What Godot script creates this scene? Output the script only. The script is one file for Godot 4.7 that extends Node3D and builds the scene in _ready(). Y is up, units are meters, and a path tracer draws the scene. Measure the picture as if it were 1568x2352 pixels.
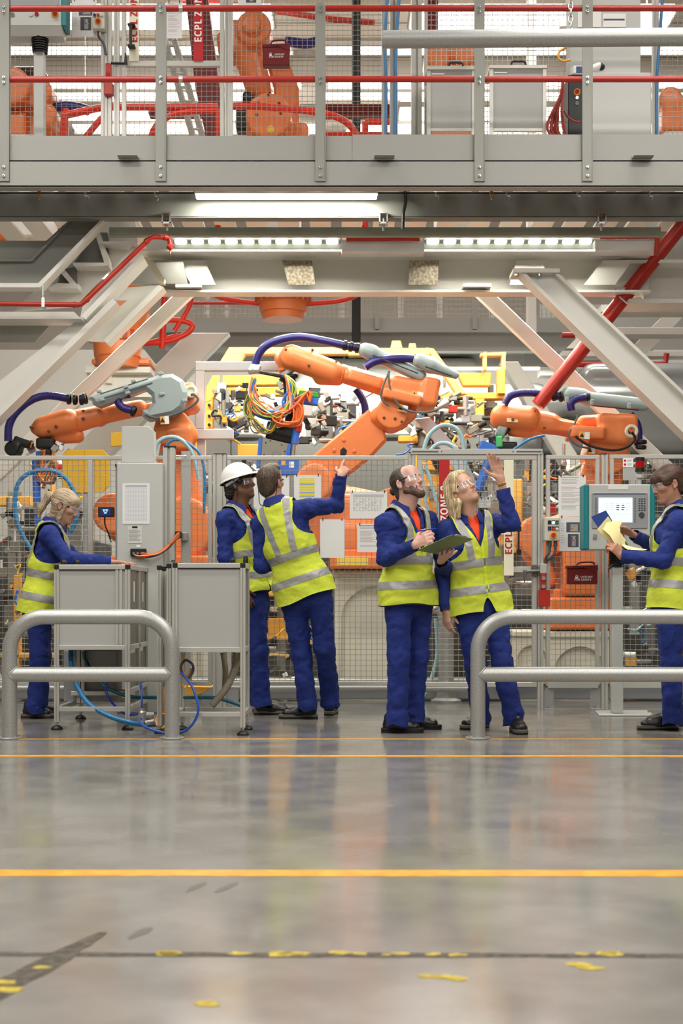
extends Node3D
# A car-body assembly hall: six workers in hi-vis vests before a fenced robot cell, a steel walkway and a second robot floor above.
const F := 3200.0      # focal length in pixels of the 1568 x 2352 frame
const CX := 784.0
const HY := 1382.0     # row of the horizon
const EYE := 0.86      # height of the lens above the floor


func W(x: float, y: float, d: float) -> Vector3:   # the point at depth d that is seen at pixel (x, y)
	return Vector3((x - CX) * d / F, EYE + (HY - y) * d / F, -d)


# ---------------------------------------------------------------- meshes
class MB:
	var v := PackedVector3Array()
	var n := PackedVector3Array()
	var uv := PackedVector2Array()
	var c := PackedColorArray()
	var ix := PackedInt32Array()
	var tint := Color.WHITE
	var tinted := false

	func vert(p: Vector3, nn: Vector3, u := Vector2.ZERO) -> int:
		v.append(p)
		n.append(nn)
		uv.append(u)
		c.append(tint)
		return v.size() - 1

	func tri(a: Vector3, b: Vector3, d: Vector3, out: Vector3) -> void:
		var nn := (d - a).cross(b - a)
		if nn.length_squared() < 1e-16:
			return
		nn = nn.normalized()
		if nn.dot(out) < 0:
			var t := b
			b = d
			d = t
			nn = -nn
		var i := vert(a, nn)
		vert(b, nn)
		vert(d, nn)
		ix.append_array([i, i + 1, i + 2])

	func quad(a: Vector3, b: Vector3, d: Vector3, e: Vector3, out: Vector3) -> void:
		var nn := (d - a).cross(b - a) + (e - a).cross(d - a)
		if nn.length_squared() < 1e-16:
			return
		nn = nn.normalized()
		if nn.dot(out) < 0:
			var t := b
			b = e
			e = t
			nn = -nn
		var i := vert(a, nn, Vector2(0, 1))
		vert(b, nn, Vector2(1, 1))
		vert(d, nn, Vector2(1, 0))
		vert(e, nn, Vector2(0, 0))
		ix.append_array([i, i + 1, i + 2, i, i + 2, i + 3])

	func box(xf: Transform3D, size: Vector3, bevel := 0.0) -> void:
		var h := size * 0.5
		var b := minf(bevel, minf(h.x, minf(h.y, h.z)) * 0.6)
		var axes := [Vector3.RIGHT, Vector3.UP, Vector3.BACK]
		for k in 3:
			var k1 := (k + 1) % 3
			var k2 := (k + 2) % 3
			for s in [-1.0, 1.0]:
				var o: Vector3 = axes[k] * h[k] * s
				var p1: Vector3 = axes[k1] * (h[k1] - b)
				var p2: Vector3 = axes[k2] * (h[k2] - b)
				quad(xf * (o - p1 - p2), xf * (o + p1 - p2), xf * (o + p1 + p2), xf * (o - p1 + p2), xf.basis * o)
		if b <= 0.0:
			return
		for k in 3:
			var k1 := (k + 1) % 3
			var k2 := (k + 2) % 3
			var along: Vector3 = axes[k] * (h[k] - b)
			for s in [-1.0, 1.0]:
				for t in [-1.0, 1.0]:
					var pa: Vector3 = axes[k1] * h[k1] * s + axes[k2] * (h[k2] - b) * t
					var pb: Vector3 = axes[k1] * (h[k1] - b) * s + axes[k2] * h[k2] * t
					quad(xf * (pa - along), xf * (pa + along), xf * (pb + along), xf * (pb - along), xf.basis * (pa + pb))
		for s in [-1.0, 1.0]:
			for t in [-1.0, 1.0]:
				for u in [-1.0, 1.0]:
					var g := Vector3(s, t, u)
					var q := Vector3(h.x - b, h.y - b, h.z - b)
					tri(xf * (Vector3(h.x, q.y, q.z) * g), xf * (Vector3(q.x, h.y, q.z) * g), xf * (Vector3(q.x, q.y, h.z) * g), xf.basis * g)

	func bx(lo: Vector3, hi: Vector3, bevel := 0.0) -> void:
		box(Transform3D(Basis(), (lo + hi) * 0.5), (hi - lo).abs(), bevel)

	func bar(a: Vector3, b: Vector3, w: float, h: float, up := Vector3.UP, bevel := 0.0) -> void:   # a box from a to b, w across and h along up
		box(Transform3D(MB.aim(b - a, up), (a + b) * 0.5), Vector3(w, h, (b - a).length()), bevel)

	static func aim(dir: Vector3, up := Vector3.UP) -> Basis:   # z along dir, y near up
		var z := dir.normalized()
		if absf(z.dot(up.normalized())) > 0.999:
			up = Vector3.FORWARD if absf(z.z) < 0.9 else Vector3.RIGHT
		var x := up.cross(z).normalized()
		return Basis(x, z.cross(x), z)

	func prism(poly: PackedVector2Array, xf: Transform3D, z0: float, z1: float, bevel := 0.0, smooth := false) -> void:   # poly in local xy, from z0 to z1
		var p := poly.duplicate()
		if Geometry2D.is_polygon_clockwise(p):
			p.reverse()
		var m := p.size()
		var t := Geometry2D.triangulate_polygon(p)
		var nrm := PackedVector2Array()
		for i in m:
			var e := p[(i + 1) % m] - p[i]
			nrm.append(Vector2(e.y, -e.x).normalized())
		var inner := PackedVector2Array()
		for i in m:
			var na := nrm[(i + m - 1) % m]
			var nb := nrm[i]
			var mid := (na + nb).normalized()
			inner.append(p[i] - mid * bevel / maxf(0.5, mid.dot(nb)))
		for s in [0, 1]:
			var z: float = z1 if s else z0
			var out: Vector3 = xf.basis.z * (1.0 if z == maxf(z0, z1) else -1.0)
			for i in range(0, t.size(), 3):
				var a := inner[t[i]]
				var b := inner[t[i + 1]]
				var d := inner[t[i + 2]]
				tri(xf * Vector3(a.x, a.y, z), xf * Vector3(b.x, b.y, z), xf * Vector3(d.x, d.y, z), out)
		var lo := minf(z0, z1)
		var hi := maxf(z0, z1)
		for i in m:
			var j := (i + 1) % m
			var o := xf.basis * Vector3(nrm[i].x, nrm[i].y, 0)
			var na := xf.basis * Vector3(nrm[i].x, nrm[i].y, 0)
			var nb := na
			if smooth:
				var pv := nrm[(i + m - 1) % m]
				var nx := nrm[j]
				if pv.dot(nrm[i]) > 0.6:
					na = xf.basis * Vector3(pv.x + nrm[i].x, pv.y + nrm[i].y, 0).normalized()
				if nx.dot(nrm[i]) > 0.6:
					nb = xf.basis * Vector3(nx.x + nrm[i].x, nx.y + nrm[i].y, 0).normalized()
			var q0 := xf * Vector3(p[i].x, p[i].y, lo + bevel)
			var q1 := xf * Vector3(p[j].x, p[j].y, lo + bevel)
			var q2 := xf * Vector3(p[j].x, p[j].y, hi - bevel)
			var q3 := xf * Vector3(p[i].x, p[i].y, hi - bevel)
			var f := vert(q0, na.normalized())
			vert(q1, nb.normalized())
			vert(q2, nb.normalized())
			vert(q3, na.normalized())
			if (q2 - q0).cross(q1 - q0).dot(o) > 0:
				ix.append_array([f, f + 1, f + 2, f, f + 2, f + 3])
			else:
				ix.append_array([f, f + 2, f + 1, f, f + 3, f + 2])
			if bevel > 0:
				quad(xf * Vector3(inner[i].x, inner[i].y, lo), xf * Vector3(inner[j].x, inner[j].y, lo), q1, q0, o - xf.basis.z)
				quad(xf * Vector3(inner[i].x, inner[i].y, hi), xf * Vector3(inner[j].x, inner[j].y, hi), q2, q3, o + xf.basis.z)

	func tube(path: PackedVector3Array, r: float, sides := 10, caps := true, r_end := -1.0) -> void:
		var m := path.size()
		var up := Vector3.UP
		var first := v.size()
		for i in m:
			var d := (path[mini(i + 1, m - 1)] - path[maxi(i - 1, 0)]).normalized()
			var x := up.cross(d)
			if x.length() < 0.05:
				x = Vector3.RIGHT.cross(d)
				if x.length() < 0.05:
					x = Vector3.BACK.cross(d)
			x = x.normalized()
			up = d.cross(x)
			var rr := r if r_end < 0 else lerpf(r, r_end, float(i) / (m - 1))
			for k in sides + 1:
				var a := TAU * k / sides
				var o := x * cos(a) + up * sin(a)
				vert(path[i] + o * rr, o, Vector2(float(k) / sides, float(i)))
		var w := sides + 1
		for i in m - 1:
			for k in sides:
				var a := first + i * w + k
				ix.append_array([a, a + w, a + 1, a + 1, a + w, a + w + 1])
		if caps:
			for e in [0, m - 1]:
				var cpt := path[e]
				var out := path[0] - path[1] if e == 0 else path[m - 1] - path[m - 2]
				for k in sides:
					var a: int = first + e * w + k
					tri(cpt, v[a], v[a + 1], out)

	func cyl(a: Vector3, b: Vector3, r: float, sides := 16, r2 := -1.0) -> void:
		tube(PackedVector3Array([a, b]), r, sides, true, r2)

	func lathe(profile: PackedVector2Array, xf: Transform3D, sides := 24, arc := TAU, squash := 1.0) -> void:   # profile (radius, height) turned about local y
		var m := profile.size()
		for i in m - 1:
			var p := profile[i]
			var q := profile[i + 1]
			var e := q - p
			var pn := Vector2(e.y, -e.x).normalized()
			var f := v.size()
			for k in sides + 1:
				var a := arc * k / sides
				var dir := Vector3(cos(a), 0, sin(a) * squash)
				var nn := (xf.basis * (Vector3(cos(a), 0, sin(a) / squash) * pn.x + Vector3.UP * pn.y)).normalized()
				vert(xf * (dir * p.x + Vector3.UP * p.y), nn)
				vert(xf * (dir * q.x + Vector3.UP * q.y), nn)
			for k in sides:
				var a := f + k * 2
				ix.append_array([a, a + 2, a + 1, a + 1, a + 2, a + 3])

	func sphere(o: Vector3, r: Vector3, b := Basis(), rings := 8, sides := 12) -> void:
		var f := v.size()
		for i in rings + 1:
			var t := PI * i / rings
			for k in sides + 1:
				var a := TAU * k / sides
				var d := Vector3(sin(t) * cos(a), cos(t), sin(t) * sin(a))
				vert(o + b * (d * r), (b * (d / r)).normalized())
		var w := sides + 1
		for i in rings:
			for k in sides:
				var a := f + i * w + k
				ix.append_array([a, a + w, a + 1, a + 1, a + w, a + w + 1])

	func add(o: MB) -> void:
		var f := v.size()
		v.append_array(o.v)
		n.append_array(o.n)
		uv.append_array(o.uv)
		c.append_array(o.c)
		for i in o.ix:
			ix.append(i + f)

	func done() -> ArrayMesh:
		var a := []
		a.resize(Mesh.ARRAY_MAX)
		a[Mesh.ARRAY_VERTEX] = v
		a[Mesh.ARRAY_NORMAL] = n
		a[Mesh.ARRAY_TEX_UV] = uv
		if tinted:
			a[Mesh.ARRAY_COLOR] = c
		a[Mesh.ARRAY_INDEX] = ix
		var m := ArrayMesh.new()
		m.add_surface_from_arrays(Mesh.PRIMITIVE_TRIANGLES, a)
		return m


# smooth path through points
func curve(p: Array, per := 8) -> PackedVector3Array:
	var o := PackedVector3Array()
	var m := p.size()
	for i in m - 1:
		var a: Vector3 = p[maxi(i - 1, 0)]
		var b: Vector3 = p[i]
		var c: Vector3 = p[i + 1]
		var d: Vector3 = p[mini(i + 2, m - 1)]
		for k in per:
			o.append(b.cubic_interpolate(c, a, d, float(k) / per))
	o.append(p[m - 1])
	return o


# ---------------------------------------------------------------- smooth solids: joined distance fields, meshed as surface nets
class Prim:
	var kind := 0
	var a: Vector3
	var ab: Vector3
	var inv := 0.0
	var s := Vector3.RIGHT
	var f := Vector3.BACK
	var x := Vector3.UP
	var wa := 0.0
	var wb := 0.0
	var da := 0.0
	var db := 0.0
	var zr := 0.0
	var rnd := true
	var rr := 0.0
	var k := 0.02
	var neg := false

	func dist(p: Vector3) -> float:
		var q := p - a
		if kind == 0:
			var t := clampf(q.dot(ab) * inv, 0.0, 1.0)
			q -= ab * t
			var w := wa + (wb - wa) * t
			if rnd:
				return q.length() - w
			var d := da + (db - da) * t
			var m := zr if zr > 0.0 else minf(w, d)
			var uu := q.dot(s) / w
			var vv := q.dot(f) / d
			var zz := q.dot(x) / m
			var k0 := sqrt(uu * uu + vv * vv + zz * zz)
			if k0 < 0.001:
				return -minf(m, minf(w, d))
			uu /= w
			vv /= d
			zz /= m
			return k0 * (k0 - 1.0) / sqrt(uu * uu + vv * vv + zz * zz)
		if kind == 1:
			var e := Vector3(absf(q.dot(s)) - wa, absf(q.dot(x)) - wb, absf(q.dot(f)) - da)
			return Vector3(maxf(e.x, 0.0), maxf(e.y, 0.0), maxf(e.z, 0.0)).length() + minf(maxf(e.x, maxf(e.y, e.z)), 0.0) - rr
		var h := q.dot(x)                                     # 2: a cylinder with rounded rims, half length wb, radius wa
		var e2 := Vector2((q - x * h).length() - wa, absf(h) - wb)
		return Vector2(maxf(e2.x, 0.0), maxf(e2.y, 0.0)).length() + minf(maxf(e2.x, e2.y), 0.0) - rr


class Iso:
	var v := PackedVector3Array()
	var n := PackedVector3Array()
	var c := PackedColorArray()
	var ix := PackedInt32Array()

	func moved(by: float) -> Iso:
		var o := Iso.new()
		o.v = v.duplicate()
		o.n = n
		o.c = c
		o.ix = ix
		for i in o.v.size():
			o.v[i] += n[i] * by
		return o

	func clip(g: Callable) -> Iso:                            # what lies where g >= 0, cut cleanly along g = 0
		var o := Iso.new()
		var val := PackedFloat32Array()
		for p in v:
			val.append(g.call(p))
		var map := PackedInt32Array()
		map.resize(v.size())
		map.fill(-1)
		var cut := {}
		for t in range(0, ix.size(), 3):
			var poly := PackedInt32Array()
			for k in 3:
				var i := ix[t + k]
				var j := ix[t + (k + 1) % 3]
				if val[i] >= 0.0:
					if map[i] < 0:
						map[i] = o.v.size()
						o.v.append(v[i])
						o.n.append(n[i])
					poly.append(map[i])
				if (val[i] >= 0.0) != (val[j] >= 0.0):
					var key := mini(i, j) * 4000000 + maxi(i, j)
					if not cut.has(key):
						var w := val[i] / (val[i] - val[j])
						cut[key] = o.v.size()
						o.v.append(v[i].lerp(v[j], w))
						o.n.append(n[i].lerp(n[j], w).normalized())
					poly.append(cut[key])
			for k in range(2, poly.size()):
				o.ix.append_array([poly[0], poly[k - 1], poly[k]])
		return o

	func into(m: MB, tint := Color.WHITE) -> void:
		var f := m.v.size()
		m.v.append_array(v)
		m.n.append_array(n)
		var u := PackedVector2Array()
		u.resize(v.size())
		m.uv.append_array(u)
		if c.size() == v.size():
			m.c.append_array(c)
		else:
			var cc := PackedColorArray()
			cc.resize(v.size())
			cc.fill(tint)
			m.c.append_array(cc)
		for i in ix:
			m.ix.append(i + f)


class Field:
	var prims: Array[Prim] = []
	var off := 0.0
	var amp := 0.0
	var noise: FastNoiseLite
	var ns := Vector3.ONE

	func cap(a: Vector3, b: Vector3, ra: float, rb: float, k := 0.02) -> Prim:
		var p := Prim.new()
		p.a = a
		p.ab = b - a
		p.inv = 1.0 / maxf(p.ab.length_squared(), 1e-9)
		p.wa = ra
		p.wb = rb
		p.k = k
		prims.append(p)
		return p

	func ecap(a: Vector3, b: Vector3, wa: float, da: float, wb: float, db: float, side: Vector3, k := 0.03) -> Prim:
		var p := cap(a, b, wa, wb, k)
		p.da = da
		p.db = db
		p.rnd = false
		p.x = (b - a).normalized()
		p.s = (side - p.x * side.dot(p.x)).normalized()
		p.f = p.s.cross(p.x)
		return p

	func ell(o: Vector3, b: Basis, r: Vector3, k := 0.02) -> Prim:
		var p := cap(o, o, r.x, r.x, k)
		p.inv = 0.0
		p.rnd = false
		p.da = r.z
		p.db = r.z
		p.zr = r.y
		p.s = b.x.normalized()
		p.x = b.y.normalized()
		p.f = b.z.normalized()
		return p

	func box(o: Vector3, b: Basis, half: Vector3, r: float, k := 0.02) -> Prim:
		var p := Prim.new()
		p.kind = 1
		p.a = o
		p.s = b.x.normalized()
		p.x = b.y.normalized()
		p.f = b.z.normalized()
		p.wa = half.x - r
		p.wb = half.y - r
		p.da = half.z - r
		p.rr = r
		p.k = k
		prims.append(p)
		return p

	func drum(a: Vector3, b: Vector3, radius: float, r := 0.01, k := 0.02) -> Prim:
		var p := Prim.new()
		p.kind = 2
		p.a = (a + b) * 0.5
		p.x = (b - a).normalized()
		p.wa = radius - r
		p.wb = (b - a).length() * 0.5 - r
		p.rr = r
		p.k = k
		prims.append(p)
		return p

	func sub(p: Prim) -> void:
		p.neg = true

	func at(p: Vector3, list: Array[Prim]) -> float:
		var d := 9.0
		for q in list:
			var e := q.dist(p)
			if q.neg:
				e = -e
				var h := maxf(q.k - absf(d - e), 0.0)
				d = maxf(d, e) + h * h / (4.0 * q.k)
			else:
				var h := maxf(q.k - absf(d - e), 0.0)
				d = minf(d, e) - h * h / (4.0 * q.k)
		d -= off
		if amp > 0.0 and absf(d) < 0.05:
			d += amp * noise.get_noise_3d(p.x * ns.x, p.y * ns.y, p.z * ns.z)
		return d

	func dist(p: Vector3) -> float:
		return at(p, prims)

	func bounds() -> AABB:
		var first := true
		var box := AABB()
		for p in prims:
			if p.neg:
				continue
			var r := maxf(maxf(p.wa, p.wb), maxf(maxf(p.da, p.db), p.zr)) + off
			if p.kind == 1:
				r = Vector3(p.wa, p.wb, p.da).length() + p.rr + off
			elif p.kind == 2:
				r = Vector2(p.wa, p.wb).length() + p.rr + off
			for e in [p.a, p.a + p.ab]:
				var b := AABB(e - Vector3.ONE * r, Vector3.ONE * r * 2.0)
				box = b if first else box.merge(b)
				first = false
		return box.grow(amp + 0.01)

	func mesh(cell: float, window := AABB()) -> Iso:
		var box := bounds()
		if window.has_volume():
			box = box.intersection(window)
		var lo := box.position - Vector3.ONE * cell * 1.5
		const B := 6
		var nb := ((box.size + Vector3.ONE * cell * 3.0) / (cell * B)).ceil()
		var bx := int(nb.x)
		var by := int(nb.y)
		var bz := int(nb.z)
		var nx := bx * B + 1
		var ny := by * B + 1
		var nz := bz * B + 1
		var sy := nx
		var sz := nx * ny
		var g := PackedFloat32Array()
		g.resize(nx * ny * nz)
		g.fill(9.0)
		var cells := PackedInt32Array()
		cells.resize(nx * ny * nz)
		cells.fill(-1)
		var active := PackedInt32Array()
		var half := cell * B * 0.5
		var diag := half * 1.75
		for kz in bz:
			for ky in by:
				for kx in bx:
					var o := lo + Vector3(kx, ky, kz) * (cell * B)
					var mid := o + Vector3.ONE * half
					var ds := PackedFloat32Array()
					var dm := 9.0
					for q in prims:
						var e := q.dist(mid)
						ds.append(e)
						if not q.neg and e < dm:
							dm = e
					if dm > diag * 1.25 + 0.05 + off:
						continue
					var list: Array[Prim] = []
					for i in prims.size():
						var q := prims[i]
						if q.neg:
							if ds[i] < diag * 1.3 + q.k:
								list.append(q)
						elif ds[i] < dm + diag * 2.2 + q.k:
							list.append(q)
					var dc := at(mid, list)
					if absf(dc) > diag * 1.35 + amp:
						continue
					active.append(kx * B + ky * B * sy + kz * B * sz)
					for cz in B + 1:
						for cy in B + 1:
							var row := kx * B + (ky * B + cy) * sy + (kz * B + cz) * sz
							var p := o + Vector3(0, cy * cell, cz * cell)
							for cx in B + 1:
								if g[row + cx] == 9.0:
									p.x = o.x + cx * cell
									g[row + cx] = at(p, list)
		var r := Iso.new()
		var v := PackedVector3Array()
		for base in active:
			for cz in B:
				for cy in B:
					for cx in B:
						var i := base + cx + cy * sy + cz * sz
						var d0 := g[i]
						var d1 := g[i + 1]
						var d2 := g[i + sy]
						var d3 := g[i + sy + 1]
						var d4 := g[i + sz]
						var d5 := g[i + sz + 1]
						var d6 := g[i + sz + sy]
						var d7 := g[i + sz + sy + 1]
						var m := int(d0 < 0) + int(d1 < 0) + int(d2 < 0) + int(d3 < 0) + int(d4 < 0) + int(d5 < 0) + int(d6 < 0) + int(d7 < 0)
						if m == 0 or m == 8:
							continue
						var sx := Vector3.ZERO
						var w := 0
						if (d0 < 0) != (d1 < 0):
							sx += Vector3(d0 / (d0 - d1), 0, 0)
							w += 1
						if (d2 < 0) != (d3 < 0):
							sx += Vector3(d2 / (d2 - d3), 1, 0)
							w += 1
						if (d4 < 0) != (d5 < 0):
							sx += Vector3(d4 / (d4 - d5), 0, 1)
							w += 1
						if (d6 < 0) != (d7 < 0):
							sx += Vector3(d6 / (d6 - d7), 1, 1)
							w += 1
						if (d0 < 0) != (d2 < 0):
							sx += Vector3(0, d0 / (d0 - d2), 0)
							w += 1
						if (d1 < 0) != (d3 < 0):
							sx += Vector3(1, d1 / (d1 - d3), 0)
							w += 1
						if (d4 < 0) != (d6 < 0):
							sx += Vector3(0, d4 / (d4 - d6), 1)
							w += 1
						if (d5 < 0) != (d7 < 0):
							sx += Vector3(1, d5 / (d5 - d7), 1)
							w += 1
						if (d0 < 0) != (d4 < 0):
							sx += Vector3(0, 0, d0 / (d0 - d4))
							w += 1
						if (d1 < 0) != (d5 < 0):
							sx += Vector3(1, 0, d1 / (d1 - d5))
							w += 1
						if (d2 < 0) != (d6 < 0):
							sx += Vector3(0, 1, d2 / (d2 - d6))
							w += 1
						if (d3 < 0) != (d7 < 0):
							sx += Vector3(1, 1, d3 / (d3 - d7))
							w += 1
						cells[i] = v.size()
						var zi := i / sz
						var yi := (i - zi * sz) / sy
						v.append(lo + (Vector3(i - zi * sz - yi * sy, yi, zi) + sx / w) * cell)
		var ix := PackedInt32Array()
		for i in cells.size():
			if cells[i] < 0:
				continue
			var here := g[i] < 0.0
			for ax in 3:
				var st := 1 if ax == 0 else (sy if ax == 1 else sz)
				if (g[i + st] < 0.0) == here:
					continue
				var s1 := sy if ax == 0 else (sz if ax == 1 else 1)
				var s2 := sz if ax == 0 else (1 if ax == 1 else sy)
				if i - s1 - s2 < 0:
					continue
				var a := cells[i - s1 - s2]
				var b := cells[i - s2]
				var c := cells[i]
				var d := cells[i - s1]
				if a < 0 or b < 0 or d < 0:
					continue
				if here:
					ix.append_array([a, c, b, a, d, c])
				else:
					ix.append_array([a, b, c, a, c, d])
		var n := PackedVector3Array()
		n.resize(v.size())
		for t in range(0, ix.size(), 3):
			var pa := v[ix[t]]
			var nn := (v[ix[t + 2]] - pa).cross(v[ix[t + 1]] - pa)
			n[ix[t]] += nn
			n[ix[t + 1]] += nn
			n[ix[t + 2]] += nn
		for i in n.size():
			n[i] = n[i].normalized()
		r.v = v
		r.n = n
		r.ix = ix
		return r


# ---------------------------------------------------------------- nodes
func origin_of(o: Node) -> Vector3:
	var p := Vector3.ZERO
	while o is Node3D and o != self:
		p += (o as Node3D).position
		o = o.get_parent()
	return p


func thing(called: String, label: String, category: String, at := Vector3.ZERO, group := "") -> Node3D:
	var o := Node3D.new()
	o.name = called
	add_child(o, true)
	o.position = at
	return tag(o, label, category, group)


func tag(o: Node3D, label: String, category: String, group := "") -> Node3D:
	o.set_meta("label", label)
	o.set_meta("category", category)
	if group:
		o.set_meta("group", group)
	return o


func obj(called: String, m, material: Material, parent: Node = self, label := "") -> MeshInstance3D:   # shapes are given in the world's axes
	var o := MeshInstance3D.new()
	o.name = called
	if m is MB:
		if m.v.size() == 0:
			return o
		m = m.done()
	o.mesh = m
	o.material_override = material
	parent.add_child(o, true)
	o.position = -origin_of(parent)
	if label:
		o.set_meta("label", label)
	return o


func struct(called: String, m, material: Material, parent: Node = self) -> MeshInstance3D:
	var o := obj(called, m, material, parent)
	if parent == self:
		o.set_meta("kind", "structure")
	return o


func solo(called: String, m, material: Material, label: String, category: String, group := "") -> MeshInstance3D:   # a thing that is one mesh, its node set at the middle of its base
	if m is MB:
		m = m.done()
	var b: AABB = m.get_aabb()
	var base := Vector3(b.get_center().x, b.position.y, b.get_center().z)
	var st := SurfaceTool.new()
	st.append_from(m, 0, Transform3D(Basis(), -base))
	var o := obj(called, st.commit(), material)
	o.position = base
	tag(o, label, category, group)
	return o


func pts(list: Array, d: float) -> PackedVector2Array:   # pixel outline, laid in the upright plane at depth d, in metres
	var o := PackedVector2Array()
	for i in range(0, list.size(), 2):
		var p := W(list[i], list[i + 1], d)
		o.append(Vector2(p.x, p.y))
	return o


func slab(m: MB, list: Array, d: float, thick: float, bevel := 0.0, smooth := false) -> void:   # that outline as a solid, its front at depth d
	m.prism(pts(list, d), Transform3D(Basis(), Vector3(0, 0, -d)), -thick, 0.0, bevel, smooth)


func rect(m: MB, x0: float, y0: float, x1: float, y1: float, d: float, thick: float, bevel := 0.0) -> void:
	var a := W(x0, y0, d)
	var b := W(x1, y1, d)
	m.bx(Vector3(a.x, b.y, -d - thick), Vector3(b.x, a.y, -d), bevel)


func section(kind: String, w: float, h: float, t := 0.012) -> PackedVector2Array:
	var x := w / 2
	var y := h / 2
	if kind == "I":
		return PackedVector2Array([Vector2(-x, -y), Vector2(x, -y), Vector2(x, -y + t), Vector2(t / 2, -y + t), Vector2(t / 2, y - t), Vector2(x, y - t), Vector2(x, y), Vector2(-x, y), Vector2(-x, y - t), Vector2(-t / 2, y - t), Vector2(-t / 2, -y + t), Vector2(-x, -y + t)])
	if kind == "C":
		return PackedVector2Array([Vector2(-x, -y), Vector2(x, -y), Vector2(x, -y + t), Vector2(-x + t, -y + t), Vector2(-x + t, y - t), Vector2(x, y - t), Vector2(x, y), Vector2(-x, y)])
	if kind == "L":
		return PackedVector2Array([Vector2(-x, -y), Vector2(x, -y), Vector2(x, -y + t), Vector2(-x + t, -y + t), Vector2(-x + t, y), Vector2(-x, y)])
	if kind == "slot":      # aluminium profile with a groove in each face
		var g := w * 0.11
		var e := w * 0.2
		var o := PackedVector2Array()
		for k in 4:
			for p in [Vector2(-x, -y), Vector2(-g, -y), Vector2(-g, -y + e), Vector2(g, -y + e), Vector2(g, -y)]:
				o.append(Vector2(p.x, p.y * 1.0).rotated(k * PI / 2))
		return o
	return PackedVector2Array([Vector2(-x, -y), Vector2(x, -y), Vector2(x, y), Vector2(-x, y)])


func girder(m: MB, a: Vector3, b: Vector3, sec: PackedVector2Array, up := Vector3.UP) -> void:
	m.prism(sec, Transform3D(MB.aim(b - a, up), a), 0.0, (b - a).length())


# ---------------------------------------------------------------- materials
var mats := {}


func mat(called: String, color: Color, rough := 0.5, metal := 0.0) -> StandardMaterial3D:
	if mats.has(called):
		return mats[called]
	var m := StandardMaterial3D.new()
	m.resource_name = called
	m.albedo_color = color
	m.roughness = rough
	m.metallic = metal
	mats[called] = m
	return m


func grain(m: StandardMaterial3D, scale: float, dark: Color, light: Color, freq := 0.02, size := 256, world := true, relief := 0.0, octaves := 4) -> StandardMaterial3D:   # mottled colour, the same from every side
	var nz := FastNoiseLite.new()
	nz.seed = int(scale * 100) + int(freq * 1000)
	nz.frequency = freq
	nz.fractal_octaves = octaves
	var t := NoiseTexture2D.new()
	t.width = size
	t.height = size
	t.seamless = true
	t.noise = nz
	var g := Gradient.new()
	g.offsets = PackedFloat32Array([0.25, 0.75])
	g.colors = PackedColorArray([dark, light])
	t.color_ramp = g
	m.albedo_color = Color.WHITE
	m.albedo_texture = t
	m.uv1_triplanar = true
	m.uv1_world_triplanar = world
	m.uv1_scale = Vector3.ONE * scale
	if relief > 0:
		var b := NoiseTexture2D.new()
		b.width = size
		b.height = size
		b.seamless = true
		b.noise = nz
		b.as_normal_map = true
		b.bump_strength = relief
		m.normal_enabled = true
		m.normal_texture = b
	return m


func glow(called: String, color: Color, energy: float) -> StandardMaterial3D:
	var m := mat(called, color, 0.5)
	m.emission_enabled = true
	m.emission = color
	m.emission_energy_multiplier = energy
	return m


var al: StandardMaterial3D        # brushed aluminium frames
var galv: StandardMaterial3D      # galvanised steel
var steel: StandardMaterial3D     # light grey painted steelwork
var deckgrey: StandardMaterial3D  # mid grey painted platform
var orange: StandardMaterial3D
var yellow: StandardMaterial3D
var black: StandardMaterial3D
var redpaint: StandardMaterial3D
var chrome: StandardMaterial3D
var blue_hose: StandardMaterial3D
var purple: StandardMaterial3D
var cover_grey: StandardMaterial3D
var cream: StandardMaterial3D
var paper: StandardMaterial3D
var white: StandardMaterial3D
var panel: StandardMaterial3D
var wire: StandardMaterial3D
var teal: StandardMaterial3D
var beige: StandardMaterial3D


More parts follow.
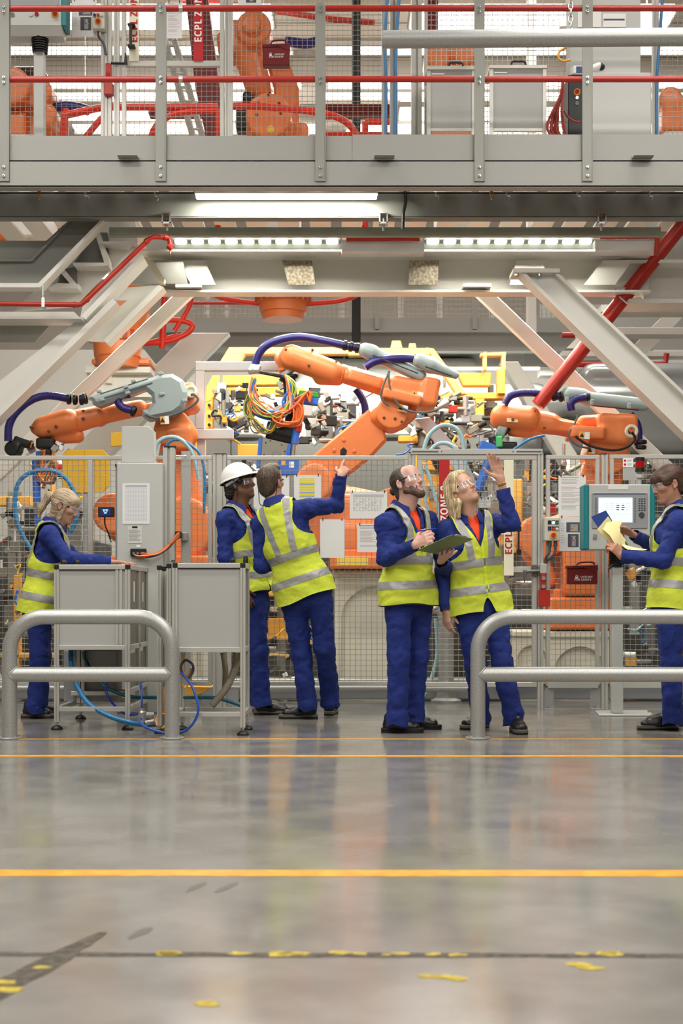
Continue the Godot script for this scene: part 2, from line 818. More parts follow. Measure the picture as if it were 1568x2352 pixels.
func _ready() -> void:
	seed(7)
	# camera: 50 mm, level, lens shifted up
	var cam := Camera3D.new()
	cam.name = "camera"
	var at := CameraAttributesPhysical.new()
	at.frustum_focal_length = 50.0
	at.frustum_focus_distance = 9.6
	at.frustum_near = 0.05
	at.frustum_far = 200.0
	at.exposure_aperture = 4.0
	cam.attributes = at
	cam.projection = Camera3D.PROJECTION_FRUSTUM
	cam.near = 0.05
	cam.far = 200.0
	cam.size = 0.05 * 2352.0 / F
	cam.frustum_offset = Vector2(0, 0.05 * 206.0 / F)
	cam.position = Vector3(0, EYE, 0)
	add_child(cam)
	cam.current = true
	# sky (outside the closed hall) and exposure
	var we := WorldEnvironment.new()
	we.name = "world"
	var env := Environment.new()
	env.background_mode = Environment.BG_SKY
	var sky := Sky.new()
	var sm := ProceduralSkyMaterial.new()
	sm.sky_top_color = Color(0.55, 0.65, 0.8)
	sm.sky_horizon_color = Color(0.8, 0.85, 0.9)
	sky.sky_material = sm
	env.sky = sky
	env.tonemap_mode = Environment.TONE_MAPPER_LINEAR
	env.tonemap_exposure = 1.75
	env.sdfgi_enabled = true
	env.ssao_enabled = true
	env.ssil_enabled = true
	we.environment = env
	add_child(we)
	# hall lamps: strip lights hung over the aisle and the far hall, and the roof lights
	materials()
	for e in [[-4.0, 12.0], [0.5, 11.0], [4.5, 9.0], [7.6, 7.5]]:
		hall_lamp(Vector3(-3.4, 6.4, -e[0]), e[1])
		hall_lamp(Vector3(3.4, 6.4, -e[0]), e[1])
	for x in [-3.4, 3.4]:
		hall_lamp(Vector3(x, 8.8, -9.6), 9.0)
	for d in [17.5, 21.0, 25.0, 31.0]:
		hall_lamp(Vector3(-3.0, 9.6, -d), 8.5, 4.5)
		hall_lamp(Vector3(3.0, 9.6, -d), 8.5, 4.5)
	shell()
	floor_marks()
	platform()
	cell_frame()
	fence()
	upstairs()
	robots()
	cell_fixtures()
	background()
	barriers()
	tables()
	cabinet_and_panels()
	people()


func materials() -> void:
	al = mat("aluminium", Color(0.74, 0.735, 0.71), 0.38, 0.35)
	galv = grain(mat("galvanised", Color.WHITE, 0.42, 0.55), 9.0, Color(0.64, 0.645, 0.64), Color(0.71, 0.71, 0.70), 0.035, 256, true)
	steel = mat("painted_steel", Color(0.87, 0.86, 0.83), 0.38)
	deckgrey = mat("platform_grey", Color(0.60, 0.595, 0.575), 0.45)
	orange = mat("robot_orange", Color(0.90, 0.50, 0.28), 0.35)
	yellow = mat("jig_yellow", Color(0.90, 0.66, 0.28), 0.42)
	black = mat("black_plastic", Color(0.055, 0.055, 0.06), 0.45)
	redpaint = mat("red_pipe", Color(0.70, 0.16, 0.115), 0.33)
	chrome = mat("bright_metal", Color(0.75, 0.75, 0.74), 0.25, 0.8)
	blue_hose = mat("blue_hose", Color(0.16, 0.47, 0.68), 0.35)
	purple = mat("purple_hose", Color(0.17, 0.14, 0.45), 0.35)
	cover_grey = mat("cover_grey", Color(0.60, 0.645, 0.65), 0.4)
	cream = mat("cream_paint", Color(0.86, 0.84, 0.77), 0.45)
	paper = mat("paper", Color(0.90, 0.90, 0.89), 0.25)
	white = mat("white_plastic", Color(0.92, 0.92, 0.91), 0.3)
	panel = mat("grey_panel", Color(0.66, 0.66, 0.65), 0.5)
	wire = mat("wire", Color(0.60, 0.59, 0.56), 0.4, 0.5)
	teal = mat("teal_trim", Color(0.10, 0.47, 0.50), 0.4)
	mat("bezel_blue", Color(0.16, 0.26, 0.46), 0.4)
	mat("bezel_grey", Color(0.56, 0.57, 0.58), 0.4)
	mat("console_grey", Color(0.70, 0.705, 0.69), 0.42)
	mat("cabinet_grey", Color(0.72, 0.725, 0.71), 0.4)
	mat("label_yellow", Color(0.93, 0.80, 0.32), 0.5)
	mat("bolt_dark", Color(0.42, 0.20, 0.10), 0.5)
	mat("slate_panel", Color(0.50, 0.51, 0.52), 0.5)
	beige = mat("hall_beige", Color(0.72, 0.68, 0.63), 0.7)


func hall_lamp(p: Vector3, energy: float, upward := 0.0) -> void:
	var o := thing("hall_lamp", "long white strip lamp hung from the hall roof", "lamp", p, "strip lamps under the hall roof")
	var m := MB.new()
	m.bx(p + Vector3(-2.0, 0.02, -0.35), p + Vector3(2.0, 0.12, 0.35), 0.02)
	m.cyl(p + Vector3(-1.6, 0.1, 0), p + Vector3(-1.6, 11.97 - p.y, 0), 0.01, 6)
	m.cyl(p + Vector3(1.6, 0.1, 0), p + Vector3(1.6, 11.97 - p.y, 0), 0.01, 6)
	obj("lamp_housing", m, steel, o)
	var g := MB.new()
	g.bx(p + Vector3(-1.95, 0.0, -0.3), p + Vector3(1.95, 0.02, 0.3))
	obj("lamp_diffuser", g, glow("lamp_glow", Color(1, 0.98, 0.95), 3.0), o)
	var l := AreaLight3D.new()
	l.name = "lamp_light"
	l.area_size = Vector2(3.9, 0.6)
	l.light_energy = energy
	l.light_color = Color(1.0, 0.985, 0.955)
	l.shadow_enabled = true
	l.area_range = 60.0
	add_child(l)
	l.position = p + Vector3(0, -0.03, 0)
	l.rotation_degrees = Vector3(-90, 0, 0)
	if upward > 0.0:                                         # the far lamps are open at the top as well
		g = MB.new()
		g.bx(p + Vector3(-1.95, 0.12, -0.3), p + Vector3(1.95, 0.14, 0.3))
		obj("lamp_diffuser", g, mats["lamp_glow"], o)
		var u := l.duplicate()
		u.light_energy = upward
		add_child(u, true)
		u.position = p + Vector3(0, 0.17, 0)
		u.rotation_degrees = Vector3(90, 0, 0)


func shell() -> void:
	var fm := grain(mat("floor_resin", Color.WHITE, 0.16), 0.35, Color(0.475, 0.465, 0.445), Color(0.53, 0.52, 0.50), 0.012, 512, true, 0.0, 5)
	var rn := NoiseTexture2D.new()
	rn.width = 512
	rn.height = 512
	rn.seamless = true
	var fn := FastNoiseLite.new()
	fn.seed = 3
	fn.frequency = 0.01
	fn.fractal_octaves = 5
	rn.noise = fn
	var rg := Gradient.new()
	rg.offsets = PackedFloat32Array([0.2, 0.8])
	rg.colors = PackedColorArray([Color(0.5, 0.5, 0.5), Color(1, 1, 1)])
	rn.color_ramp = rg
	fm.roughness = 0.20
	fm.roughness_texture = rn
	var m := MB.new()
	m.bx(Vector3(-16, -0.3, -38), Vector3(16, 0, 12))
	struct("floor", m, fm)
	m = MB.new()
	m.bx(Vector3(-16.3, 0, -38), Vector3(-16, 12, 12))
	struct("wall_left", m, beige)
	m = MB.new()
	m.bx(Vector3(16, 0, -38), Vector3(16.3, 12, 12))
	struct("wall_right", m, beige)
	m = MB.new()
	m.bx(Vector3(-16.3, 0, -38.3), Vector3(16.3, 12, -38))
	struct("wall_back", m, beige)
	m = MB.new()
	m.bx(Vector3(-16.3, 0, 12), Vector3(16.3, 12, 12.3))
	struct("wall_front", m, beige)
	m = MB.new()
	m.bx(Vector3(-16.3, 12, -38.3), Vector3(16.3, 12.3, 12.3))
	var roof := struct("ceiling", m, beige)
	for d in [20.0, 23.2, 25.2, 26.9, 28.6, 31.3, 34.0, 37.5]:
		m = MB.new()
		girder(m, Vector3(-16, 11.8, -d), Vector3(16, 11.8, -d), section("I", 0.22, 0.36, 0.025))
		obj("roof_beam", m, beige, roof)
	for d in [27.75, 29.6, 30.4, 32.5, 35.8]:
		for x in [-11.0, -4.6, 1.8, 8.2]:
			roof_light(Vector3(x + fmod(d * 1.7, 1.5), 11.97, -d), 0.75 if d != 30.4 else 0.45)


func roof_light(p: Vector3, w: float) -> void:
	var o := thing("roof_light", "bright white strip light set in the far hall roof", "light", p, "roof lights in the far hall")
	var m := MB.new()
	m.bx(p + Vector3(-2.9, -0.05, -w / 2), p + Vector3(2.9, 0.0, w / 2))
	obj("light_panel", m, glow("roof_glow", Color(1, 1, 0.99), 1.5), o)
	var f := MB.new()
	for s in [-1, 1]:
		f.bx(p + Vector3(-2.95, -0.08, s * w / 2 - 0.03), p + Vector3(2.95, 0.02, s * w / 2 + 0.03))
	obj("light_frame", f, steel, o)


func floor_marks() -> void:
	var paint := grain(mat("line_paint", Color.WHITE, 0.35), 1.2, Color(0.80, 0.56, 0.12), Color(0.90, 0.66, 0.18), 0.03, 256)
	var worn := grain(mat("worn_paint", Color.WHITE, 0.6), 2.0, Color(0.62, 0.55, 0.16), Color(0.78, 0.68, 0.18), 0.05, 256)
	var fillet := grain(mat("joint_filler", Color.WHITE, 0.8), 2.0, Color(0.24, 0.22, 0.19), Color(0.36, 0.33, 0.29), 0.05, 256)
	var fl := get_node("floor")
	for l in [[8.72, 0.05, 0.0], [7.76, 0.085, 0.003], [4.41, 0.10, 0.004]]:
		var m := MB.new()
		var d: float = l[0]
		var w: float = l[1]
		var s: float = l[2]
		var n := 60
		var rng := RandomNumberGenerator.new()
		rng.seed = int(d * 100)
		var poly := PackedVector2Array()
		for i in n + 1:                                      # a hand-painted edge wanders a little
			poly.append(Vector2(-15.9 + 31.8 * i / n, d - w / 2 + (rng.randf() - 0.5) * 0.006))
		for i in n + 1:
			poly.append(Vector2(15.9 - 31.8 * i / n, d + w / 2 + (rng.randf() - 0.5) * 0.006))
		m.prism(poly, Transform3D(Basis(Vector3(1, 0, s), Vector3(0, 0, -1), Vector3(0, 1, 0)), Vector3.ZERO), 0.0, 0.0015)
		obj("painted_line", m, paint, fl)
	# the old joint across the near floor, its branch to the lower left and what is left of the old yellow paint
	var rng := RandomNumberGenerator.new()
	rng.seed = 11
	var m := MB.new()
	var up := Transform3D(Basis(Vector3(1, 0, 0), Vector3(0, 0, -1), Vector3(0, 1, 0)), Vector3.ZERO)
	var a := PackedVector2Array()
	var b := PackedVector2Array()
	for i in 61:
		var x := -2.0 + 4.0 * i / 60
		var c := 3.405 - (x + 2.0) * 0.008
		a.append(Vector2(x, c - 0.014 - rng.randf() * 0.012))
		b.append(Vector2(x, c + 0.014 + rng.randf() * 0.012))
	b.reverse()
	a.append_array(b)
	m.prism(a, up, 0.0, 0.001)
	a = PackedVector2Array()
	b = PackedVector2Array()
	for i in 21:
		var t := i / 20.0
		var c := Vector2(-0.62, 3.62).lerp(Vector2(-0.86, 2.7), t)
		var w := 0.006 + 0.03 * minf(1.0, t * 3.0)
		a.append(c + Vector2(-w - rng.randf() * 0.012, 0))
		b.append(c + Vector2(w + rng.randf() * 0.012, 0))
	b.reverse()
	a.append_array(b)
	m.prism(a, up, 0.0, 0.0012)
	obj("floor_joint", m, fillet, fl)
	for k in 34:
		var c := Vector2.ZERO
		if k < 16:
			c = Vector2(-0.55 + rng.randf() * 1.65, 3.39 + rng.randf() * 0.02)
		elif k < 28:
			c = Vector2(-0.70, 3.3).lerp(Vector2(-0.85, 2.75), rng.randf()) + Vector2(rng.randf() * 0.05 - 0.02, 0)
		elif k < 31:
			c = Vector2(0.2 + (k - 28) * 0.028, 3.2 + (k - 28) * -0.01)
		else:
			c = [Vector2(0.58, 3.27), Vector2(-0.29, 2.98), Vector2(0.56, 3.30)][k - 31]
		var p := PackedVector2Array()
		var r := 0.010 + rng.randf() * 0.016
		for i in 9:
			var an := TAU * i / 9
			p.append(c + Vector2(cos(an) * 1.6, sin(an)) * r * (0.6 + 0.7 * rng.randf()))
		m = MB.new()
		m.prism(p, up, 0.0, 0.0016)
		obj("paint_flake", m, worn, fl)
	for s in [[-0.44, 4.20], [-0.345, 4.19], [-0.52, 3.62]]:      # dark scuffs
		m = MB.new()
		var p := PackedVector2Array()
		for i in 9:
			var an := TAU * i / 9
			var q := Vector2(cos(an) * 0.018, sin(an) * 0.07) * (0.7 + 0.5 * rng.randf())
			p.append(Vector2(s[0], s[1]) + Vector2(q.x + q.y * 0.3, q.y))
		m.prism(p, up, 0.0, 0.001)
		obj("floor_scuff", m, mat("scuff", Color(0.36, 0.345, 0.32), 0.5), fl)


func barriers() -> void:
	var d := 8.74
	for side in [0, 1]:
		var x0 := 22.0 if side == 0 else 1097.0
		var x1 := 395.0 if side == 0 else 1760.0
		var a := W(x0, 1697, d)
		var b := W(x1, 1697, d)
		a.y = 0
		b.y = 0
		var h := W(0, 1417, d).y
		var r := 0.047
		var bend := 0.215
		var o := thing("hoop_barrier", "galvanised tube hoop barrier in front of the two grey workbenches" if side == 0 else "galvanised tube hoop barrier in front of the blonde woman and the teal-edged console", "barrier", (a + b) / 2)
		var path := PackedVector3Array([a])
		for i in 11:
			var t := PI / 2 * i / 10
			path.append(Vector3(a.x + bend * (1 - cos(t)), h - bend + bend * sin(t), -d))
		for i in 11:
			var t := PI / 2 * (10 - i) / 10
			path.append(Vector3(b.x - bend * (1 - cos(t)), h - bend + bend * sin(t), -d))
		path.append(b)
		var m := MB.new()
		m.tube(path, r, 28)
		obj("hoop_tube", m, galv, o)
		m = MB.new()
		var ym := W(0, 1549, d).y
		m.cyl(Vector3(a.x, ym, -d), Vector3(b.x, ym, -d), r, 28)
		obj("cross_tube", m, galv, o)
		m = MB.new()
		for s in [a, b]:
			m = MB.new()
			m.lathe(PackedVector2Array([Vector2(0, 0.0), Vector2(0.078, 0.0), Vector2(0.08, 0.004), Vector2(0.08, 0.010), Vector2(0.078, 0.012), Vector2(0.0, 0.012)]), Transform3D(Basis(), s), 28)
			for k in 4:
				var an := TAU * (k + 0.5) / 4
				m.lathe(PackedVector2Array([Vector2(0.011, 0.012), Vector2(0.011, 0.02), Vector2(0.0, 0.022)]), Transform3D(Basis(), s + Vector3(cos(an) * 0.063, 0, sin(an) * 0.063)), 6)
			obj("base_plate", m, galv, o)
		for s in [[a, 1], [b, -1]]:                          # the weld bead where the cross tube meets the hoop
			var ring := PackedVector3Array()
			for k in 25:
				var an := TAU * k / 24
				ring.append(Vector3(s[0].x + s[1] * (sqrt(maxf(0.0, r * r - pow(sin(an) * r, 2))) + 0.002), ym + cos(an) * r, -d + sin(an) * r))
			m = MB.new()
			m.tube(ring, 0.005, 6, false)
			obj("weld_bead", m, galv, o)


func platform() -> void:
	var o := thing("walkway", "grey steel walkway high across the scene with red handrails and flat posts", "walkway", W(784, 430, 11.0))
	var m := MB.new()
	rect(m, -120, 368, 1690, 429, 11.0, 0.012)
	m.bx(W(-120, 429, 11.0) + Vector3(0, -0.002, -0.11), W(1690, 426, 11.0))
	m.bx(W(-120, 371, 11.0) + Vector3(0, 0, -0.11), W(1690, 368, 11.0))
	obj("edge_beam", m, deckgrey, o)
	m = MB.new()
	rect(m, -120, 312, 808, 370, 11.02, 0.008)
	obj("toe_board", m, deckgrey, o)
	m = MB.new()
	rect(m, 809, 309, 1690, 370, 11.02, 0.008)
	obj("toe_board", m, deckgrey, o)
	var y0 := 4.42
	for i in 25:
		m = MB.new()
		var x := -3.6 + i * 0.3
		m.bx(Vector3(x, y0, -14.4), Vector3(x + 0.2, y0 + 0.03, -11.1), 0.004)
		obj("deck_slat", m, steel, o)
	for y in [20.0, 183.0]:
		m = MB.new()
		m.cyl(W(-120, y, 11.02), W(1690, y - 1, 11.02), 0.024, 14)
		obj("handrail", m, redpaint, o)
		m = MB.new()
		m.cyl(W(411, y, 11.02), W(420, y, 11.02), 0.028, 14)
		obj("rail_sleeve", m, chrome, o)
	for x in [9.0, 369.0, 735.5, 1101.0, 1349.0]:
		var post := MB.new()
		var top := 4.0 if x in [369.0, 735.5] else -40.0
		var outline := [x - 12, 416, x + 12, 416, x + 12, top + 10, x + 8, top + 2, x, top, x - 8, top + 2, x - 12, top + 10]
		slab(post, outline, 10.985, 0.014, 0.002)
		post.bx(W(x + 9, 416, 10.985) + Vector3(0, 0, -0.06), W(x + 12, top + 12, 10.985))
		var p := obj("rail_post", post, mat("post_grey", Color(0.56, 0.56, 0.53), 0.42), o)
		for y in [15.0, 26.0, 178.0, 190.0, 384.0, 404.0]:
			var b := MB.new()
			var c := W(x, y, 10.985)
			b.lathe(PackedVector2Array([Vector2(0.014, 0.0), Vector2(0.014, 0.008), Vector2(0.011, 0.011), Vector2(0, 0.012)]), Transform3D(Basis(Vector3.RIGHT, Vector3.BACK, Vector3.DOWN), c), 6)
			b.cyl(c, c + Vector3(0.0, 0.0, 0.03), 0.005, 6)
			obj("bolt", b, chrome, p)
	for x in [296.0, 882.0, 1473.0]:
		m = MB.new()
		m.bx(W(x - 23, 366, 11.0) + Vector3(0, 0, -0.004), W(x + 23, 358, 11.0) + Vector3(0, 0, 0.008), 0.002)
		m.bx(W(x - 23, 366, 11.0) + Vector3(0, 0, 0), W(x + 23, 364, 11.0) + Vector3(0, 0, 0.10), 0.002)
		obj("step_bracket", m, deckgrey, o)
	# beam under the deck, its clamps and the angle bar they hold
	var b := thing("cross_beam", "dark grey steel beam under the walkway with clamps and hooks", "beam", W(784, 500, 11.6))
	m = MB.new()
	rect(m, -160, 442, 1730, 498, 11.6, 0.012)
	m.bx(W(-160, 500, 11.6) + Vector3(0, 0, -0.12), W(1730, 497, 11.6) + Vector3(0, 0, 0.0))
	m.bx(W(-160, 445, 11.6) + Vector3(0, 0, -0.12), W(1730, 441, 11.6) + Vector3(0, 0, 0.0))
	obj("beam_web", m, mat("beam_grey", Color(0.50, 0.50, 0.475), 0.5), b)
	for x in [383.0, 880.0, 1380.0]:
		m = MB.new()
		m.bx(W(x - 10, 516, 11.6) + Vector3(0, 0, -0.05), W(x - 7, 490, 11.6) + Vector3(0, 0, 0.05))
		m.bx(W(x + 7, 516, 11.6) + Vector3(0, 0, -0.05), W(x + 10, 490, 11.6) + Vector3(0, 0, 0.05))
		m.bx(W(x - 10, 494, 11.6) + Vector3(0, 0, 0.02), W(x + 10, 490, 11.6) + Vector3(0, 0, 0.055))
		m.bx(W(x - 10, 517, 11.6) + Vector3(0, 0, -0.05), W(x + 10, 513, 11.6) + Vector3(0, 0, 0.05))
		m.cyl(W(x, 530, 11.66), W(x, 500, 11.62), 0.012, 8)
		obj("beam_clamp", m, chrome, b)
	for x in [200.0, 360.0, 1005.0, 1168.0, 1330.0, 1496.0]:
		m = MB.new()
		m.tube(curve([W(x - 4, 442, 11.56), W(x - 5, 450, 11.56), W(x + 3, 452, 11.56), W(x + 1, 461, 11.56)], 4), 0.006, 6)
		obj("cable_hook", m, chrome, b)
	m = MB.new()
	girder(m, W(252, 534, 11.9), W(1515, 534, 11.9), section("L", 0.07, 0.07, 0.006))
	solo("angle_bar", m, mat("angle_grey", Color(0.58, 0.59, 0.53), 0.4, 0.2), "long grey steel angle bar clamped under the dark beam", "steel bar")
	# strip lamp under the walkway edge
	strip_lamp("walkway_lamp", 447, 868, 450, 11.42, "long bright tube lamp under the walkway edge, alone on the dark beam", 2.2)
	m = MB.new()
	m.tube(curve([W(930, 441, 11.6), W(931, 465, 11.54), W(926, 490, 11.5), W(925, 526, 11.5)], 6), 0.014, 8)
	solo("hanging_cable", m, black, "short thick black cable hanging beside the tube lamp", "cable")
	m = MB.new()
	m.cyl(W(85, 434, 11.15), W(1690, 431, 11.15), 0.016, 10)
	var sp := thing("sprinkler_pipe", "thin red sprinkler pipe running just beneath the walkway edge", "pipe", W(784, 435, 11.15))
	obj("pipe", m, redpaint, sp)
	for x in [90.0, 1128.0]:
		m = MB.new()
		m.cyl(W(x, 435, 11.15), W(x, 448, 11.15), 0.014, 8)
		m.cyl(W(x, 448, 11.15), W(x, 458, 11.15), 0.006, 6)
		obj("sprinkler_head", m, mat("brass", Color(0.65, 0.5, 0.3), 0.35, 0.7), sp)


func strip_lamp(called: String, x0: float, x1: float, y: float, d: float, label: String, energy: float) -> void:
	var a := W(x0, y, d)
	var b := W(x1, y, d)
	var o := thing(called, label, "lamp", (a + b) / 2)
	var m := MB.new()
	m.bx(a + Vector3(0, 0.012, -0.05), b + Vector3(0, 0.03, 0.03), 0.004)
	obj("lamp_housing", m, steel, o)
	m = MB.new()
	m.bx(a + Vector3(0.01, -0.02, -0.04), b + Vector3(-0.01, 0.012, 0.025), 0.006)
	obj("lamp_diffuser", m, glow("strip_glow", Color(1, 1, 0.97), 2.5), o)
	var l := AreaLight3D.new()
	l.name = "strip_light"
	l.area_size = Vector2((b - a).x * 0.98, 0.06)
	l.light_energy = energy
	l.light_color = Color(1.0, 1.0, 0.94)
	l.shadow_enabled = true
	l.area_range = 40.0
	add_child(l)
	l.position = (a + b) / 2 + Vector3(0, -0.03, 0.03)
	l.rotation_degrees = Vector3(-75 if d > 13.0 else -72, 0, 0)
	if d > 13.0:
		for q in [a.lerp(b, 0.1), a.lerp(b, 0.9)]:
			m = MB.new()
			m.cyl(q + Vector3(0, 0.02, 0), Vector3(q.x, 4.42 if d < 15.0 else 4.72, q.z), 0.006, 6)
			obj("hanger_rod", m, chrome, o)


func cell_frame() -> void:
	var o := thing("steel_portal", "pale grey welded steel frame with slanting legs carrying the upper robot floor", "steel frame", Vector3(0, 0, -12.6))
	var m := MB.new()
	var d := 12.5
	var warm := grain(mat("worn_plate", Color.WHITE, 0.3, 0.45), 2.5, Color(0.56, 0.50, 0.40), Color(0.74, 0.71, 0.66), 0.04, 256)
	# head beam: a channel open to the front
	var t := W(0, 580, d).y
	var bo := W(0, 660, d).y
	var xl := W(330, 0, d).x
	var xr := W(1500, 0, d).x
	m.bx(Vector3(xl, t, -12.80), Vector3(xr, t + 0.02, -12.45))
	obj("top_flange", m, steel, o)
	m = MB.new()
	m.bx(Vector3(xl, bo, -12.80), Vector3(xr, t, -12.78))
	obj("web", m, steel, o)
	m = MB.new()
	m.bx(Vector3(xl, bo - 0.02, -12.80), Vector3(xr, bo, -12.6))
	obj("bottom_flange", m, steel, o)
	m = MB.new()
	m.bx(Vector3(W(330, 0, d).x, t + 0.02, -12.68), Vector3(W(1520, 0, d).x, W(0, 540, d).y, -12.66))
	obj("lamp_board", m, steel, o)
	for s in [[402, 470, 495, 440], [648, 716, 724, 662], [940, 1008, 1004, 938], [1186, 1254, 1240, 1170], [1384, 1452, 1412, 1340]]:
		m = MB.new()
		slab(m, [s[0], 598, s[1], 598, s[2], 654, s[3], 654], 12.62, 0.012)
		obj("stiffener", m, warm if s[0] in [648, 940] else steel, o)
	# slanting legs
	m = MB.new()
	slab(m, [479, 600, 523, 600, -50, 1150, -98, 1150], 13.1, 0.10, 0.006)
	obj("leg", m, steel, o)
	m = MB.new()
	rect(m, 402, 652, 462, 660, 12.55, 0.24, 0.003)
	obj("leg_plate", m, steel, o)
	m = MB.new()
	slab(m, [1012, 600, 1058, 600, 1636, 1152, 1590, 1152], 13.2, 0.10, 0.006)
	obj("leg", m, steel, o)
	m = MB.new()
	rect(m, 1064, 651, 1128, 659, 12.55, 0.24, 0.003)
	obj("leg_plate", m, steel, o)
	m = MB.new()
	slab(m, [1203, 628, 1278, 628, 2318, 1612, 2204, 1612], 11.95, 0.02)
	obj("leg", m, steel, o)
	for e in [[1197, 628, 1208, 628, 2208, 1612, 2196, 1612], [1274, 628, 1284, 628, 2322, 1612, 2312, 1612]]:
		m = MB.new()
		slab(m, e, 11.88, 0.22)
		obj("leg_flange", m, steel, o)
	m = MB.new()
	rect(m, 1178, 616, 1286, 626, 11.86, 0.26, 0.003)
	var lp := obj("leg_plate", m, steel, o)
	for x in [1186.0, 1238.0]:
		m = MB.new()
		m.cyl(W(x, 626, 11.9), W(x, 634, 11.9), 0.022, 6)
		obj("bolt", m, chrome, lp)
	# left side: heavy leg, gusset and box
	m = MB.new()
	slab(m, [312, 556, 330, 590, 252, 692, -672, 1610, -780, 1610, -60, 922, 184, 730, 190, 700], 12.05, 0.02)
	obj("leg", m, steel, o)
	for e in [[322, 586, 332, 594, 196, 734, 186, 726], [258, 686, 268, 694, -668, 1610, -692, 1610]]:
		m = MB.new()
		slab(m, e, 11.93, 0.24)
		obj("leg_flange", m, steel, o)
	m = MB.new()
	slab(m, [236, 502, 310, 502, 316, 556, 170, 704, 30, 716, 92, 655], 12.15, 0.02)
	obj("gusset", m, steel, o)
	m = MB.new()
	slab(m, [362, 655, 376, 662, 246, 786, 184, 782, 292, 690, 240, 690, 270, 662], 12.4, 0.03)
	obj("gusset", m, steel, o)
	m = MB.new()
	slab(m, [364, 654, 376, 660, 246, 788, 236, 782], 12.25, 0.2)
	obj("gusset_flange", m, steel, o)
	m = MB.new()
	slab(m, [-60, 716, 170, 716, 186, 732, -60, 732], 11.9, 0.3)
	obj("side_beam", m, steel, o)
	m = MB.new()
	slab(m, [-60, 734, 90, 734, 112, 750, 80, 786, -60, 786], 12.2, 0.02)
	obj("side_beam", m, deckgrey, o)
	# box ribs along the gusset
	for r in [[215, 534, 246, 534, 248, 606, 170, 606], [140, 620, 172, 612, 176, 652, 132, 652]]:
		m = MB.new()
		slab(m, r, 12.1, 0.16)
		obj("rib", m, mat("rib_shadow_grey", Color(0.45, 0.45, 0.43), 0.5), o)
	for r in [[218, 536, 226, 530, 250, 596, 248, 612, 242, 612], [132, 618, 142, 612, 174, 650, 174, 660, 166, 658]]:
		m = MB.new()
		slab(m, r, 11.98, 0.16)
		obj("rib", m, steel, o)
	for r in [[166, 603, 250, 603, 248, 610, 170, 612], [134, 650, 180, 652, 178, 662, 108, 660], [226, 554, 308, 554, 310, 562, 228, 560]]:
		m = MB.new()
		slab(m, r, 11.96, 0.2)
		obj("rib", m, steel, o)
	m = MB.new()
	slab(m, [318, 606, 420, 600, 430, 652, 300, 652], 12.55, 0.05)
	obj("rib", m, deckgrey, o)
	m = MB.new()
	slab(m, [336, 597, 350, 597, 378, 640, 376, 650, 366, 650], 12.4, 0.1)
	obj("rib", m, mat("old_cream", Color(0.80, 0.77, 0.66), 0.45), o)
	# the dark kerb channel at the upper left
	var k := thing("corner_channel", "dark grey steel channel that turns upward at the upper left below the walkway", "steel channel", W(60, 660, 11.75))
	m = MB.new()
	slab(m, [-80, 553, 106, 553, 165, 500, 236, 500, 90, 652, -80, 652], 11.8, 0.03)
	obj("channel_web", m, mat("beam_grey", Color.WHITE), k)
	m = MB.new()
	slab(m, [236, 500, 244, 500, 92, 660, -80, 660, -80, 650, 88, 650], 11.68, 0.16)
	obj("channel_flange", m, steel, k)
	m = MB.new()
	slab(m, [-80, 596, 70, 596, 164, 500, 170, 500, 73, 600, -80, 600], 11.76, 0.06)
	obj("channel_fold", m, mat("beam_grey", Color.WHITE), k)
	# red pipes
	var rp := thing("fire_pipe", "bright red fire pipe stepping down along the left frame leg", "pipe", W(190, 700, 11.7))
	m = MB.new()
	m.tube(PackedVector3Array([W(-60, 697, 11.7), W(180, 700, 11.7), W(186, 699, 11.7), W(193, 694, 11.7), W(344, 548, 11.7), W(352, 544, 11.7), W(380, 545, 11.75), W(388, 548, 11.75), W(390, 556, 11.75), W(391, 568, 11.75)]), 0.021, 12)
	obj("pipe", m, redpaint, rp)
	for e in [[W(168, 700, 11.7), W(174, 700, 11.7)], [W(196, 691, 11.7), W(202, 685, 11.7)], [W(334, 557, 11.7), W(340, 551, 11.7)], [W(376, 545, 11.74), W(383, 546, 11.75)], [W(386, 564, 11.75), W(396, 572, 11.75)]]:
		m = MB.new()
		m.cyl(e[0], e[1], 0.027, 12)
		obj("pipe_collar", m, redpaint, rp)
	m = MB.new()
	m.cyl(W(391, 568, 11.75), W(391, 584, 11.75), 0.012, 8, 0.004)
	obj("sprinkler_head", m, mat("brass", Color(0.65, 0.5, 0.3)), rp)
	m = MB.new()
	m.bx(W(94, 706, 11.67), W(102, 682, 11.67) + Vector3(0, 0, -0.08), 0.004)
	m.cyl(W(98, 684, 11.7), W(98, 655, 11.7), 0.006, 6)
	obj("pipe_hanger", m, chrome, rp)
	var dp := thing("slanting_pipe", "thick glossy red pipe slanting down behind the right frame leg", "pipe", W(1260, 900, 12.9))
	m = MB.new()
	m.cyl(W(1600, 474, 12.75), W(1235, 930, 12.75), 0.066, 18)
	obj("pipe", m, redpaint, dp)
	m = MB.new()
	m.tube(PackedVector3Array([W(1418, 668, 12.8), W(1424, 684, 12.68), W(1440, 697, 12.66), W(1452, 694, 12.75)]), 0.008, 6)
	obj("cable_tie", m, white, dp)
	m = MB.new()
	m.bx(W(1414, 670, 12.7), W(1446, 660, 12.7) + Vector3(0, 0, -0.1), 0.004)
	obj("pipe_bracket", m, steel, dp)
	# lamps let into the head beam
	for e in [[394, 782], [975, 1366]]:
		led_batten(e[0], e[1], 552)
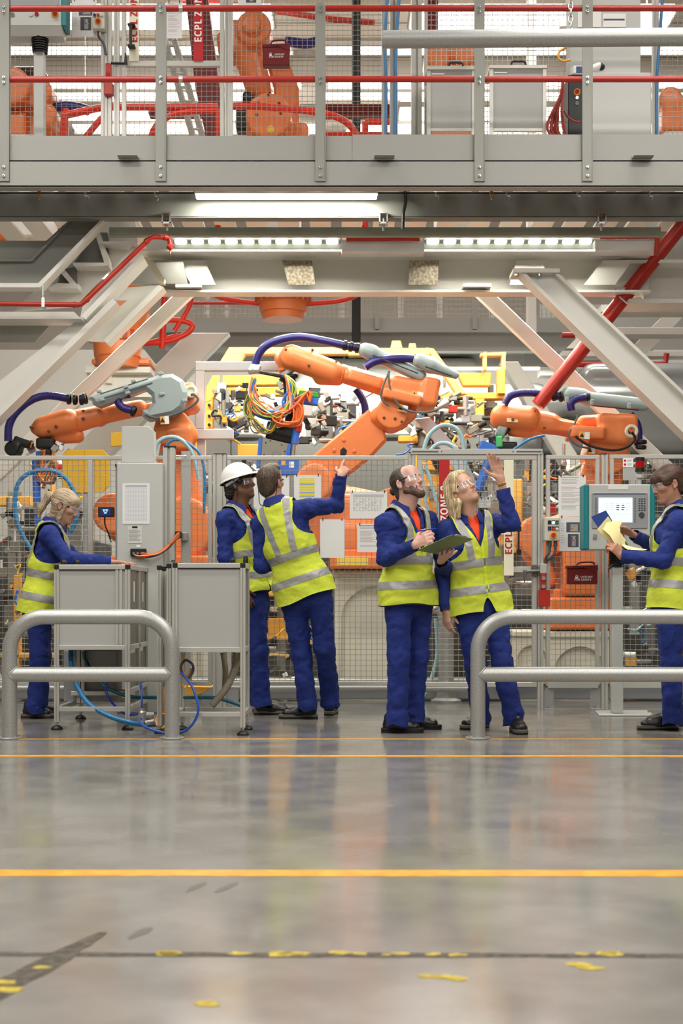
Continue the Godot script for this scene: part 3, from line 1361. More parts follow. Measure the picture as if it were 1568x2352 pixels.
	for e in [[784, 975, 556, 578, 795, 963], [1366, 1512, 550, 575, 1378, 1506]]:
		var bxo := thing("end_box", "white steel box with a red top pipe between the two lamp rows" if e[0] == 784 else "white steel box with a red top pipe right of the lamp rows", "junction box", W(e[0], e[3], 12.4))
		m = MB.new()
		rect(m, e[0], e[2], e[1], e[3], 12.4, 0.2, 0.004)
		obj("box", m, white, bxo)
		m = MB.new()
		m.cyl(W(e[4], e[2] - 6, 12.38), W(e[5], e[2] - 7, 12.38), 0.021, 12)
		if e[0] > 1000:
			m.tube(PackedVector3Array([W(1500, 543, 12.38), W(1508, 545, 12.38), W(1509, 552, 12.38), W(1506, 585, 12.36)]), 0.021, 12)
		obj("red_pipe", m, redpaint, bxo)
	# steelwork to the right of the cell, step by step further off
	var r := thing("right_steelwork", "pale steel beams and floor plates receding at the right edge above the robots", "steel frame", W(1500, 700, 15))
	var parts := [[1432, 602, 1640, 692, 12.9, 0.02, 0], [1428, 596, 1640, 604, 12.7, 0.4, 0], [1420, 686, 1640, 696, 12.7, 0.4, 0], [1478, 604, 1490, 690, 12.8, 0.1, 0], [1440, 495, 1640, 596, 13.4, 0.03, 1],
		[1380, 700, 1640, 716, 15.0, 0.3, 0], [1330, 752, 1640, 768, 17.0, 0.3, 0], [1290, 806, 1640, 818, 19.0, 0.3, 0], [1240, 846, 1640, 862, 21.0, 0.3, 0], [1240, 700, 1640, 880, 26.0, 0.05, 1]]
	for p in parts:
		m = MB.new()
		rect(m, p[0], p[1], p[2], p[3], p[4], p[5], 0.003)
		obj("beam" if p[3] - p[1] < 20 else "plate", m, deckgrey if p[6] else steel, r)
	for p in [[1300, 800, 1344, 800, 1444, 700, 1400, 700, 16.0], [1400, 850, 1446, 850, 1568, 728, 1520, 728, 18.0]]:
		m = MB.new()
		slab(m, [p[0], p[1], p[2], p[3], p[4], p[5], p[6], p[7]], p[8], 0.15)
		obj("brace", m, steel, r)
	m = MB.new()
	m.tube(curve([W(1290, 770, 18), W(1430, 770, 18), W(1600, 770, 18)], 3), 0.04, 10)
	obj("red_pipe", m, redpaint, r)
	m = MB.new()
	m.tube(PackedVector3Array([W(1290, 837, 19), W(1500, 837, 19), W(1528, 834, 19), W(1530, 812, 19)]), 0.04, 10)
	obj("red_pipe", m, redpaint, r)


func led_batten(x0: float, x1: float, y: float) -> void:
	var d := 12.42
	var a := W(x0, y, d)
	var b := W(x1, y, d)
	var o := thing("led_batten", "row of ten bright lamp lenses under the head beam, left of the white box" if x0 < 500 else "row of ten bright lamp lenses under the head beam, right of the white box", "lamp", (a + b) / 2)
	var m := MB.new()
	m.bx(a + Vector3(0, 0.03, -0.12), b + Vector3(0, 0.05, 0.02), 0.004)
	obj("lamp_housing", m, steel, o)
	m = MB.new()
	m.bx(a + Vector3(0, -0.028, -0.14), b + Vector3(0, 0.03, -0.12))
	obj("lamp_back", m, mat("back_grey", Color(0.42, 0.43, 0.41), 0.5), o)
	m = MB.new()
	slab(m, [x0, y + 8, x1, y + 8, x1, y + 27, x0, y + 27], d + 0.1, 0.01)
	obj("lamp_skirt", m, mat("skirt_grey", Color(0.68, 0.70, 0.65), 0.4), o)
	for k in 10:
		var c := a.lerp(b, (k + 0.5) / 10.0)
		m = MB.new()
		m.box(Transform3D(Basis(), c + Vector3(0, 0.0, -0.05)), Vector3(0.11, 0.04, 0.06), 0.018)
		obj("lamp_lens", m, glow("lens_glow", Color(1, 1, 0.96), 1.4), o)
	var l := AreaLight3D.new()
	l.name = "batten_light"
	l.area_size = Vector2((b - a).x, 0.08)
	l.light_energy = 6.0
	l.light_color = Color(1.0, 0.99, 0.93)
	l.shadow_enabled = true
	l.area_range = 40.0
	add_child(l)
	l.position = (a + b) / 2 + Vector3(0, -0.075, -0.05)
	l.rotation_degrees = Vector3(-85, 0, 0)


# ---------------------------------------------------------------- woven wire
func weave(m: MB, x0: float, y0: float, x1: float, y1: float, z: float, pitch := 0.043, r := 0.0021) -> void:
	var nx := int(round((x1 - x0) / pitch))
	var ny := int(round((y1 - y0) / pitch))
	var px := (x1 - x0) / nx
	var py := (y1 - y0) / ny
	for dir in 2:
		var count := (nx if dir == 0 else ny) - 1
		var along := ny if dir == 0 else nx
		for i in count:
			var f := m.v.size()
			for k in along + 1:
				var bend := r * (1.0 if (i + k + dir) % 2 == 0 else -1.0)
				var c := Vector3(x0 + px * (i + 1), y0 + py * k, z + bend) if dir == 0 else Vector3(x0 + px * k, y0 + py * (i + 1), z + bend)
				for s in 4:
					var an := PI / 4 + s * PI / 2
					var q := Vector3(cos(an), 0, sin(an)) if dir == 0 else Vector3(0, cos(an), sin(an))
					m.vert(c + q * r * 1.15, q)
			for k in along:
				for s in 4:
					var a := f + k * 4 + s
					var b := f + k * 4 + (s + 1) % 4
					if dir == 0:
						m.ix.append_array([a, b, a + 4, b, b + 4, a + 4])
					else:
						m.ix.append_array([a, a + 4, b, b, a + 4, b + 4])


func letters(text: String, size: float, m: Material, parent: Node, at: Vector3, turn := 0.0, deep := 0.002) -> MeshInstance3D:   # raised lettering, centred
	var t := TextMesh.new()
	var f := SystemFont.new()
	f.font_names = PackedStringArray(["Droid Sans"])
	f.font_weight = 700
	t.font = f
	t.text = text
	t.font_size = 64
	t.pixel_size = size / 64.0
	t.depth = deep
	var o := MeshInstance3D.new()
	o.name = "lettering"
	o.mesh = t
	o.material_override = m
	parent.add_child(o, true)
	o.position = at - origin_of(parent)
	o.rotation.z = turn
	return o


const FD := 11.14      # depth of the fence


func frame_bars(o: Node3D, x0: float, y0: float, x1: float, y1: float, w: float, d := FD, mids := [], across := []) -> void:   # a frame of square bars (pixels; w is the bar width)
	for b in [[x0, y0, x1, y0 + w, "top_rail"], [x0, y1 - w, x1, y1, "bottom_rail"], [x0, y0 + w, x0 + w, y1 - w, "stile"], [x1 - w, y0 + w, x1, y1 - w, "stile"]]:
		var m := MB.new()
		rect(m, b[0], b[1], b[2], b[3], d - 0.02, 0.04, 0.003)
		obj(b[4], m, al, o)
	for x in mids:
		var m := MB.new()
		rect(m, x - w * 0.6, y0 + w, x + w * 0.6, y1 - w, d - 0.02, 0.04, 0.003)
		obj("stile", m, al, o)
	for y in across:
		var m := MB.new()
		rect(m, x0 + w, y - w * 0.6, x1 - w, y + w * 0.6, d - 0.02, 0.04, 0.003)
		obj("middle_rail", m, al, o)


func mesh_infill(o: Node3D, x0: float, y0: float, x1: float, y1: float, d := FD) -> void:
	var a := W(x0, y1, d)
	var b := W(x1, y0, d)
	var m := MB.new()
	weave(m, a.x, a.y, b.x, b.y, -d)
	obj("wire_mesh", m, wire, o).set_meta("kind", "stuff")


func slot_post(called: String, x: float, w: float, y0: float, y1: float, d: float, label: String) -> Node3D:
	var a := W(x, y1, d)
	var b := W(x, y0, d)
	var ww := w * d / F
	var o := thing(called, label, "post", a)
	var m := MB.new()
	m.prism(section("slot", ww, ww), Transform3D(Basis(Vector3.RIGHT, Vector3.FORWARD, Vector3.UP), a), 0.0, b.y - a.y)
	obj("profile", m, al, o)
	return o


func fence() -> void:
	var names := ["wire mesh fence panel behind the woman with the ponytail, left of the grey cabinet", "wire mesh fence panel with hanging sheets behind the pointing man", "narrow wire mesh fence panel with the red lockout box", "wire mesh fence panel behind the teal-edged console at the right"]
	var spans := [[-40, 487, 1046.5], [521, 937, 1046.5], [1254, 1377, 1045], [1400, 1620, 1044]]
	for i in 4:
		var s: Array = spans[i]
		var o := thing("mesh_fence", names[i], "fence panel", W((s[0] + s[1]) / 2, 1575, FD), "mesh fence panels round the robot cell")
		frame_bars(o, s[0], s[2], s[1], 1575, 9.5, FD, [207.0] if i == 0 else [])
		mesh_infill(o, s[0] + 9, s[2] + 9, s[1] - 9, 1566)
		if i > 1:
			var m := MB.new()
			rect(m, s[0] + 4, 1562, s[1] - 4, 1580, FD - 0.03, 0.006)
			obj("kick_plate", m, al, o)
	for p in [[497, 15, 1043, "fence post beside the white helmet, left one of the pair"], [512, 15, 1043, "fence post beside the white helmet, right one of the pair"], [944, 11, 1040, "fence post left of the gate with the red sign strip"], [1240, 13, 1040, "fence post right of the gate, carrying the red lock switch"], [1387, 14, 1043, "slotted fence post behind the left edge of the teal-edged console"]]:
		var o := slot_post("fence_post", p[0], p[1], p[2], 1629, FD, p[3])
		var m := MB.new()
		rect(m, p[0] - p[1] * 0.5, p[2] - 2, p[0] + p[1] * 0.5, p[2], FD - 0.03, 0.06, 0.003)
		obj("end_cap", m, black, o)
		m = MB.new()
		var f := W(p[0] + p[1] * (0.6 if p[0] in [1240, 512] else -2.3), 1629, FD)
		var fw: float = p[1] * 1.8 * FD / F
		m.prism(PackedVector2Array([Vector2(0, 0), Vector2(fw, 0), Vector2(fw, 0.17), Vector2(fw * 0.2, 0.17), Vector2(0, 0.13)]), Transform3D(Basis(), f), -0.008, 0.0, 0.001)
		m.bx(f + Vector3(0, 0, -0.005), f + Vector3(fw, 0.008, 0.07), 0.001)
		var b := obj("foot_bracket", m, galv, o)
		m = MB.new()
		m.cyl(f + Vector3(fw * 0.35, 0.008, 0.04), f + Vector3(fw * 0.35, 0.03, 0.04), 0.010, 6)
		obj("bolt", m, chrome, b)
	# the gate
	var g := thing("fence_gate", "wire mesh gate with a red and a cream sign strip behind the blonde woman", "gate", W(1096, 1578, FD))
	frame_bars(g, 958, 1045, 1233, 1578, 11, FD, [], [1308.0])
	mesh_infill(g, 968, 1055, 1222, 1302)
	mesh_infill(g, 968, 1315, 1222, 1568)
	var m := MB.new()
	rect(m, 1008, 1056, 1032, 1318, FD - 0.03, 0.004)
	var st := obj("sign_strip", m, mat("sign_red", Color(0.70, 0.07, 0.10), 0.4), g, "red strip with white letters")
	letters("ECPL ZONE 8", 0.082, white, st, W(1020, 1186, FD - 0.033), PI / 2)
	m = MB.new()
	rect(m, 1157, 1056, 1179, 1322, FD - 0.03, 0.004)
	st = obj("sign_strip", m, mat("sign_cream", Color(0.90, 0.88, 0.78), 0.4), g, "cream strip with red letters")
	letters("ECPL ZONE 8", 0.078, mat("sign_red", Color.RED), st, W(1168, 1206, FD - 0.033), PI / 2)
	m = MB.new()
	m.bx(W(1188, 1270, FD - 0.09), W(1193, 1214, FD - 0.105), 0.004)
	for y in [1215.0, 1268.0]:
		m.bx(W(1185, y + 7, FD - 0.03), W(1197, y - 7, FD - 0.1), 0.006)
	obj("pull_handle", m, black, g)
	m = MB.new()
	rect(m, 1221, 1297, 1235, 1323, FD - 0.05, 0.03, 0.004)
	m.cyl(W(1240, 1311, FD - 0.07), W(1204, 1313, FD - 0.07), 0.014, 10)
	m.prism(pts([1201, 1309, 1209, 1309, 1208, 1322, 1205, 1338, 1203, 1336], FD - 0.07), Transform3D(Basis(), Vector3(0, 0, -FD + 0.07)), -0.012, 0.012, 0.003)
	obj("latch", m, mat("latch_metal", Color(0.40, 0.40, 0.39), 0.4, 0.5), g)
	var h := thing("gate_header", "aluminium header bar over the gate, raised above the fence top", "rail", W(1093, 1044, FD))
	m = MB.new()
	rect(m, 942, 1031, 1246, 1043.5, FD - 0.03, 0.06, 0.003)
	obj("bar", m, al, h)
	for e in [[946, 1006], [1186, 1243]]:
		m = MB.new()
		rect(m, e[0], 1036, e[1], 1039, FD - 0.0305, 0.002)
		obj("groove", m, mat("groove", Color(0.30, 0.30, 0.29), 0.5), h)
	for x in [1014.0, 1178.0]:
		m = MB.new()
		m.sphere(W(x, 1037.5, FD - 0.03), Vector3(0.005, 0.005, 0.003), Basis(), 5, 8)
		obj("screw", m, black, h)
	# lock switch on the gate post
	var k := thing("lock_switch", "red gate lock switch on the post right of the gate", "switch", W(1249, 1394, FD - 0.1))
	m = MB.new()
	rect(m, 1238, 1354, 1263, 1393, FD - 0.10, 0.07, 0.005)
	obj("switch_box", m, redpaint, k)
	m = MB.new()
	rect(m, 1242, 1316, 1254, 1354, FD - 0.09, 0.06, 0.004)
	obj("lock_body", m, redpaint, k)
	m = MB.new()
	rect(m, 1240, 1295, 1256, 1317, FD - 0.09, 0.06, 0.004)
	obj("bolt_guide", m, al, k)
	for y in [1328.0, 1347.0]:
		m = MB.new()
		m.cyl(W(1248, y, FD - 0.09), W(1248, y, FD - 0.115), 0.016, 14)
		obj("key_lock", m, chrome, k)
	# push-button box
	var pb := thing("button_box", "grey push-button box with a yellow and red stop button on the fence", "control box", W(1268, 1242, FD - 0.1))
	m = MB.new()
	rect(m, 1250, 1188, 1286, 1242, FD - 0.11, 0.09, 0.006)
	obj("housing", m, mat("box_grey", Color(0.76, 0.75, 0.70), 0.45), pb)
	var cols := [Color(0.06, 0.06, 0.07), Color(0.85, 0.93, 1.0), Color(0.08, 0.42, 0.32), Color(0.10, 0.22, 0.45), Color(0.80, 0.15, 0.08), Color(0.88, 0.88, 0.86)]
	for i in 6:
		var c := W(1261.5 + (i % 3) * 8.6, 1200.5 + (i / 3) * 14, FD - 0.11)
		m = MB.new()
		m.bx(c + Vector3(-0.013, -0.013, 0), c + Vector3(0.013, 0.018, 0.003), 0.001)
		var plate := obj("button_plate", m, black, pb)
		m = MB.new()
		m.cyl(c, c + Vector3(0, 0, 0.012), 0.011, 14)
		obj("push_button", m, glow("lit_button", cols[1], 1.2) if i == 1 else mat("button_%d" % i, cols[i], 0.35), plate)
	m = MB.new()
	var ec := W(1270, 1229, FD - 0.11)
	m.cyl(ec, ec + Vector3(0, 0, 0.008), 0.030, 20)
	var ring := obj("stop_ring", m, yellow, pb)
	m = MB.new()
	m.cyl(ec, ec + Vector3(0, 0, 0.03), 0.017, 18)
	obj("stop_button", m, redpaint, ring)
	for x in [1262.0, 1275.0]:
		m = MB.new()
		m.cyl(W(x, 1242, FD - 0.07), W(x, 1256, FD - 0.07), 0.016, 10)
		m.tube(curve([W(x, 1254, FD - 0.07), W(x - 1, 1268, FD - 0.07), W(x - 8, 1280, FD - 0.06), W(1253, 1292, FD - 0.03), W(1252, 1320, FD - 0.02)], 6), 0.011, 8)
		obj("conduit", m, mat("conduit_grey", Color(0.30, 0.31, 0.32), 0.5), pb)
	# lockout box
	var lb := thing("lockout_box", "dark red lockout box with white lettering hung on the narrow fence panel", "box", W(1338, 1342, FD - 0.1))
	lockout(lb, 1303, 1297, 1373, 1342, FD - 0.03)
	# wall display hung on the fence
	var td := thing("small_display", "small black display with a blue screen hung on the mesh left of the grey cabinet", "display", W(244, 1188, FD - 0.06))
	m = MB.new()
	rect(m, 225, 1164, 262, 1188, FD - 0.05, 0.03, 0.004)
	obj("housing", m, black, td)
	var im := Image.create(48, 32, false, Image.FORMAT_RGB8)
	im.fill(Color(0.10, 0.13, 0.30))
	for y in range(4, 26):
		var half := int(14 - (y - 4) * 0.45)
		im.fill_rect(Rect2i(24 - half, y, half * 2, 1), Color(0.55, 0.72, 0.95))
	for y in range(8, 19):
		for x in range(18, 30):
			if Vector2(x - 23.5, y - 13).length() < 5.2:
				im.set_pixel(x, y, Color(0.10, 0.45, 0.35))
	printed(td, "screen", 230, 1168, 254, 1183, FD - 0.052, im, 0.9)
	m = MB.new()
	m.tube(curve([W(240, 1188, FD - 0.04), W(241, 1205, FD - 0.04), W(247, 1220, FD - 0.03), W(255, 1245, FD + 0.02)], 6), 0.006, 6)
	obj("cable", m, black, td)
	# sheets in clear sleeves, tied to the mesh
	sheet(675, 1091, 737, 1150, "table", "sheet with a yellow and blue table hung beside the dark-haired man's head")
	sheet(582, 1094, 664, 1192, "blank", "plain sheet in a sleeve hung between the helmet and the dark-haired man")
	sheet(803, 1129, 889, 1191, "grid", "landscape sheet with a fine grey table hung beside the bearded man")
	sheet(735, 1193, 791, 1281, "blank", "plain white upright sheet hung below the raised blue sleeve")
	sheet(820, 1204, 878, 1268, "text", "sheet of small text hung low beside the bearded man's sleeve")
	sheet(1282, 1093, 1345, 1186, "letter", "upright sheet of text hung above the picture sheet by the button box")
	sheet(1284, 1187, 1341, 1266, "photos", "sheet with two small pictures hung right of the button box")
	sheet(1099, 1144, 1127, 1166, "text", "small sheet with a blue line hung on the gate behind the blonde woman", FD + 0.05)
	var card := thing("sign_card", "small white card with two red dots on the fence by the red beacon", "card", W(1443, 1073, FD - 0.03))
	var ci := Image.create(32, 26, false, Image.FORMAT_RGB8)
	ci.fill(Color(0.92, 0.92, 0.91))
	for y in [7, 18]:
		for dy in 7:
			for dx in 7:
				if Vector2(dx - 3, dy - 3).length() < 3.2:
					ci.set_pixel(3 + dx, y - 3 + dy, Color(0.75, 0.1, 0.12))
		ci.fill_rect(Rect2i(13, y - 2, 15, 2), Color(0.55, 0.5, 0.5))
		ci.fill_rect(Rect2i(13, y + 2, 11, 1), Color(0.6, 0.6, 0.6))
	printed(card, "card", 1430, 1052, 1454, 1073, FD - 0.03, ci)
	m = MB.new()
	rect(m, 1430, 1073, 1462, 1103, FD - 0.026, 0.004)
	obj("back_plate", m, panel, card)


func printed(parent: Node, called: String, x0: float, y0: float, x1: float, y1: float, d: float, im: Image, emit := 0.0) -> MeshInstance3D:   # a thin printed sheet facing the aisle
	var a := W(x0, y0, d)
	var b := W(x1, y1, d)
	var m := MB.new()
	m.quad(Vector3(a.x, a.y, a.z), Vector3(b.x, a.y, a.z), Vector3(b.x, b.y, a.z), Vector3(a.x, b.y, a.z), Vector3.BACK)
	m.uv = PackedVector2Array([Vector2(0, 0), Vector2(1, 0), Vector2(1, 1), Vector2(0, 1)]) if m.v[0].is_equal_approx(Vector3(a.x, a.y, a.z)) and m.v[1].is_equal_approx(Vector3(b.x, a.y, a.z)) else PackedVector2Array([Vector2(0, 0), Vector2(0, 1), Vector2(1, 1), Vector2(1, 0)])
	m.bx(Vector3(a.x, b.y, a.z - 0.0025), Vector3(b.x, a.y, a.z - 0.0005))
	var last := m.uv.size()
	for i in range(4, last):
		m.uv[i] = Vector2(0.01, 0.01)
	var t := ImageTexture.create_from_image(im)
	var sm := StandardMaterial3D.new()
	sm.resource_name = "print"
	sm.albedo_texture = t
	sm.roughness = 0.22
	if emit > 0:
		sm.albedo_color = Color(0.2, 0.2, 0.2)
		sm.emission_enabled = true
		sm.emission = Color.WHITE
		sm.emission_texture = t
		sm.emission_operator = BaseMaterial3D.EMISSION_OP_MULTIPLY
		sm.emission_energy_multiplier = emit
	return obj(called, m, sm, parent)


func sheet(x0: float, y0: float, x1: float, y1: float, kind: String, label: String, d := FD - 0.03) -> void:
	var o := thing("notice_sheet", label, "notice", W((x0 + x1) / 2, y1, d))
	var w := 64
	var h := int(64.0 * (y1 - y0) / (x1 - x0))
	var im := Image.create(w, h, false, Image.FORMAT_RGB8)
	im.fill(Color(0.87, 0.87, 0.87))
	var rng := RandomNumberGenerator.new()
	rng.seed = int(x0 + y0)
	if kind == "table":
		for i in 14:
			im.fill_rect(Rect2i(13, 8 + i * 4, 36, 3), Color(0.87, 0.80, 0.20) if i not in [3, 8, 10] else Color(0.50, 0.62, 0.72))
	elif kind == "grid":
		im.fill_rect(Rect2i(6, 5, 52, 5), Color(0.72, 0.72, 0.73))
		for i in 11:
			for k in 10:
				im.fill_rect(Rect2i(6 + k * 5, 12 + i * 2, 1 + rng.randi() % 4, 1), Color(0.62, 0.62, 0.63))
	elif kind == "text" or kind == "letter":
		for i in int(h / 3.0) - 6:
			if kind == "letter" and i % 5 == 4 or rng.randf() < 0.12:
				continue
			im.fill_rect(Rect2i(7, 8 + i * 3, 26 + rng.randi() % 24, 1), Color(0.58, 0.58, 0.6) if i % 4 != 3 else Color(0.75, 0.5, 0.5))
		im.fill_rect(Rect2i(7, 3, 40, 2), Color(0.40, 0.45, 0.65) if kind == "text" else Color(0.7, 0.66, 0.45))
	elif kind == "photos":
		for r in [Rect2i(18, 14, 38, 26), Rect2i(22, 44, 28, 34)]:
			im.fill_rect(r, Color(0.33, 0.33, 0.36))
			im.fill_rect(Rect2i(r.position + Vector2i(10, 5), r.size - Vector2i(18, 8)), Color(0.62, 0.61, 0.60))
			for k in 6:
				im.fill_rect(Rect2i(r.position + Vector2i(11 + k % 3 * 4, 9 + k / 3 * 6), Vector2i(2, 3)), [Color(0.1, 0.1, 0.1), Color(0.8, 0.8, 0.9), Color(0.1, 0.4, 0.3), Color(0.1, 0.2, 0.5), Color(0.8, 0.2, 0.1), Color(0.8, 0.7, 0.1)][k])
			for k in 4:
				im.fill_rect(Rect2i(4, r.position.y + 3 + k * 6, 9, 1), Color(0.6, 0.6, 0.62))
	printed(o, "sheet", x0, y0, x1, y1, d, im)
	for x in [x0 + 6, x1 - 6]:                                # the ties that hold it
		var m := MB.new()
		m.bx(W(x - 1, y0 + 3, d - 0.004), W(x + 1, y0 - 3, d) + Vector3(0, 0, -0.03), 0.001)
		obj("tie", m, black, o)


func lockout(o: Node3D, x0: float, y0: float, x1: float, y1: float, d: float) -> void:
	var dark := mat("lockout_red", Color(0.42, 0.055, 0.085), 0.4)
	var m := MB.new()
	rect(m, x0 + 1, y0 + 8, x1 - 1, y1, d - 0.09, 0.09, 0.008)
	var b := obj("box_body", m, dark, o)
	m = MB.new()
	slab(m, [x0, y0 + 2, x1, y0, x1, y0 + 12, x1 - 3, y0 + 17, x0 + (x1 - x0) * 0.55, y0 + 8, x0, y0 + 9], d - 0.095, 0.1, 0.004)
	var lid := obj("box_lid", m, dark, o)
	for i in 6:
		var c := W(lerpf(x0 + 20, x1 - 9, i / 5.0), y0 + 4, d - 0.0955)
		m = MB.new()
		m.cyl(c, c + Vector3(0, 0, 0.002), 0.006, 8)
		obj("padlock_hole", m, black, lid)
	m = MB.new()
	m.tube(curve([W(lerpf(x0, x1, 0.3), y0 + 2, d - 0.05), W(lerpf(x0, x1, 0.4), y0 - 5, d - 0.05), W(lerpf(x0, x1, 0.8), y0 - 6, d - 0.05), W(lerpf(x0, x1, 0.88), y0 + 1, d - 0.05)], 5), 0.008, 8)
	obj("carry_handle", m, dark, o)
	var k := (x1 - x0) / 70.0
	var w := mat("lettering_white", Color(0.85, 0.8, 0.8), 0.5)
	letters("LOCK OUT", 0.020 * k, w, b, W(lerpf(x0, x1, 0.62), y0 + 28 * k, d - 0.092))
	letters("FOR SAFETY", 0.024 * k, w, b, W(lerpf(x0, x1, 0.5), y0 + 34.5 * k, d - 0.092))
	m = MB.new()
	var pc := W(lerpf(x0, x1, 0.30), y0 + 29 * k, d - 0.091)
	m.bx(pc + Vector3(-0.012, -0.012, 0) * k, pc + Vector3(0.012, 0.006, 0.002) * k)
	var arc := PackedVector3Array()
	for i in 9:
		var an := PI * i / 8
		arc.append(pc + Vector3(cos(an) * 0.008, 0.006 + sin(an) * 0.011, 0.001) * k)
	m.tube(arc, 0.0025 * k, 5)
	obj("padlock_mark", m, w, b)


func foot(o: Node3D, c: Vector3, r: float, up: float) -> void:
	var m := MB.new()
	m.lathe(PackedVector2Array([Vector2(0, 0), Vector2(r, 0), Vector2(r, 0.010), Vector2(r * 0.75, 0.020), Vector2(0.018, 0.028), Vector2(0.010, 0.03), Vector2(0, 0.031)]), Transform3D(Basis(), c), 18)
	var f := obj("levelling_foot", m, black, o)
	m = MB.new()
	m.cyl(c + Vector3(0, 0.028, 0), c + Vector3(0, up, 0), 0.008, 8)
	m.lathe(PackedVector2Array([Vector2(0.013, 0.04), Vector2(0.013, 0.052)]), Transform3D(Basis(), c), 6)
	obj("spindle", m, chrome, f)


func bench(o: Node3D, x0: float, x1: float, d0: float, d1: float, ft: Array) -> void:
	# x0..x1: outer faces of the front legs in pixels at depth d0; d1: depth of the rear legs; ft: [top, panel bottom, shelf] rows at d0
	var a := W(x0, 0, d0).x
	var b := W(x1, 0, d0).x
	var top := W(0, ft[0], d0).y
	var pb := W(0, ft[1], d0).y
	var sh := W(0, ft[2], d0).y
	var w := 0.032
	for z in [d0 + w / 2, d1 - w / 2]:
		for x in [a + w / 2, b - w / 2]:
			var m := MB.new()
			m.prism(section("slot", w, w), Transform3D(Basis(Vector3.RIGHT, Vector3.FORWARD, Vector3.UP), Vector3(x, 0.05, -z)), 0.0, top - 0.05 - w)
			obj("leg", m, al, o)
			foot(o, Vector3(x, 0, -z), 0.04, 0.06)
			m = MB.new()
			m.bx(Vector3(x - w / 2, top - w, -z - w / 2), Vector3(x + w / 2, top, -z + w / 2), 0.002)
			obj("corner_cap", m, black, o)
	for z in [d0 + w / 2, d1 - w / 2]:
		for y in [top - w / 2, pb - w / 2, sh]:
			var m := MB.new()
			m.bx(Vector3(a + w, y - w / 2, -z - w / 2), Vector3(b - w, y + w / 2, -z + w / 2), 0.002)
			obj("cross_rail", m, al, o)
	for x in [a + w / 2, b - w / 2]:
		for y in [top - w / 2, pb - w / 2, sh]:
			var m := MB.new()
			m.bx(Vector3(x - w / 2, y - w / 2, -d1 + w), Vector3(x + w / 2, y + w / 2, -d0 - w), 0.002)
			obj("side_rail", m, al, o)
	var m := MB.new()
	m.bx(Vector3(a + w, pb, -d0 - 0.02), Vector3(b - w, top - w - 0.006, -d0 - 0.014))
	obj("front_panel", m, panel, o)
	m = MB.new()
	m.bx(Vector3(a + w, top - w - 0.006, -d0 - 0.02), Vector3(b - w, top - w, -d0 - 0.006))
	obj("rubber_strip", m, black, o)
	m = MB.new()
	m.bx(Vector3(a + w, top - 0.012, -d1 + w), Vector3(b - w, top - 0.004, -d0 - w))
	obj("bench_top", m, panel, o)
	m = MB.new()
	m.bx(Vector3(a + 0.012, pb, -d1 + w), Vector3(a + 0.018, top - w, -d0 - w))
	obj("side_panel", m, mat("smoked_panel", Color(0.36, 0.35, 0.30), 0.15), o)
	m = MB.new()
	m.bx(Vector3(a + w, pb, -d1 + 0.014), Vector3(b - w, top - w, -d1 + 0.02))
	obj("rear_panel", m, panel, o)


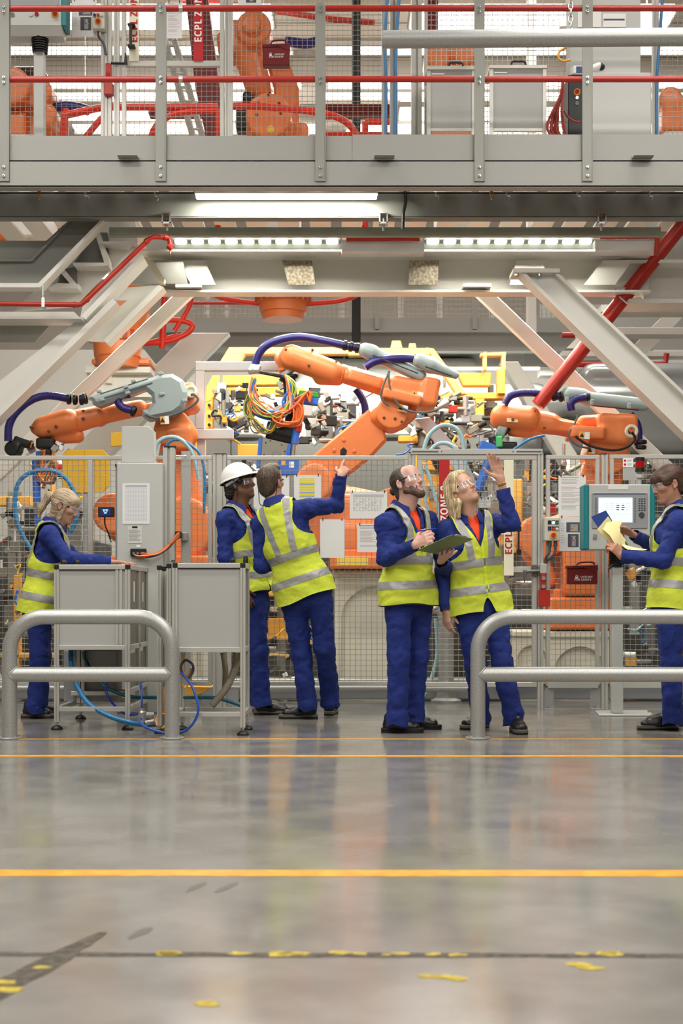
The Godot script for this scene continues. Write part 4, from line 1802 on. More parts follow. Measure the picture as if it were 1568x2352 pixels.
func tables() -> void:
	var smoked := mat("smoked_panel", Color(0.36, 0.35, 0.30), 0.15)
	# left bench
	var o := thing("workbench", "grey panelled workbench the woman with the ponytail leans on, left one of two", "workbench", W(212, 1676, 9.36))
	bench(o, 124, 298, 9.36, 10.25, [1297, 1482, 1629])
	var m := MB.new()
	m.prism(section("slot", 0.045, 0.045), Transform3D(Basis(Vector3.RIGHT, Vector3.FORWARD, Vector3.UP), W(274, 1481, 9.385)), 0.0, W(0, 1309, 9.385).y - W(0, 1481, 9.385).y)
	obj("upright_profile", m, al, o)
	var b := W(298, 0, 9.36).x
	var w := 0.032
	var mid := 9.83
	m = MB.new()
	m.bx(Vector3(b - w, 0.2, -mid - w / 2), Vector3(b, W(0, 1298, 9.36).y - w, -mid + w / 2), 0.002)
	obj("side_post", m, al, o)
	for s in [[9.36 + w, mid - w / 2], [mid + w / 2, 10.25 - w]]:
		m = MB.new()
		m.bx(Vector3(b - 0.02, W(0, 1482, 9.36).y, -s[1]), Vector3(b - 0.014, W(0, 1297, 9.36).y - w, -s[0]))
		var sp := obj("side_panel", m, smoked, o)
		m = MB.new()
		m.bx(Vector3(b - 0.014, 0.86, -(s[0] + s[1]) / 2 - 0.06), Vector3(b - 0.0125, 1.0, -(s[0] + s[1]) / 2 - 0.02))
		obj("label_strip", m, white, sp)
		m = MB.new()
		m.bx(Vector3(b - 0.02, 0.27, -s[1]), Vector3(b - 0.014, W(0, 1492, 9.36).y - w, -s[0]))
		obj("side_panel", m, smoked, o)
	m = MB.new()
	m.bx(Vector3(b - w, 0.24, -10.25 + w), Vector3(b, 0.27, -9.36 - w), 0.002)
	obj("side_rail", m, al, o)
	for x in [146.0, 177.0]:                                  # knobs on its top
		m = MB.new()
		m.lathe(PackedVector2Array([Vector2(0.021, 0), Vector2(0.021, 0.018), Vector2(0.015, 0.032), Vector2(0, 0.034)]), Transform3D(Basis(), W(x, 1297, 9.5 if x < 150 else 9.9)), 10)
		obj("clamp_knob", m, black, o)
	# a cabinet standing in the bench frame
	var c := thing("switch_cabinet", "grey switch cabinet standing in the open lower part of the left workbench", "cabinet", W(225, 1615, 9.9))
	m = MB.new()
	m.bx(W(192, 1610, 9.9), W(268, 1494, 9.9) + Vector3(0, 0, -0.25), 0.004)
	obj("cabinet_body", m, panel, c)
	m = MB.new()
	m.bx(W(146, 1612, 9.86), W(178, 1494, 9.86) + Vector3(0, 0, -0.2), 0.004)
	obj("cabinet_side", m, mat("slate_panel", Color(0.50, 0.51, 0.52), 0.5), c)
	for x in [180.0, 190.0]:
		m = MB.new()
		m.bx(W(x - 4, 1615, 9.84), W(x + 4, 1492, 9.84) + Vector3(0, 0, -0.03), 0.002)
		obj("upright_profile", m, al, c)
	for i in 3:
		m = MB.new()
		m.bx(Vector3(W(165, 0, 9.84).x, 0.20, -9.84 - i * 0.09), Vector3(W(285, 0, 9.84).x, 0.23, -9.80 - i * 0.09), 0.002)
		obj("shelf_profile", m, al, c)
	# right bench
	o = thing("workbench", "grey panelled workbench in front of the man in the helmet, right one of two", "workbench", W(480, 1689, 8.96))
	bench(o, 396, 563, 8.96, 9.38, [1293, 1487, 1641])
	for p in [[388, 9.02, 1295], [377, 9.18, 1301], [366, 9.10, 1299]]:
		m = MB.new()
		var q := W(p[0], 1660, p[1])
		var tp := W(p[0], p[2], p[1])
		m.prism(section("slot", 0.03, 0.03), Transform3D(Basis(Vector3.RIGHT, Vector3.FORWARD, Vector3.UP), Vector3(q.x, 0.05, q.z)), 0.0, tp.y - 0.08)
		obj("leg", m, al, o)
		foot(o, Vector3(q.x, 0, q.z), 0.035, 0.06)
		m = MB.new()
		m.box(Transform3D(Basis(), Vector3(tp.x, tp.y - 0.015, tp.z)), Vector3(0.031, 0.032, 0.031), 0.002)
		obj("corner_cap", m, black, o)
	m = MB.new()
	m.tube(curve([W(399, 1293, 9.0), W(394, 1289, 9.0), W(399, 1287, 9.0), W(401, 1292, 9.0)], 5), 0.004, 6)
	obj("eye_bolt", m, black, o)
	for x in [534.0, 564.0]:
		m = MB.new()
		m.lathe(PackedVector2Array([Vector2(0.017, 0), Vector2(0.017, 0.02), Vector2(0.013, 0.045 if x > 550 else 0.03), Vector2(0, 0.047 if x > 550 else 0.032)]), Transform3D(Basis(), W(x, 1293, 9.1 if x < 550 else 9.36)), 10)
		obj("clamp_knob", m, black, o)
	hoses_under_benches()


func hoses_under_benches() -> void:
	var runs := [
		["air_hose", [[163, 1488, 9.55], [163, 1520, 9.5], [172, 1565, 9.45], [200, 1612, 9.4], [245, 1642, 9.35], [300, 1660, 9.3], [345, 1664, 9.25], [400, 1662, 9.35]], 0.017, blue_hose, "thick blue air hose curving down under the left workbench", "hose"],
		["air_hose", [[192, 1496, 9.75], [198, 1520, 9.75], [232, 1570, 9.7], [290, 1598, 9.7], [360, 1602, 9.6], [440, 1602, 9.3], [500, 1604, 9.2], [560, 1622, 9.2]], 0.013, mat("teal_hose", Color(0.10, 0.36, 0.42), 0.4), "dark teal air hose running low behind both workbenches", "hose"],
		["air_line", [[247, 1562, 9.6], [244, 1590, 9.6], [256, 1612, 9.55], [268, 1625, 9.5], [290, 1641, 9.4], [318, 1640, 9.3]], 0.008, mat("air_line_blue", Color(0.08, 0.22, 0.62), 0.35), "thin blue air line looping beside the cabinet under the left workbench", "air line"],
		["air_line", [[322, 1560, 9.3], [325, 1590, 9.25], [326, 1625, 9.2]], 0.007, mat("air_line_blue", Color.BLUE), "straight thin blue air line dropping into the valve between the workbenches", "air line"],
		["air_line", [[416, 1545, 9.0], [440, 1575, 8.95], [455, 1620, 8.92], [450, 1650, 8.92], [430, 1675, 8.92], [395, 1685, 8.92], [345, 1675, 8.95], [322, 1660, 9.05], [323, 1646, 9.15]], 0.0085, mat("air_line_bright", Color(0.12, 0.33, 0.72), 0.35), "bright blue air line looping over the floor between the two workbenches", "air line"],
		["conduit", [[544, 1500, 9.15], [541, 1530, 9.15], [520, 1580, 9.1], [487, 1620, 9.1]], 0.021, mat("conduit_beige", Color(0.50, 0.47, 0.40), 0.5), "ribbed grey conduit slanting down inside the right workbench", "conduit"],
		["conduit", [[512, 1500, 9.3], [518, 1540, 9.3], [516, 1580, 9.3]], 0.016, mat("conduit_beige", Color.GRAY), "ribbed grey conduit hanging straight at the rear of the right workbench", "conduit"],
		["yellow_cable", [[352, 1648, 9.2], [362, 1668, 9.15], [378, 1667, 9.1], [388, 1650, 9.1], [372, 1640, 9.15], [358, 1655, 9.15], [370, 1672, 9.1], [392, 1660, 9.1]], 0.007, yellow, "yellow cable coiled on the floor between the two workbenches", "cable"],
		["yellow_cable", [[377, 1562, 9.2], [378, 1600, 9.15], [376, 1640, 9.15]], 0.008, yellow, "short yellow cable hanging straight behind the right barrier tube", "cable"],
		["yellow_cable", [[425, 1500, 9.25], [420, 1540, 9.2], [432, 1552, 9.2], [440, 1535, 9.2], [438, 1560, 9.2], [425, 1580, 9.2], [418, 1570, 9.2]], 0.006, yellow, "yellow cable hanging in loops under the right workbench", "cable"],
		["cable_coil", [[427, 1515, 9.15], [441, 1525, 9.15], [443, 1542, 9.15], [432, 1557, 9.15], [419, 1548, 9.15], [416, 1528, 9.15], [427, 1515, 9.16]], 0.009, mat("clear_grey", Color(0.33, 0.33, 0.34), 0.2), "grey coil of tube hanging under the right workbench", "coil"],
	]
	for r in runs:
		var p := []
		for q in r[1]:
			var v := W(q[0], q[1], q[2])
			v.y = maxf(v.y, r[2])
			p.append(v)
		var m := MB.new()
		var path := curve(p, 8)
		m.tube(path, r[2], 10)
		if r[0] == "conduit":
			for i in range(0, path.size() * 3):
				var t := i / 3.0
				var c := path[int(t)].lerp(path[mini(int(t) + 1, path.size() - 1)], t - int(t))
				var dir := (path[mini(int(t) + 1, path.size() - 1)] - path[maxi(int(t) - 1, 0)]).normalized()
				m.cyl(c - dir * 0.003, c + dir * 0.003, r[2] + 0.003, 10)
		solo(r[0], m, r[3], r[4], r[5])
	var v := thing("valve", "metal valve block with hoses on the floor between the two workbenches", "valve", W(328, 1655, 9.15))
	var m := MB.new()
	var c := W(327, 1643, 9.15)
	m.lathe(PackedVector2Array([Vector2(0, -0.055), Vector2(0.022, -0.055), Vector2(0.028, -0.03), Vector2(0.028, 0.02), Vector2(0.02, 0.03), Vector2(0.02, 0.045), Vector2(0, 0.045)]), Transform3D(Basis(), c), 14)
	obj("valve_body", m, chrome, v)
	m = MB.new()
	m.cyl(c, c + Vector3(0.07, -0.005, -0.02), 0.022, 14)
	obj("filter_bowl", m, mat("fitting_grey", Color(0.62, 0.62, 0.60), 0.4, 0.5), v)
	m = MB.new()
	m.cyl(c + Vector3(0.075, -0.04, 0), c + Vector3(0.02, -0.05, 0.02), 0.018, 12)
	obj("fitting", m, chrome, v)
	m = MB.new()
	m.prism(pts([418, 1576, 486, 1578, 470, 1590, 440, 1602, 418, 1602], 9.6), Transform3D(Basis(), Vector3(0, 0, -9.6)), -0.12, 0.0, 0.004)
	solo("cable_cover", m, yellow, "yellow wedge-shaped cover behind the lower shelf of the right workbench", "cover")


func cabinet_and_panels() -> void:
	# tall control cabinet left of the middle
	var d := 10.75
	var o := thing("control_cabinet", "tall light grey control cabinet with a paper chart behind the two workbenches", "cabinet", Vector3(W(330, 0, d).x, 0, -d))
	var cab := mat("cabinet_grey", Color(0.76, 0.765, 0.75), 0.4)
	var m := MB.new()
	m.bx(Vector3(W(268, 0, d).x, 0.0, -d - 0.28), W(374, 1063, d), 0.006)
	obj("cabinet_body", m, cab, o)
	m = MB.new()
	m.bx(Vector3(W(264, 0, d).x, 0.35, -d - 0.27), W(268.5, 1064, d) + Vector3(0, 0, -0.02), 0.004)
	var door := obj("door_edge", m, mat("slate_panel", Color.GRAY), o)
	m = MB.new()
	rect(m, 264, 1066, 266, 1072, d - 0.004, 0.02)
	obj("hinge", m, black, door)
	m = MB.new()
	slab(m, [279, 1063, 279, 980, 340, 979, 352, 988, 352, 1063], d + 0.06, 0.16, 0.004)
	obj("top_housing", m, cab, o)
	m = MB.new()
	m.prism(section("slot", 0.09, 0.09), Transform3D(Basis(Vector3.RIGHT, Vector3.FORWARD, Vector3.UP), Vector3(W(389, 0, d + 0.1).x, 0, -d - 0.1)), 0.0, W(0, 1026, d + 0.1).y)
	obj("corner_profile", m, al, o)
	m = MB.new()
	rect(m, 376, 1024, 404, 1027, d + 0.05, 0.1)
	obj("profile_cap", m, black, o)
	m = MB.new()
	m.bx(Vector3(W(414, 0, d).x, 0, -d - 0.12), W(437, 1036, d + 0.1) + Vector3(0, 0, -0.005))
	m.bx(Vector3(W(414, 0, d).x, 0, -d - 0.2), W(416, 1036, d + 0.1) + Vector3(0, 0, -0.0))
	var ga := obj("galvanised_angle", m, galv, o)
	m = MB.new()
	m.cyl(W(404, 1047, d + 0.05), W(427, 1048, d + 0.05), 0.006, 8)
	m.cyl(W(424, 1048, d + 0.05), W(428, 1048, d + 0.05), 0.012, 6)
	obj("bolt", m, chrome, ga)
	var im := Image.create(64, 96, false, Image.FORMAT_RGB8)
	im.fill(Color(0.87, 0.875, 0.88))
	im.fill_rect(Rect2i(7, 5, 50, 3), Color(0.6, 0.6, 0.62))
	for i in 27:
		im.fill_rect(Rect2i(7, 10 + i * 3, 50, 1), Color(0.74, 0.75, 0.77))
	for i in 9:
		im.fill_rect(Rect2i(7 + i * 6, 8, 1, 82), Color(0.76, 0.77, 0.79))
	printed(o, "paper_chart", 281, 1110, 344, 1203, d - 0.004, im)
	var im2 := Image.create(32, 40, false, Image.FORMAT_RGB8)
	im2.fill(Color(0.80, 0.80, 0.79))
	im2.fill_rect(Rect2i(10, 1, 12, 4), Color(0.1, 0.1, 0.1))
	for i in 12:
		im2.fill_rect(Rect2i(2, 9 + i * 2 + i / 4, 20 + (i * 7) % 9, 1), Color(0.55, 0.55, 0.55))
	printed(o, "rating_label", 293, 1208, 326, 1248, d - 0.003, im2)
	m = MB.new()
	rect(m, 299, 1260, 335, 1278, d - 0.03, 0.03, 0.003)
	var so := obj("socket", m, black, o)
	for k in 3:
		m = MB.new()
		m.cyl(W(307 + k * 9, 1271, d - 0.03), W(307 + k * 9, 1271, d - 0.042), 0.010, 10)
		obj("connector", m, mat("connector_grey", Color(0.5, 0.5, 0.5), 0.4), so)
	m = MB.new()
	rect(m, 313, 1252, 322, 1257, d - 0.002, 0.004)
	obj("small_label", m, white, o)
	var wires := [[orange_cable(), 328, 1270, 1233], [orange_cable(), 330, 1272, 1230], [orange_cable(), 326, 1273, 1228], [yellow, 308, 1274, 1236], [redpaint, 310, 1277, 1232], [black, 322, 1276, 1238], [black, 326, 1277, 1234]]
	for i in wires.size():
		var q: Array = wires[i]
		m = MB.new()
		m.tube(curve([W(q[1], q[2], d - 0.035), W(q[1] + 14, q[2] + 3, d - 0.06), W(365, 1268 + i, d - 0.05 - i * 0.008), W(390, 1250 + i, d - 0.05), W(406, q[3], d - 0.03), W(413, q[3] - 3, d)], 6), 0.0075 if i < 3 else 0.005, 7)
		obj("power_cable", m, q[0], o)
	m = MB.new()
	rect(m, 401, 1220, 416, 1236, d - 0.01, 0.05, 0.003)
	obj("cable_gland", m, black, o)
	m = MB.new()
	rect(m, 415, 1223, 430, 1241, d + 0.06, 0.04, 0.003)
	obj("clamp_bracket", m, chrome, o)
	console()


func orange_cable() -> StandardMaterial3D:
	return mat("orange_cable", Color(0.85, 0.36, 0.14), 0.4)


func console() -> void:
	var d := 10.45
	var o := thing("operator_console", "grey operator console on a post with teal edges and a bright screen", "console", W(1426, 1642, 10.5))
	var body := mat("console_grey", Color(0.73, 0.735, 0.72), 0.42)
	var m := MB.new()
	m.prism(PackedVector2Array([Vector2(W(1375, 0, 10.45).x, 10.45), Vector2(W(1492, 0, 10.45).x, 10.45), Vector2(W(1498, 0, 10.5).x, 10.5), Vector2(W(1490, 0, 10.9).x, 10.9), Vector2(W(1366, 0, 10.9).x, 10.9)]), Transform3D(Basis(Vector3.RIGHT, Vector3.FORWARD, Vector3.UP), Vector3.ZERO), 0.0, 0.012, 0.003)
	obj("base_plate", m, body, o)
	m = MB.new()
	m.cyl(W(1489, 1636, 10.55), W(1489, 1631, 10.55), 0.01, 6)
	obj("bolt", m, chrome, o)
	m = MB.new()
	m.bx(Vector3(W(1413, 0, d).x, 0.012, -10.65), Vector3(W(1438, 0, d).x, W(0, 1296, d).y, -10.56), 0.006)
	obj("post", m, body, o)
	m = MB.new()
	var prof := PackedVector2Array()
	for i in 8:
		var y0 := W(0, 1302 - i * 5, d).y
		prof.append_array([Vector2(0.050 + (0.004 if i > 2 else 0.0), y0), Vector2(0.058, y0 + 0.004), Vector2(0.058, y0 + 0.010), Vector2(0.050, y0 + 0.014)])
	m.lathe(prof, Transform3D(Basis(), Vector3(W(1424, 0, d).x, 0, -10.6)), 20)
	obj("bellows", m, black, o)
	m = MB.new()
	m.tube(curve([W(1407, 1297, d), W(1400, 1304, d), W(1398, 1308, d)], 3), 0.008, 6)
	obj("clamp_lever", m, black, o)
	m = MB.new()
	rect(m, 1351, 1112, 1494, 1263, d, 0.20, 0.008)
	obj("housing", m, body, o)
	for x in [[1340.5, 1352.5], [1493, 1505]]:
		m = MB.new()
		rect(m, x[0], 1111, x[1], 1263, d - 0.008, 0.2, 0.012)
		obj("edge_trim", m, teal, o)
	m = MB.new()
	rect(m, 1359, 1132, 1487, 1214, d - 0.008, 0.02, 0.004)
	var bz := obj("bezel", m, mat("bezel_grey", Color(0.56, 0.57, 0.58), 0.4), o)
	m = MB.new()
	rect(m, 1362, 1133, 1484, 1135.5, d - 0.009, 0.004)
	obj("bezel_strip", m, mat("bezel_blue", Color(0.16, 0.26, 0.46), 0.4), bz)
	var im := Image.create(96, 72, false, Image.FORMAT_RGB8)
	im.fill(Color(0.80, 0.88, 0.98))
	im.fill_rect(Rect2i(0, 0, 96, 3), Color(0.5, 0.65, 0.9))
	var rng := RandomNumberGenerator.new()
	rng.seed = 5
	for r in 4:
		for c in 5:
			im.fill_rect(Rect2i(18 + c * 15, 16 + r * 6, 11, 3), Color(0.62, 0.78, 0.95))
			if c in [2, 3] and r > 0:
				im.fill_rect(Rect2i(19 + c * 15 + rng.randi() % 3, 16 + r * 6, 7 + rng.randi() % 3, 3), Color(0.16, 0.24, 0.45))
	im.fill_rect(Rect2i(12, 48, 80, 1), Color(0.5, 0.75, 0.6))
	printed(bz, "screen", 1374, 1142, 1452, 1200, d - 0.0095, im, 1.0)
	for i in 10:
		for x in [1368.0, 1458.0]:
			m = MB.new()
			m.cyl(W(x, 1145 + i * 5.8, d - 0.008), W(x, 1145 + i * 5.8, d - 0.012), 0.0065, 10)
			obj("function_key", m, mat("key_grey", Color(0.45, 0.46, 0.48), 0.4), bz)
	for r in 6:
		for c in 3:
			m = MB.new()
			var q := W(1468 + c * 6, 1146 + r * 5.2, d - 0.009)
			m.box(Transform3D(Basis(), q), Vector3(0.014, 0.009, 0.006), 0.002)
			obj("keypad_key", m, mat("key_dark", Color(0.25, 0.26, 0.28), 0.4), bz)
	m = MB.new()
	m.cyl(W(1473, 1183, d - 0.008), W(1473, 1183, d - 0.014), 0.022, 18)
	obj("cursor_pad", m, mat("key_dark", Color.GRAY), bz)
	m = MB.new()
	rect(m, 1396, 1115, 1442, 1124, d - 0.002, 0.003)
	obj("name_plate", m, mat("plate_pale", Color(0.85, 0.85, 0.84), 0.4), o)
	m = MB.new()
	m.cyl(W(1366, 1233, d), W(1366, 1233, d - 0.012), 0.016, 16)
	m.bx(W(1361, 1239, d), W(1371, 1227, d - 0.003), 0.001)
	obj("key_lock", m, chrome, o)
	m = MB.new()
	m.cyl(W(1429, 1231, d), W(1429, 1231, d - 0.02), 0.015, 14)
	obj("red_button", m, redpaint, o)
	m = MB.new()
	m.cyl(W(1480, 1231, d), W(1480, 1231, d - 0.01), 0.024, 14)
	obj("stop_ring", m, yellow, o)
	# the beacon on the fence behind it
	var b := thing("beacon", "red beacon lamp with black rims on a short stalk above the console", "beacon", W(1469, 1112, 10.75))
	m = MB.new()
	m.cyl(W(1469, 1112, 10.7), W(1469, 1080, 10.7), 0.013, 10)
	m.lathe(PackedVector2Array([Vector2(0.03, 0), Vector2(0.03, 0.02), Vector2(0.015, 0.035)]), Transform3D(Basis(), W(1469, 1098, 10.7)), 14)
	obj("stalk", m, al, b)
	for y in [[1084, 1075], [1059, 1051]]:
		m = MB.new()
		m.cyl(W(1469, y[0], 10.7), W(1469, y[1], 10.7), 0.036, 18)
		obj("rim", m, black, b)
	m = MB.new()
	m.cyl(W(1469, 1075, 10.7), W(1469, 1059, 10.7), 0.034, 18)
	obj("lens", m, mat("beacon_red", Color(0.62, 0.06, 0.06), 0.15), b)


# ---------------------------------------------------------------- people
func cloth(called: String, color: Color, weave_scale := 90.0) -> StandardMaterial3D:
	if mats.has(called):
		return mats[called]
	var m := mat(called, color, 0.85)
	var nz := FastNoiseLite.new()
	nz.seed = 4
	nz.frequency = 0.08
	var t := NoiseTexture2D.new()
	t.width = 128
	t.height = 128
	t.seamless = true
	t.noise = nz
	t.as_normal_map = true
	t.bump_strength = 0.5
	m.normal_enabled = true
	m.normal_texture = t
	m.uv1_triplanar = true
	m.uv1_scale = Vector3.ONE * weave_scale * 0.12
	m.rim_enabled = true
	m.rim = 0.08
	return m


func tinted(called: String, rough := 0.5) -> StandardMaterial3D:
	var m := mat(called, Color.WHITE, rough)
	m.vertex_color_use_as_albedo = true
	return m


func hand_prims(f: Field, h: Dictionary, wr: Vector3) -> void:
	var d: Vector3 = h.dir.normalized()
	var n: Vector3 = (h.nrm - d * d.dot(h.nrm)).normalized()
	var ac: Vector3 = d.cross(n) * (1.0 if h.left else -1.0)     # towards the thumb
	var s: float = h.get("size", 1.0)
	var curl: Array = h.curl
	f.ecap(wr - (d * 0.015 if not h.has("arm") else h.arm), wr + d * 0.01, 0.026 * s, 0.020 * s, 0.027 * s, 0.019 * s, ac, 0.015)
	f.ecap(wr, wr + d * 0.078 * s, 0.028 * s, 0.018 * s, 0.040 * s, 0.0125 * s, ac, 0.012)
	var len := [[0.044, 0.026, 0.021], [0.049, 0.030, 0.022], [0.045, 0.028, 0.021], [0.035, 0.021, 0.018]]
	for i in 4:
		var p: Vector3 = wr + (d * [0.084, 0.087, 0.084, 0.076][i] + ac * [0.030, 0.0105, -0.0095, -0.028][i]) * s
		var dir: Vector3 = (d + ac * [0.10, 0.03, -0.04, -0.12][i] * h.get("spread", 1.0)).normalized()
		var r: float = [0.0098, 0.0100, 0.0095, 0.0085][i] * s
		var c: float = curl[i]
		for k in 3:
			dir = dir.rotated(d.cross(-n).normalized(), c * [0.75, 1.15, 0.7][k]).normalized()
			var q: Vector3 = p + dir * len[i][k] * s
			f.cap(p, q, r * (1.0 - 0.08 * k), r * (0.93 - 0.09 * k), 0.006 if k else 0.010)
			p = q
	var tp: Vector3 = wr + (d * 0.026 + ac * 0.022 - n * 0.006) * s
	var td: Vector3 = (d * 0.62 + ac * 0.75 - n * 0.22).normalized()
	var tc: float = curl[4]
	var tl := [0.040, 0.032, 0.026]
	for k in 3:
		var q: Vector3 = tp + td * tl[k] * s
		f.cap(tp, q, [0.0145, 0.0112, 0.0100][k] * s, [0.0115, 0.0102, 0.0082][k] * s, 0.012 if k == 0 else 0.006)
		tp = q
		td = (td + d * 0.55 * tc - ac * 0.45 * tc - n * 0.25 * tc).normalized()


func streaks(iso: Iso, a: Color, b: Color, ns: Vector3, seed_: int) -> void:   # strands of two tones
	var nz := FastNoiseLite.new()
	nz.seed = seed_
	nz.frequency = 1.0
	nz.fractal_octaves = 2
	for p in iso.v:
		iso.c.append(a.lerp(b, clampf(0.5 + nz.get_noise_3d(p.x * ns.x, p.y * ns.y, p.z * ns.z) * 1.1, 0, 1)))


func shoe(o: Node3D, at: Vector3, dir: Vector3, length: float, sole_color: Color, boot := 0.10) -> void:   # at: the back of the heel on the floor
	var d := Vector3(dir.x, 0, dir.z).normalized()
	var s := d.cross(Vector3.UP)
	var L := length
	var f := Field.new()
	f.ecap(at + d * 0.045 + Vector3.UP * 0.045, at + d * L * 0.55 + Vector3.UP * 0.044, 0.036, 0.036, 0.042, 0.036, s, 0.03)
	f.ecap(at + d * L * 0.5 + Vector3.UP * 0.043, at + d * (L - 0.052) + Vector3.UP * 0.040, 0.042, 0.034, 0.046, 0.028, s, 0.03)
	f.ecap(at + d * 0.06 + Vector3.UP * 0.06, at + d * 0.062 + Vector3.UP * boot, 0.036, 0.040, 0.039, 0.046, s, 0.03)
	f.ecap(at + d * 0.08 + Vector3.UP * 0.075, at + d * L * 0.62 + Vector3.UP * 0.055, 0.024, 0.03, 0.026, 0.02, s, 0.03)
	var iso := f.mesh(0.006).clip(func(p: Vector3): return p.y - 0.022)
	var m := MB.new()
	iso.into(m)
	var sh := obj("shoe", m, mat("shoe_leather", Color(0.075, 0.075, 0.078), 0.38), o)
	var half := [[0.0, 0.024], [0.02, 0.033], [0.10, 0.038], [0.35, 0.036], [0.6, 0.045], [0.78, 0.049], [0.9, 0.043], [0.97, 0.027], [1.0, 0.010]]
	for layer in [[0.012, 0.032, 1.0, sole_color, "sole"], [0.0, 0.013, 0.985, Color(0.05, 0.05, 0.05), "tread"]]:
		var poly := PackedVector2Array()
		for q in half:
			poly.append(Vector2(q[0] * (L + 0.004) - 0.002, q[1] * layer[2]))
		for i in range(half.size() - 1, -1, -1):
			poly.append(Vector2(half[i][0] * (L + 0.004) - 0.002, -half[i][1] * layer[2]))
		m = MB.new()
		m.prism(poly, Transform3D(Basis(d, s, Vector3.UP), at), layer[0], layer[1], 0.003, true)
		obj(layer[4], m, mat("sole_%s" % layer[3].to_html(), layer[3], 0.7), sh)
	m = MB.new()
	for k in 3:                                              # laces
		var c: Vector3 = at + d * (L * 0.42 + k * 0.022) + Vector3.UP * (0.092 - k * 0.009)
		m.tube(curve([c - s * 0.026 - Vector3.UP * 0.008, c - s * 0.01 + Vector3.UP * 0.002, c + s * 0.01 + Vector3.UP * 0.002, c + s * 0.026 - Vector3.UP * 0.008], 3), 0.0028, 5)
	obj("laces", m, black, sh)


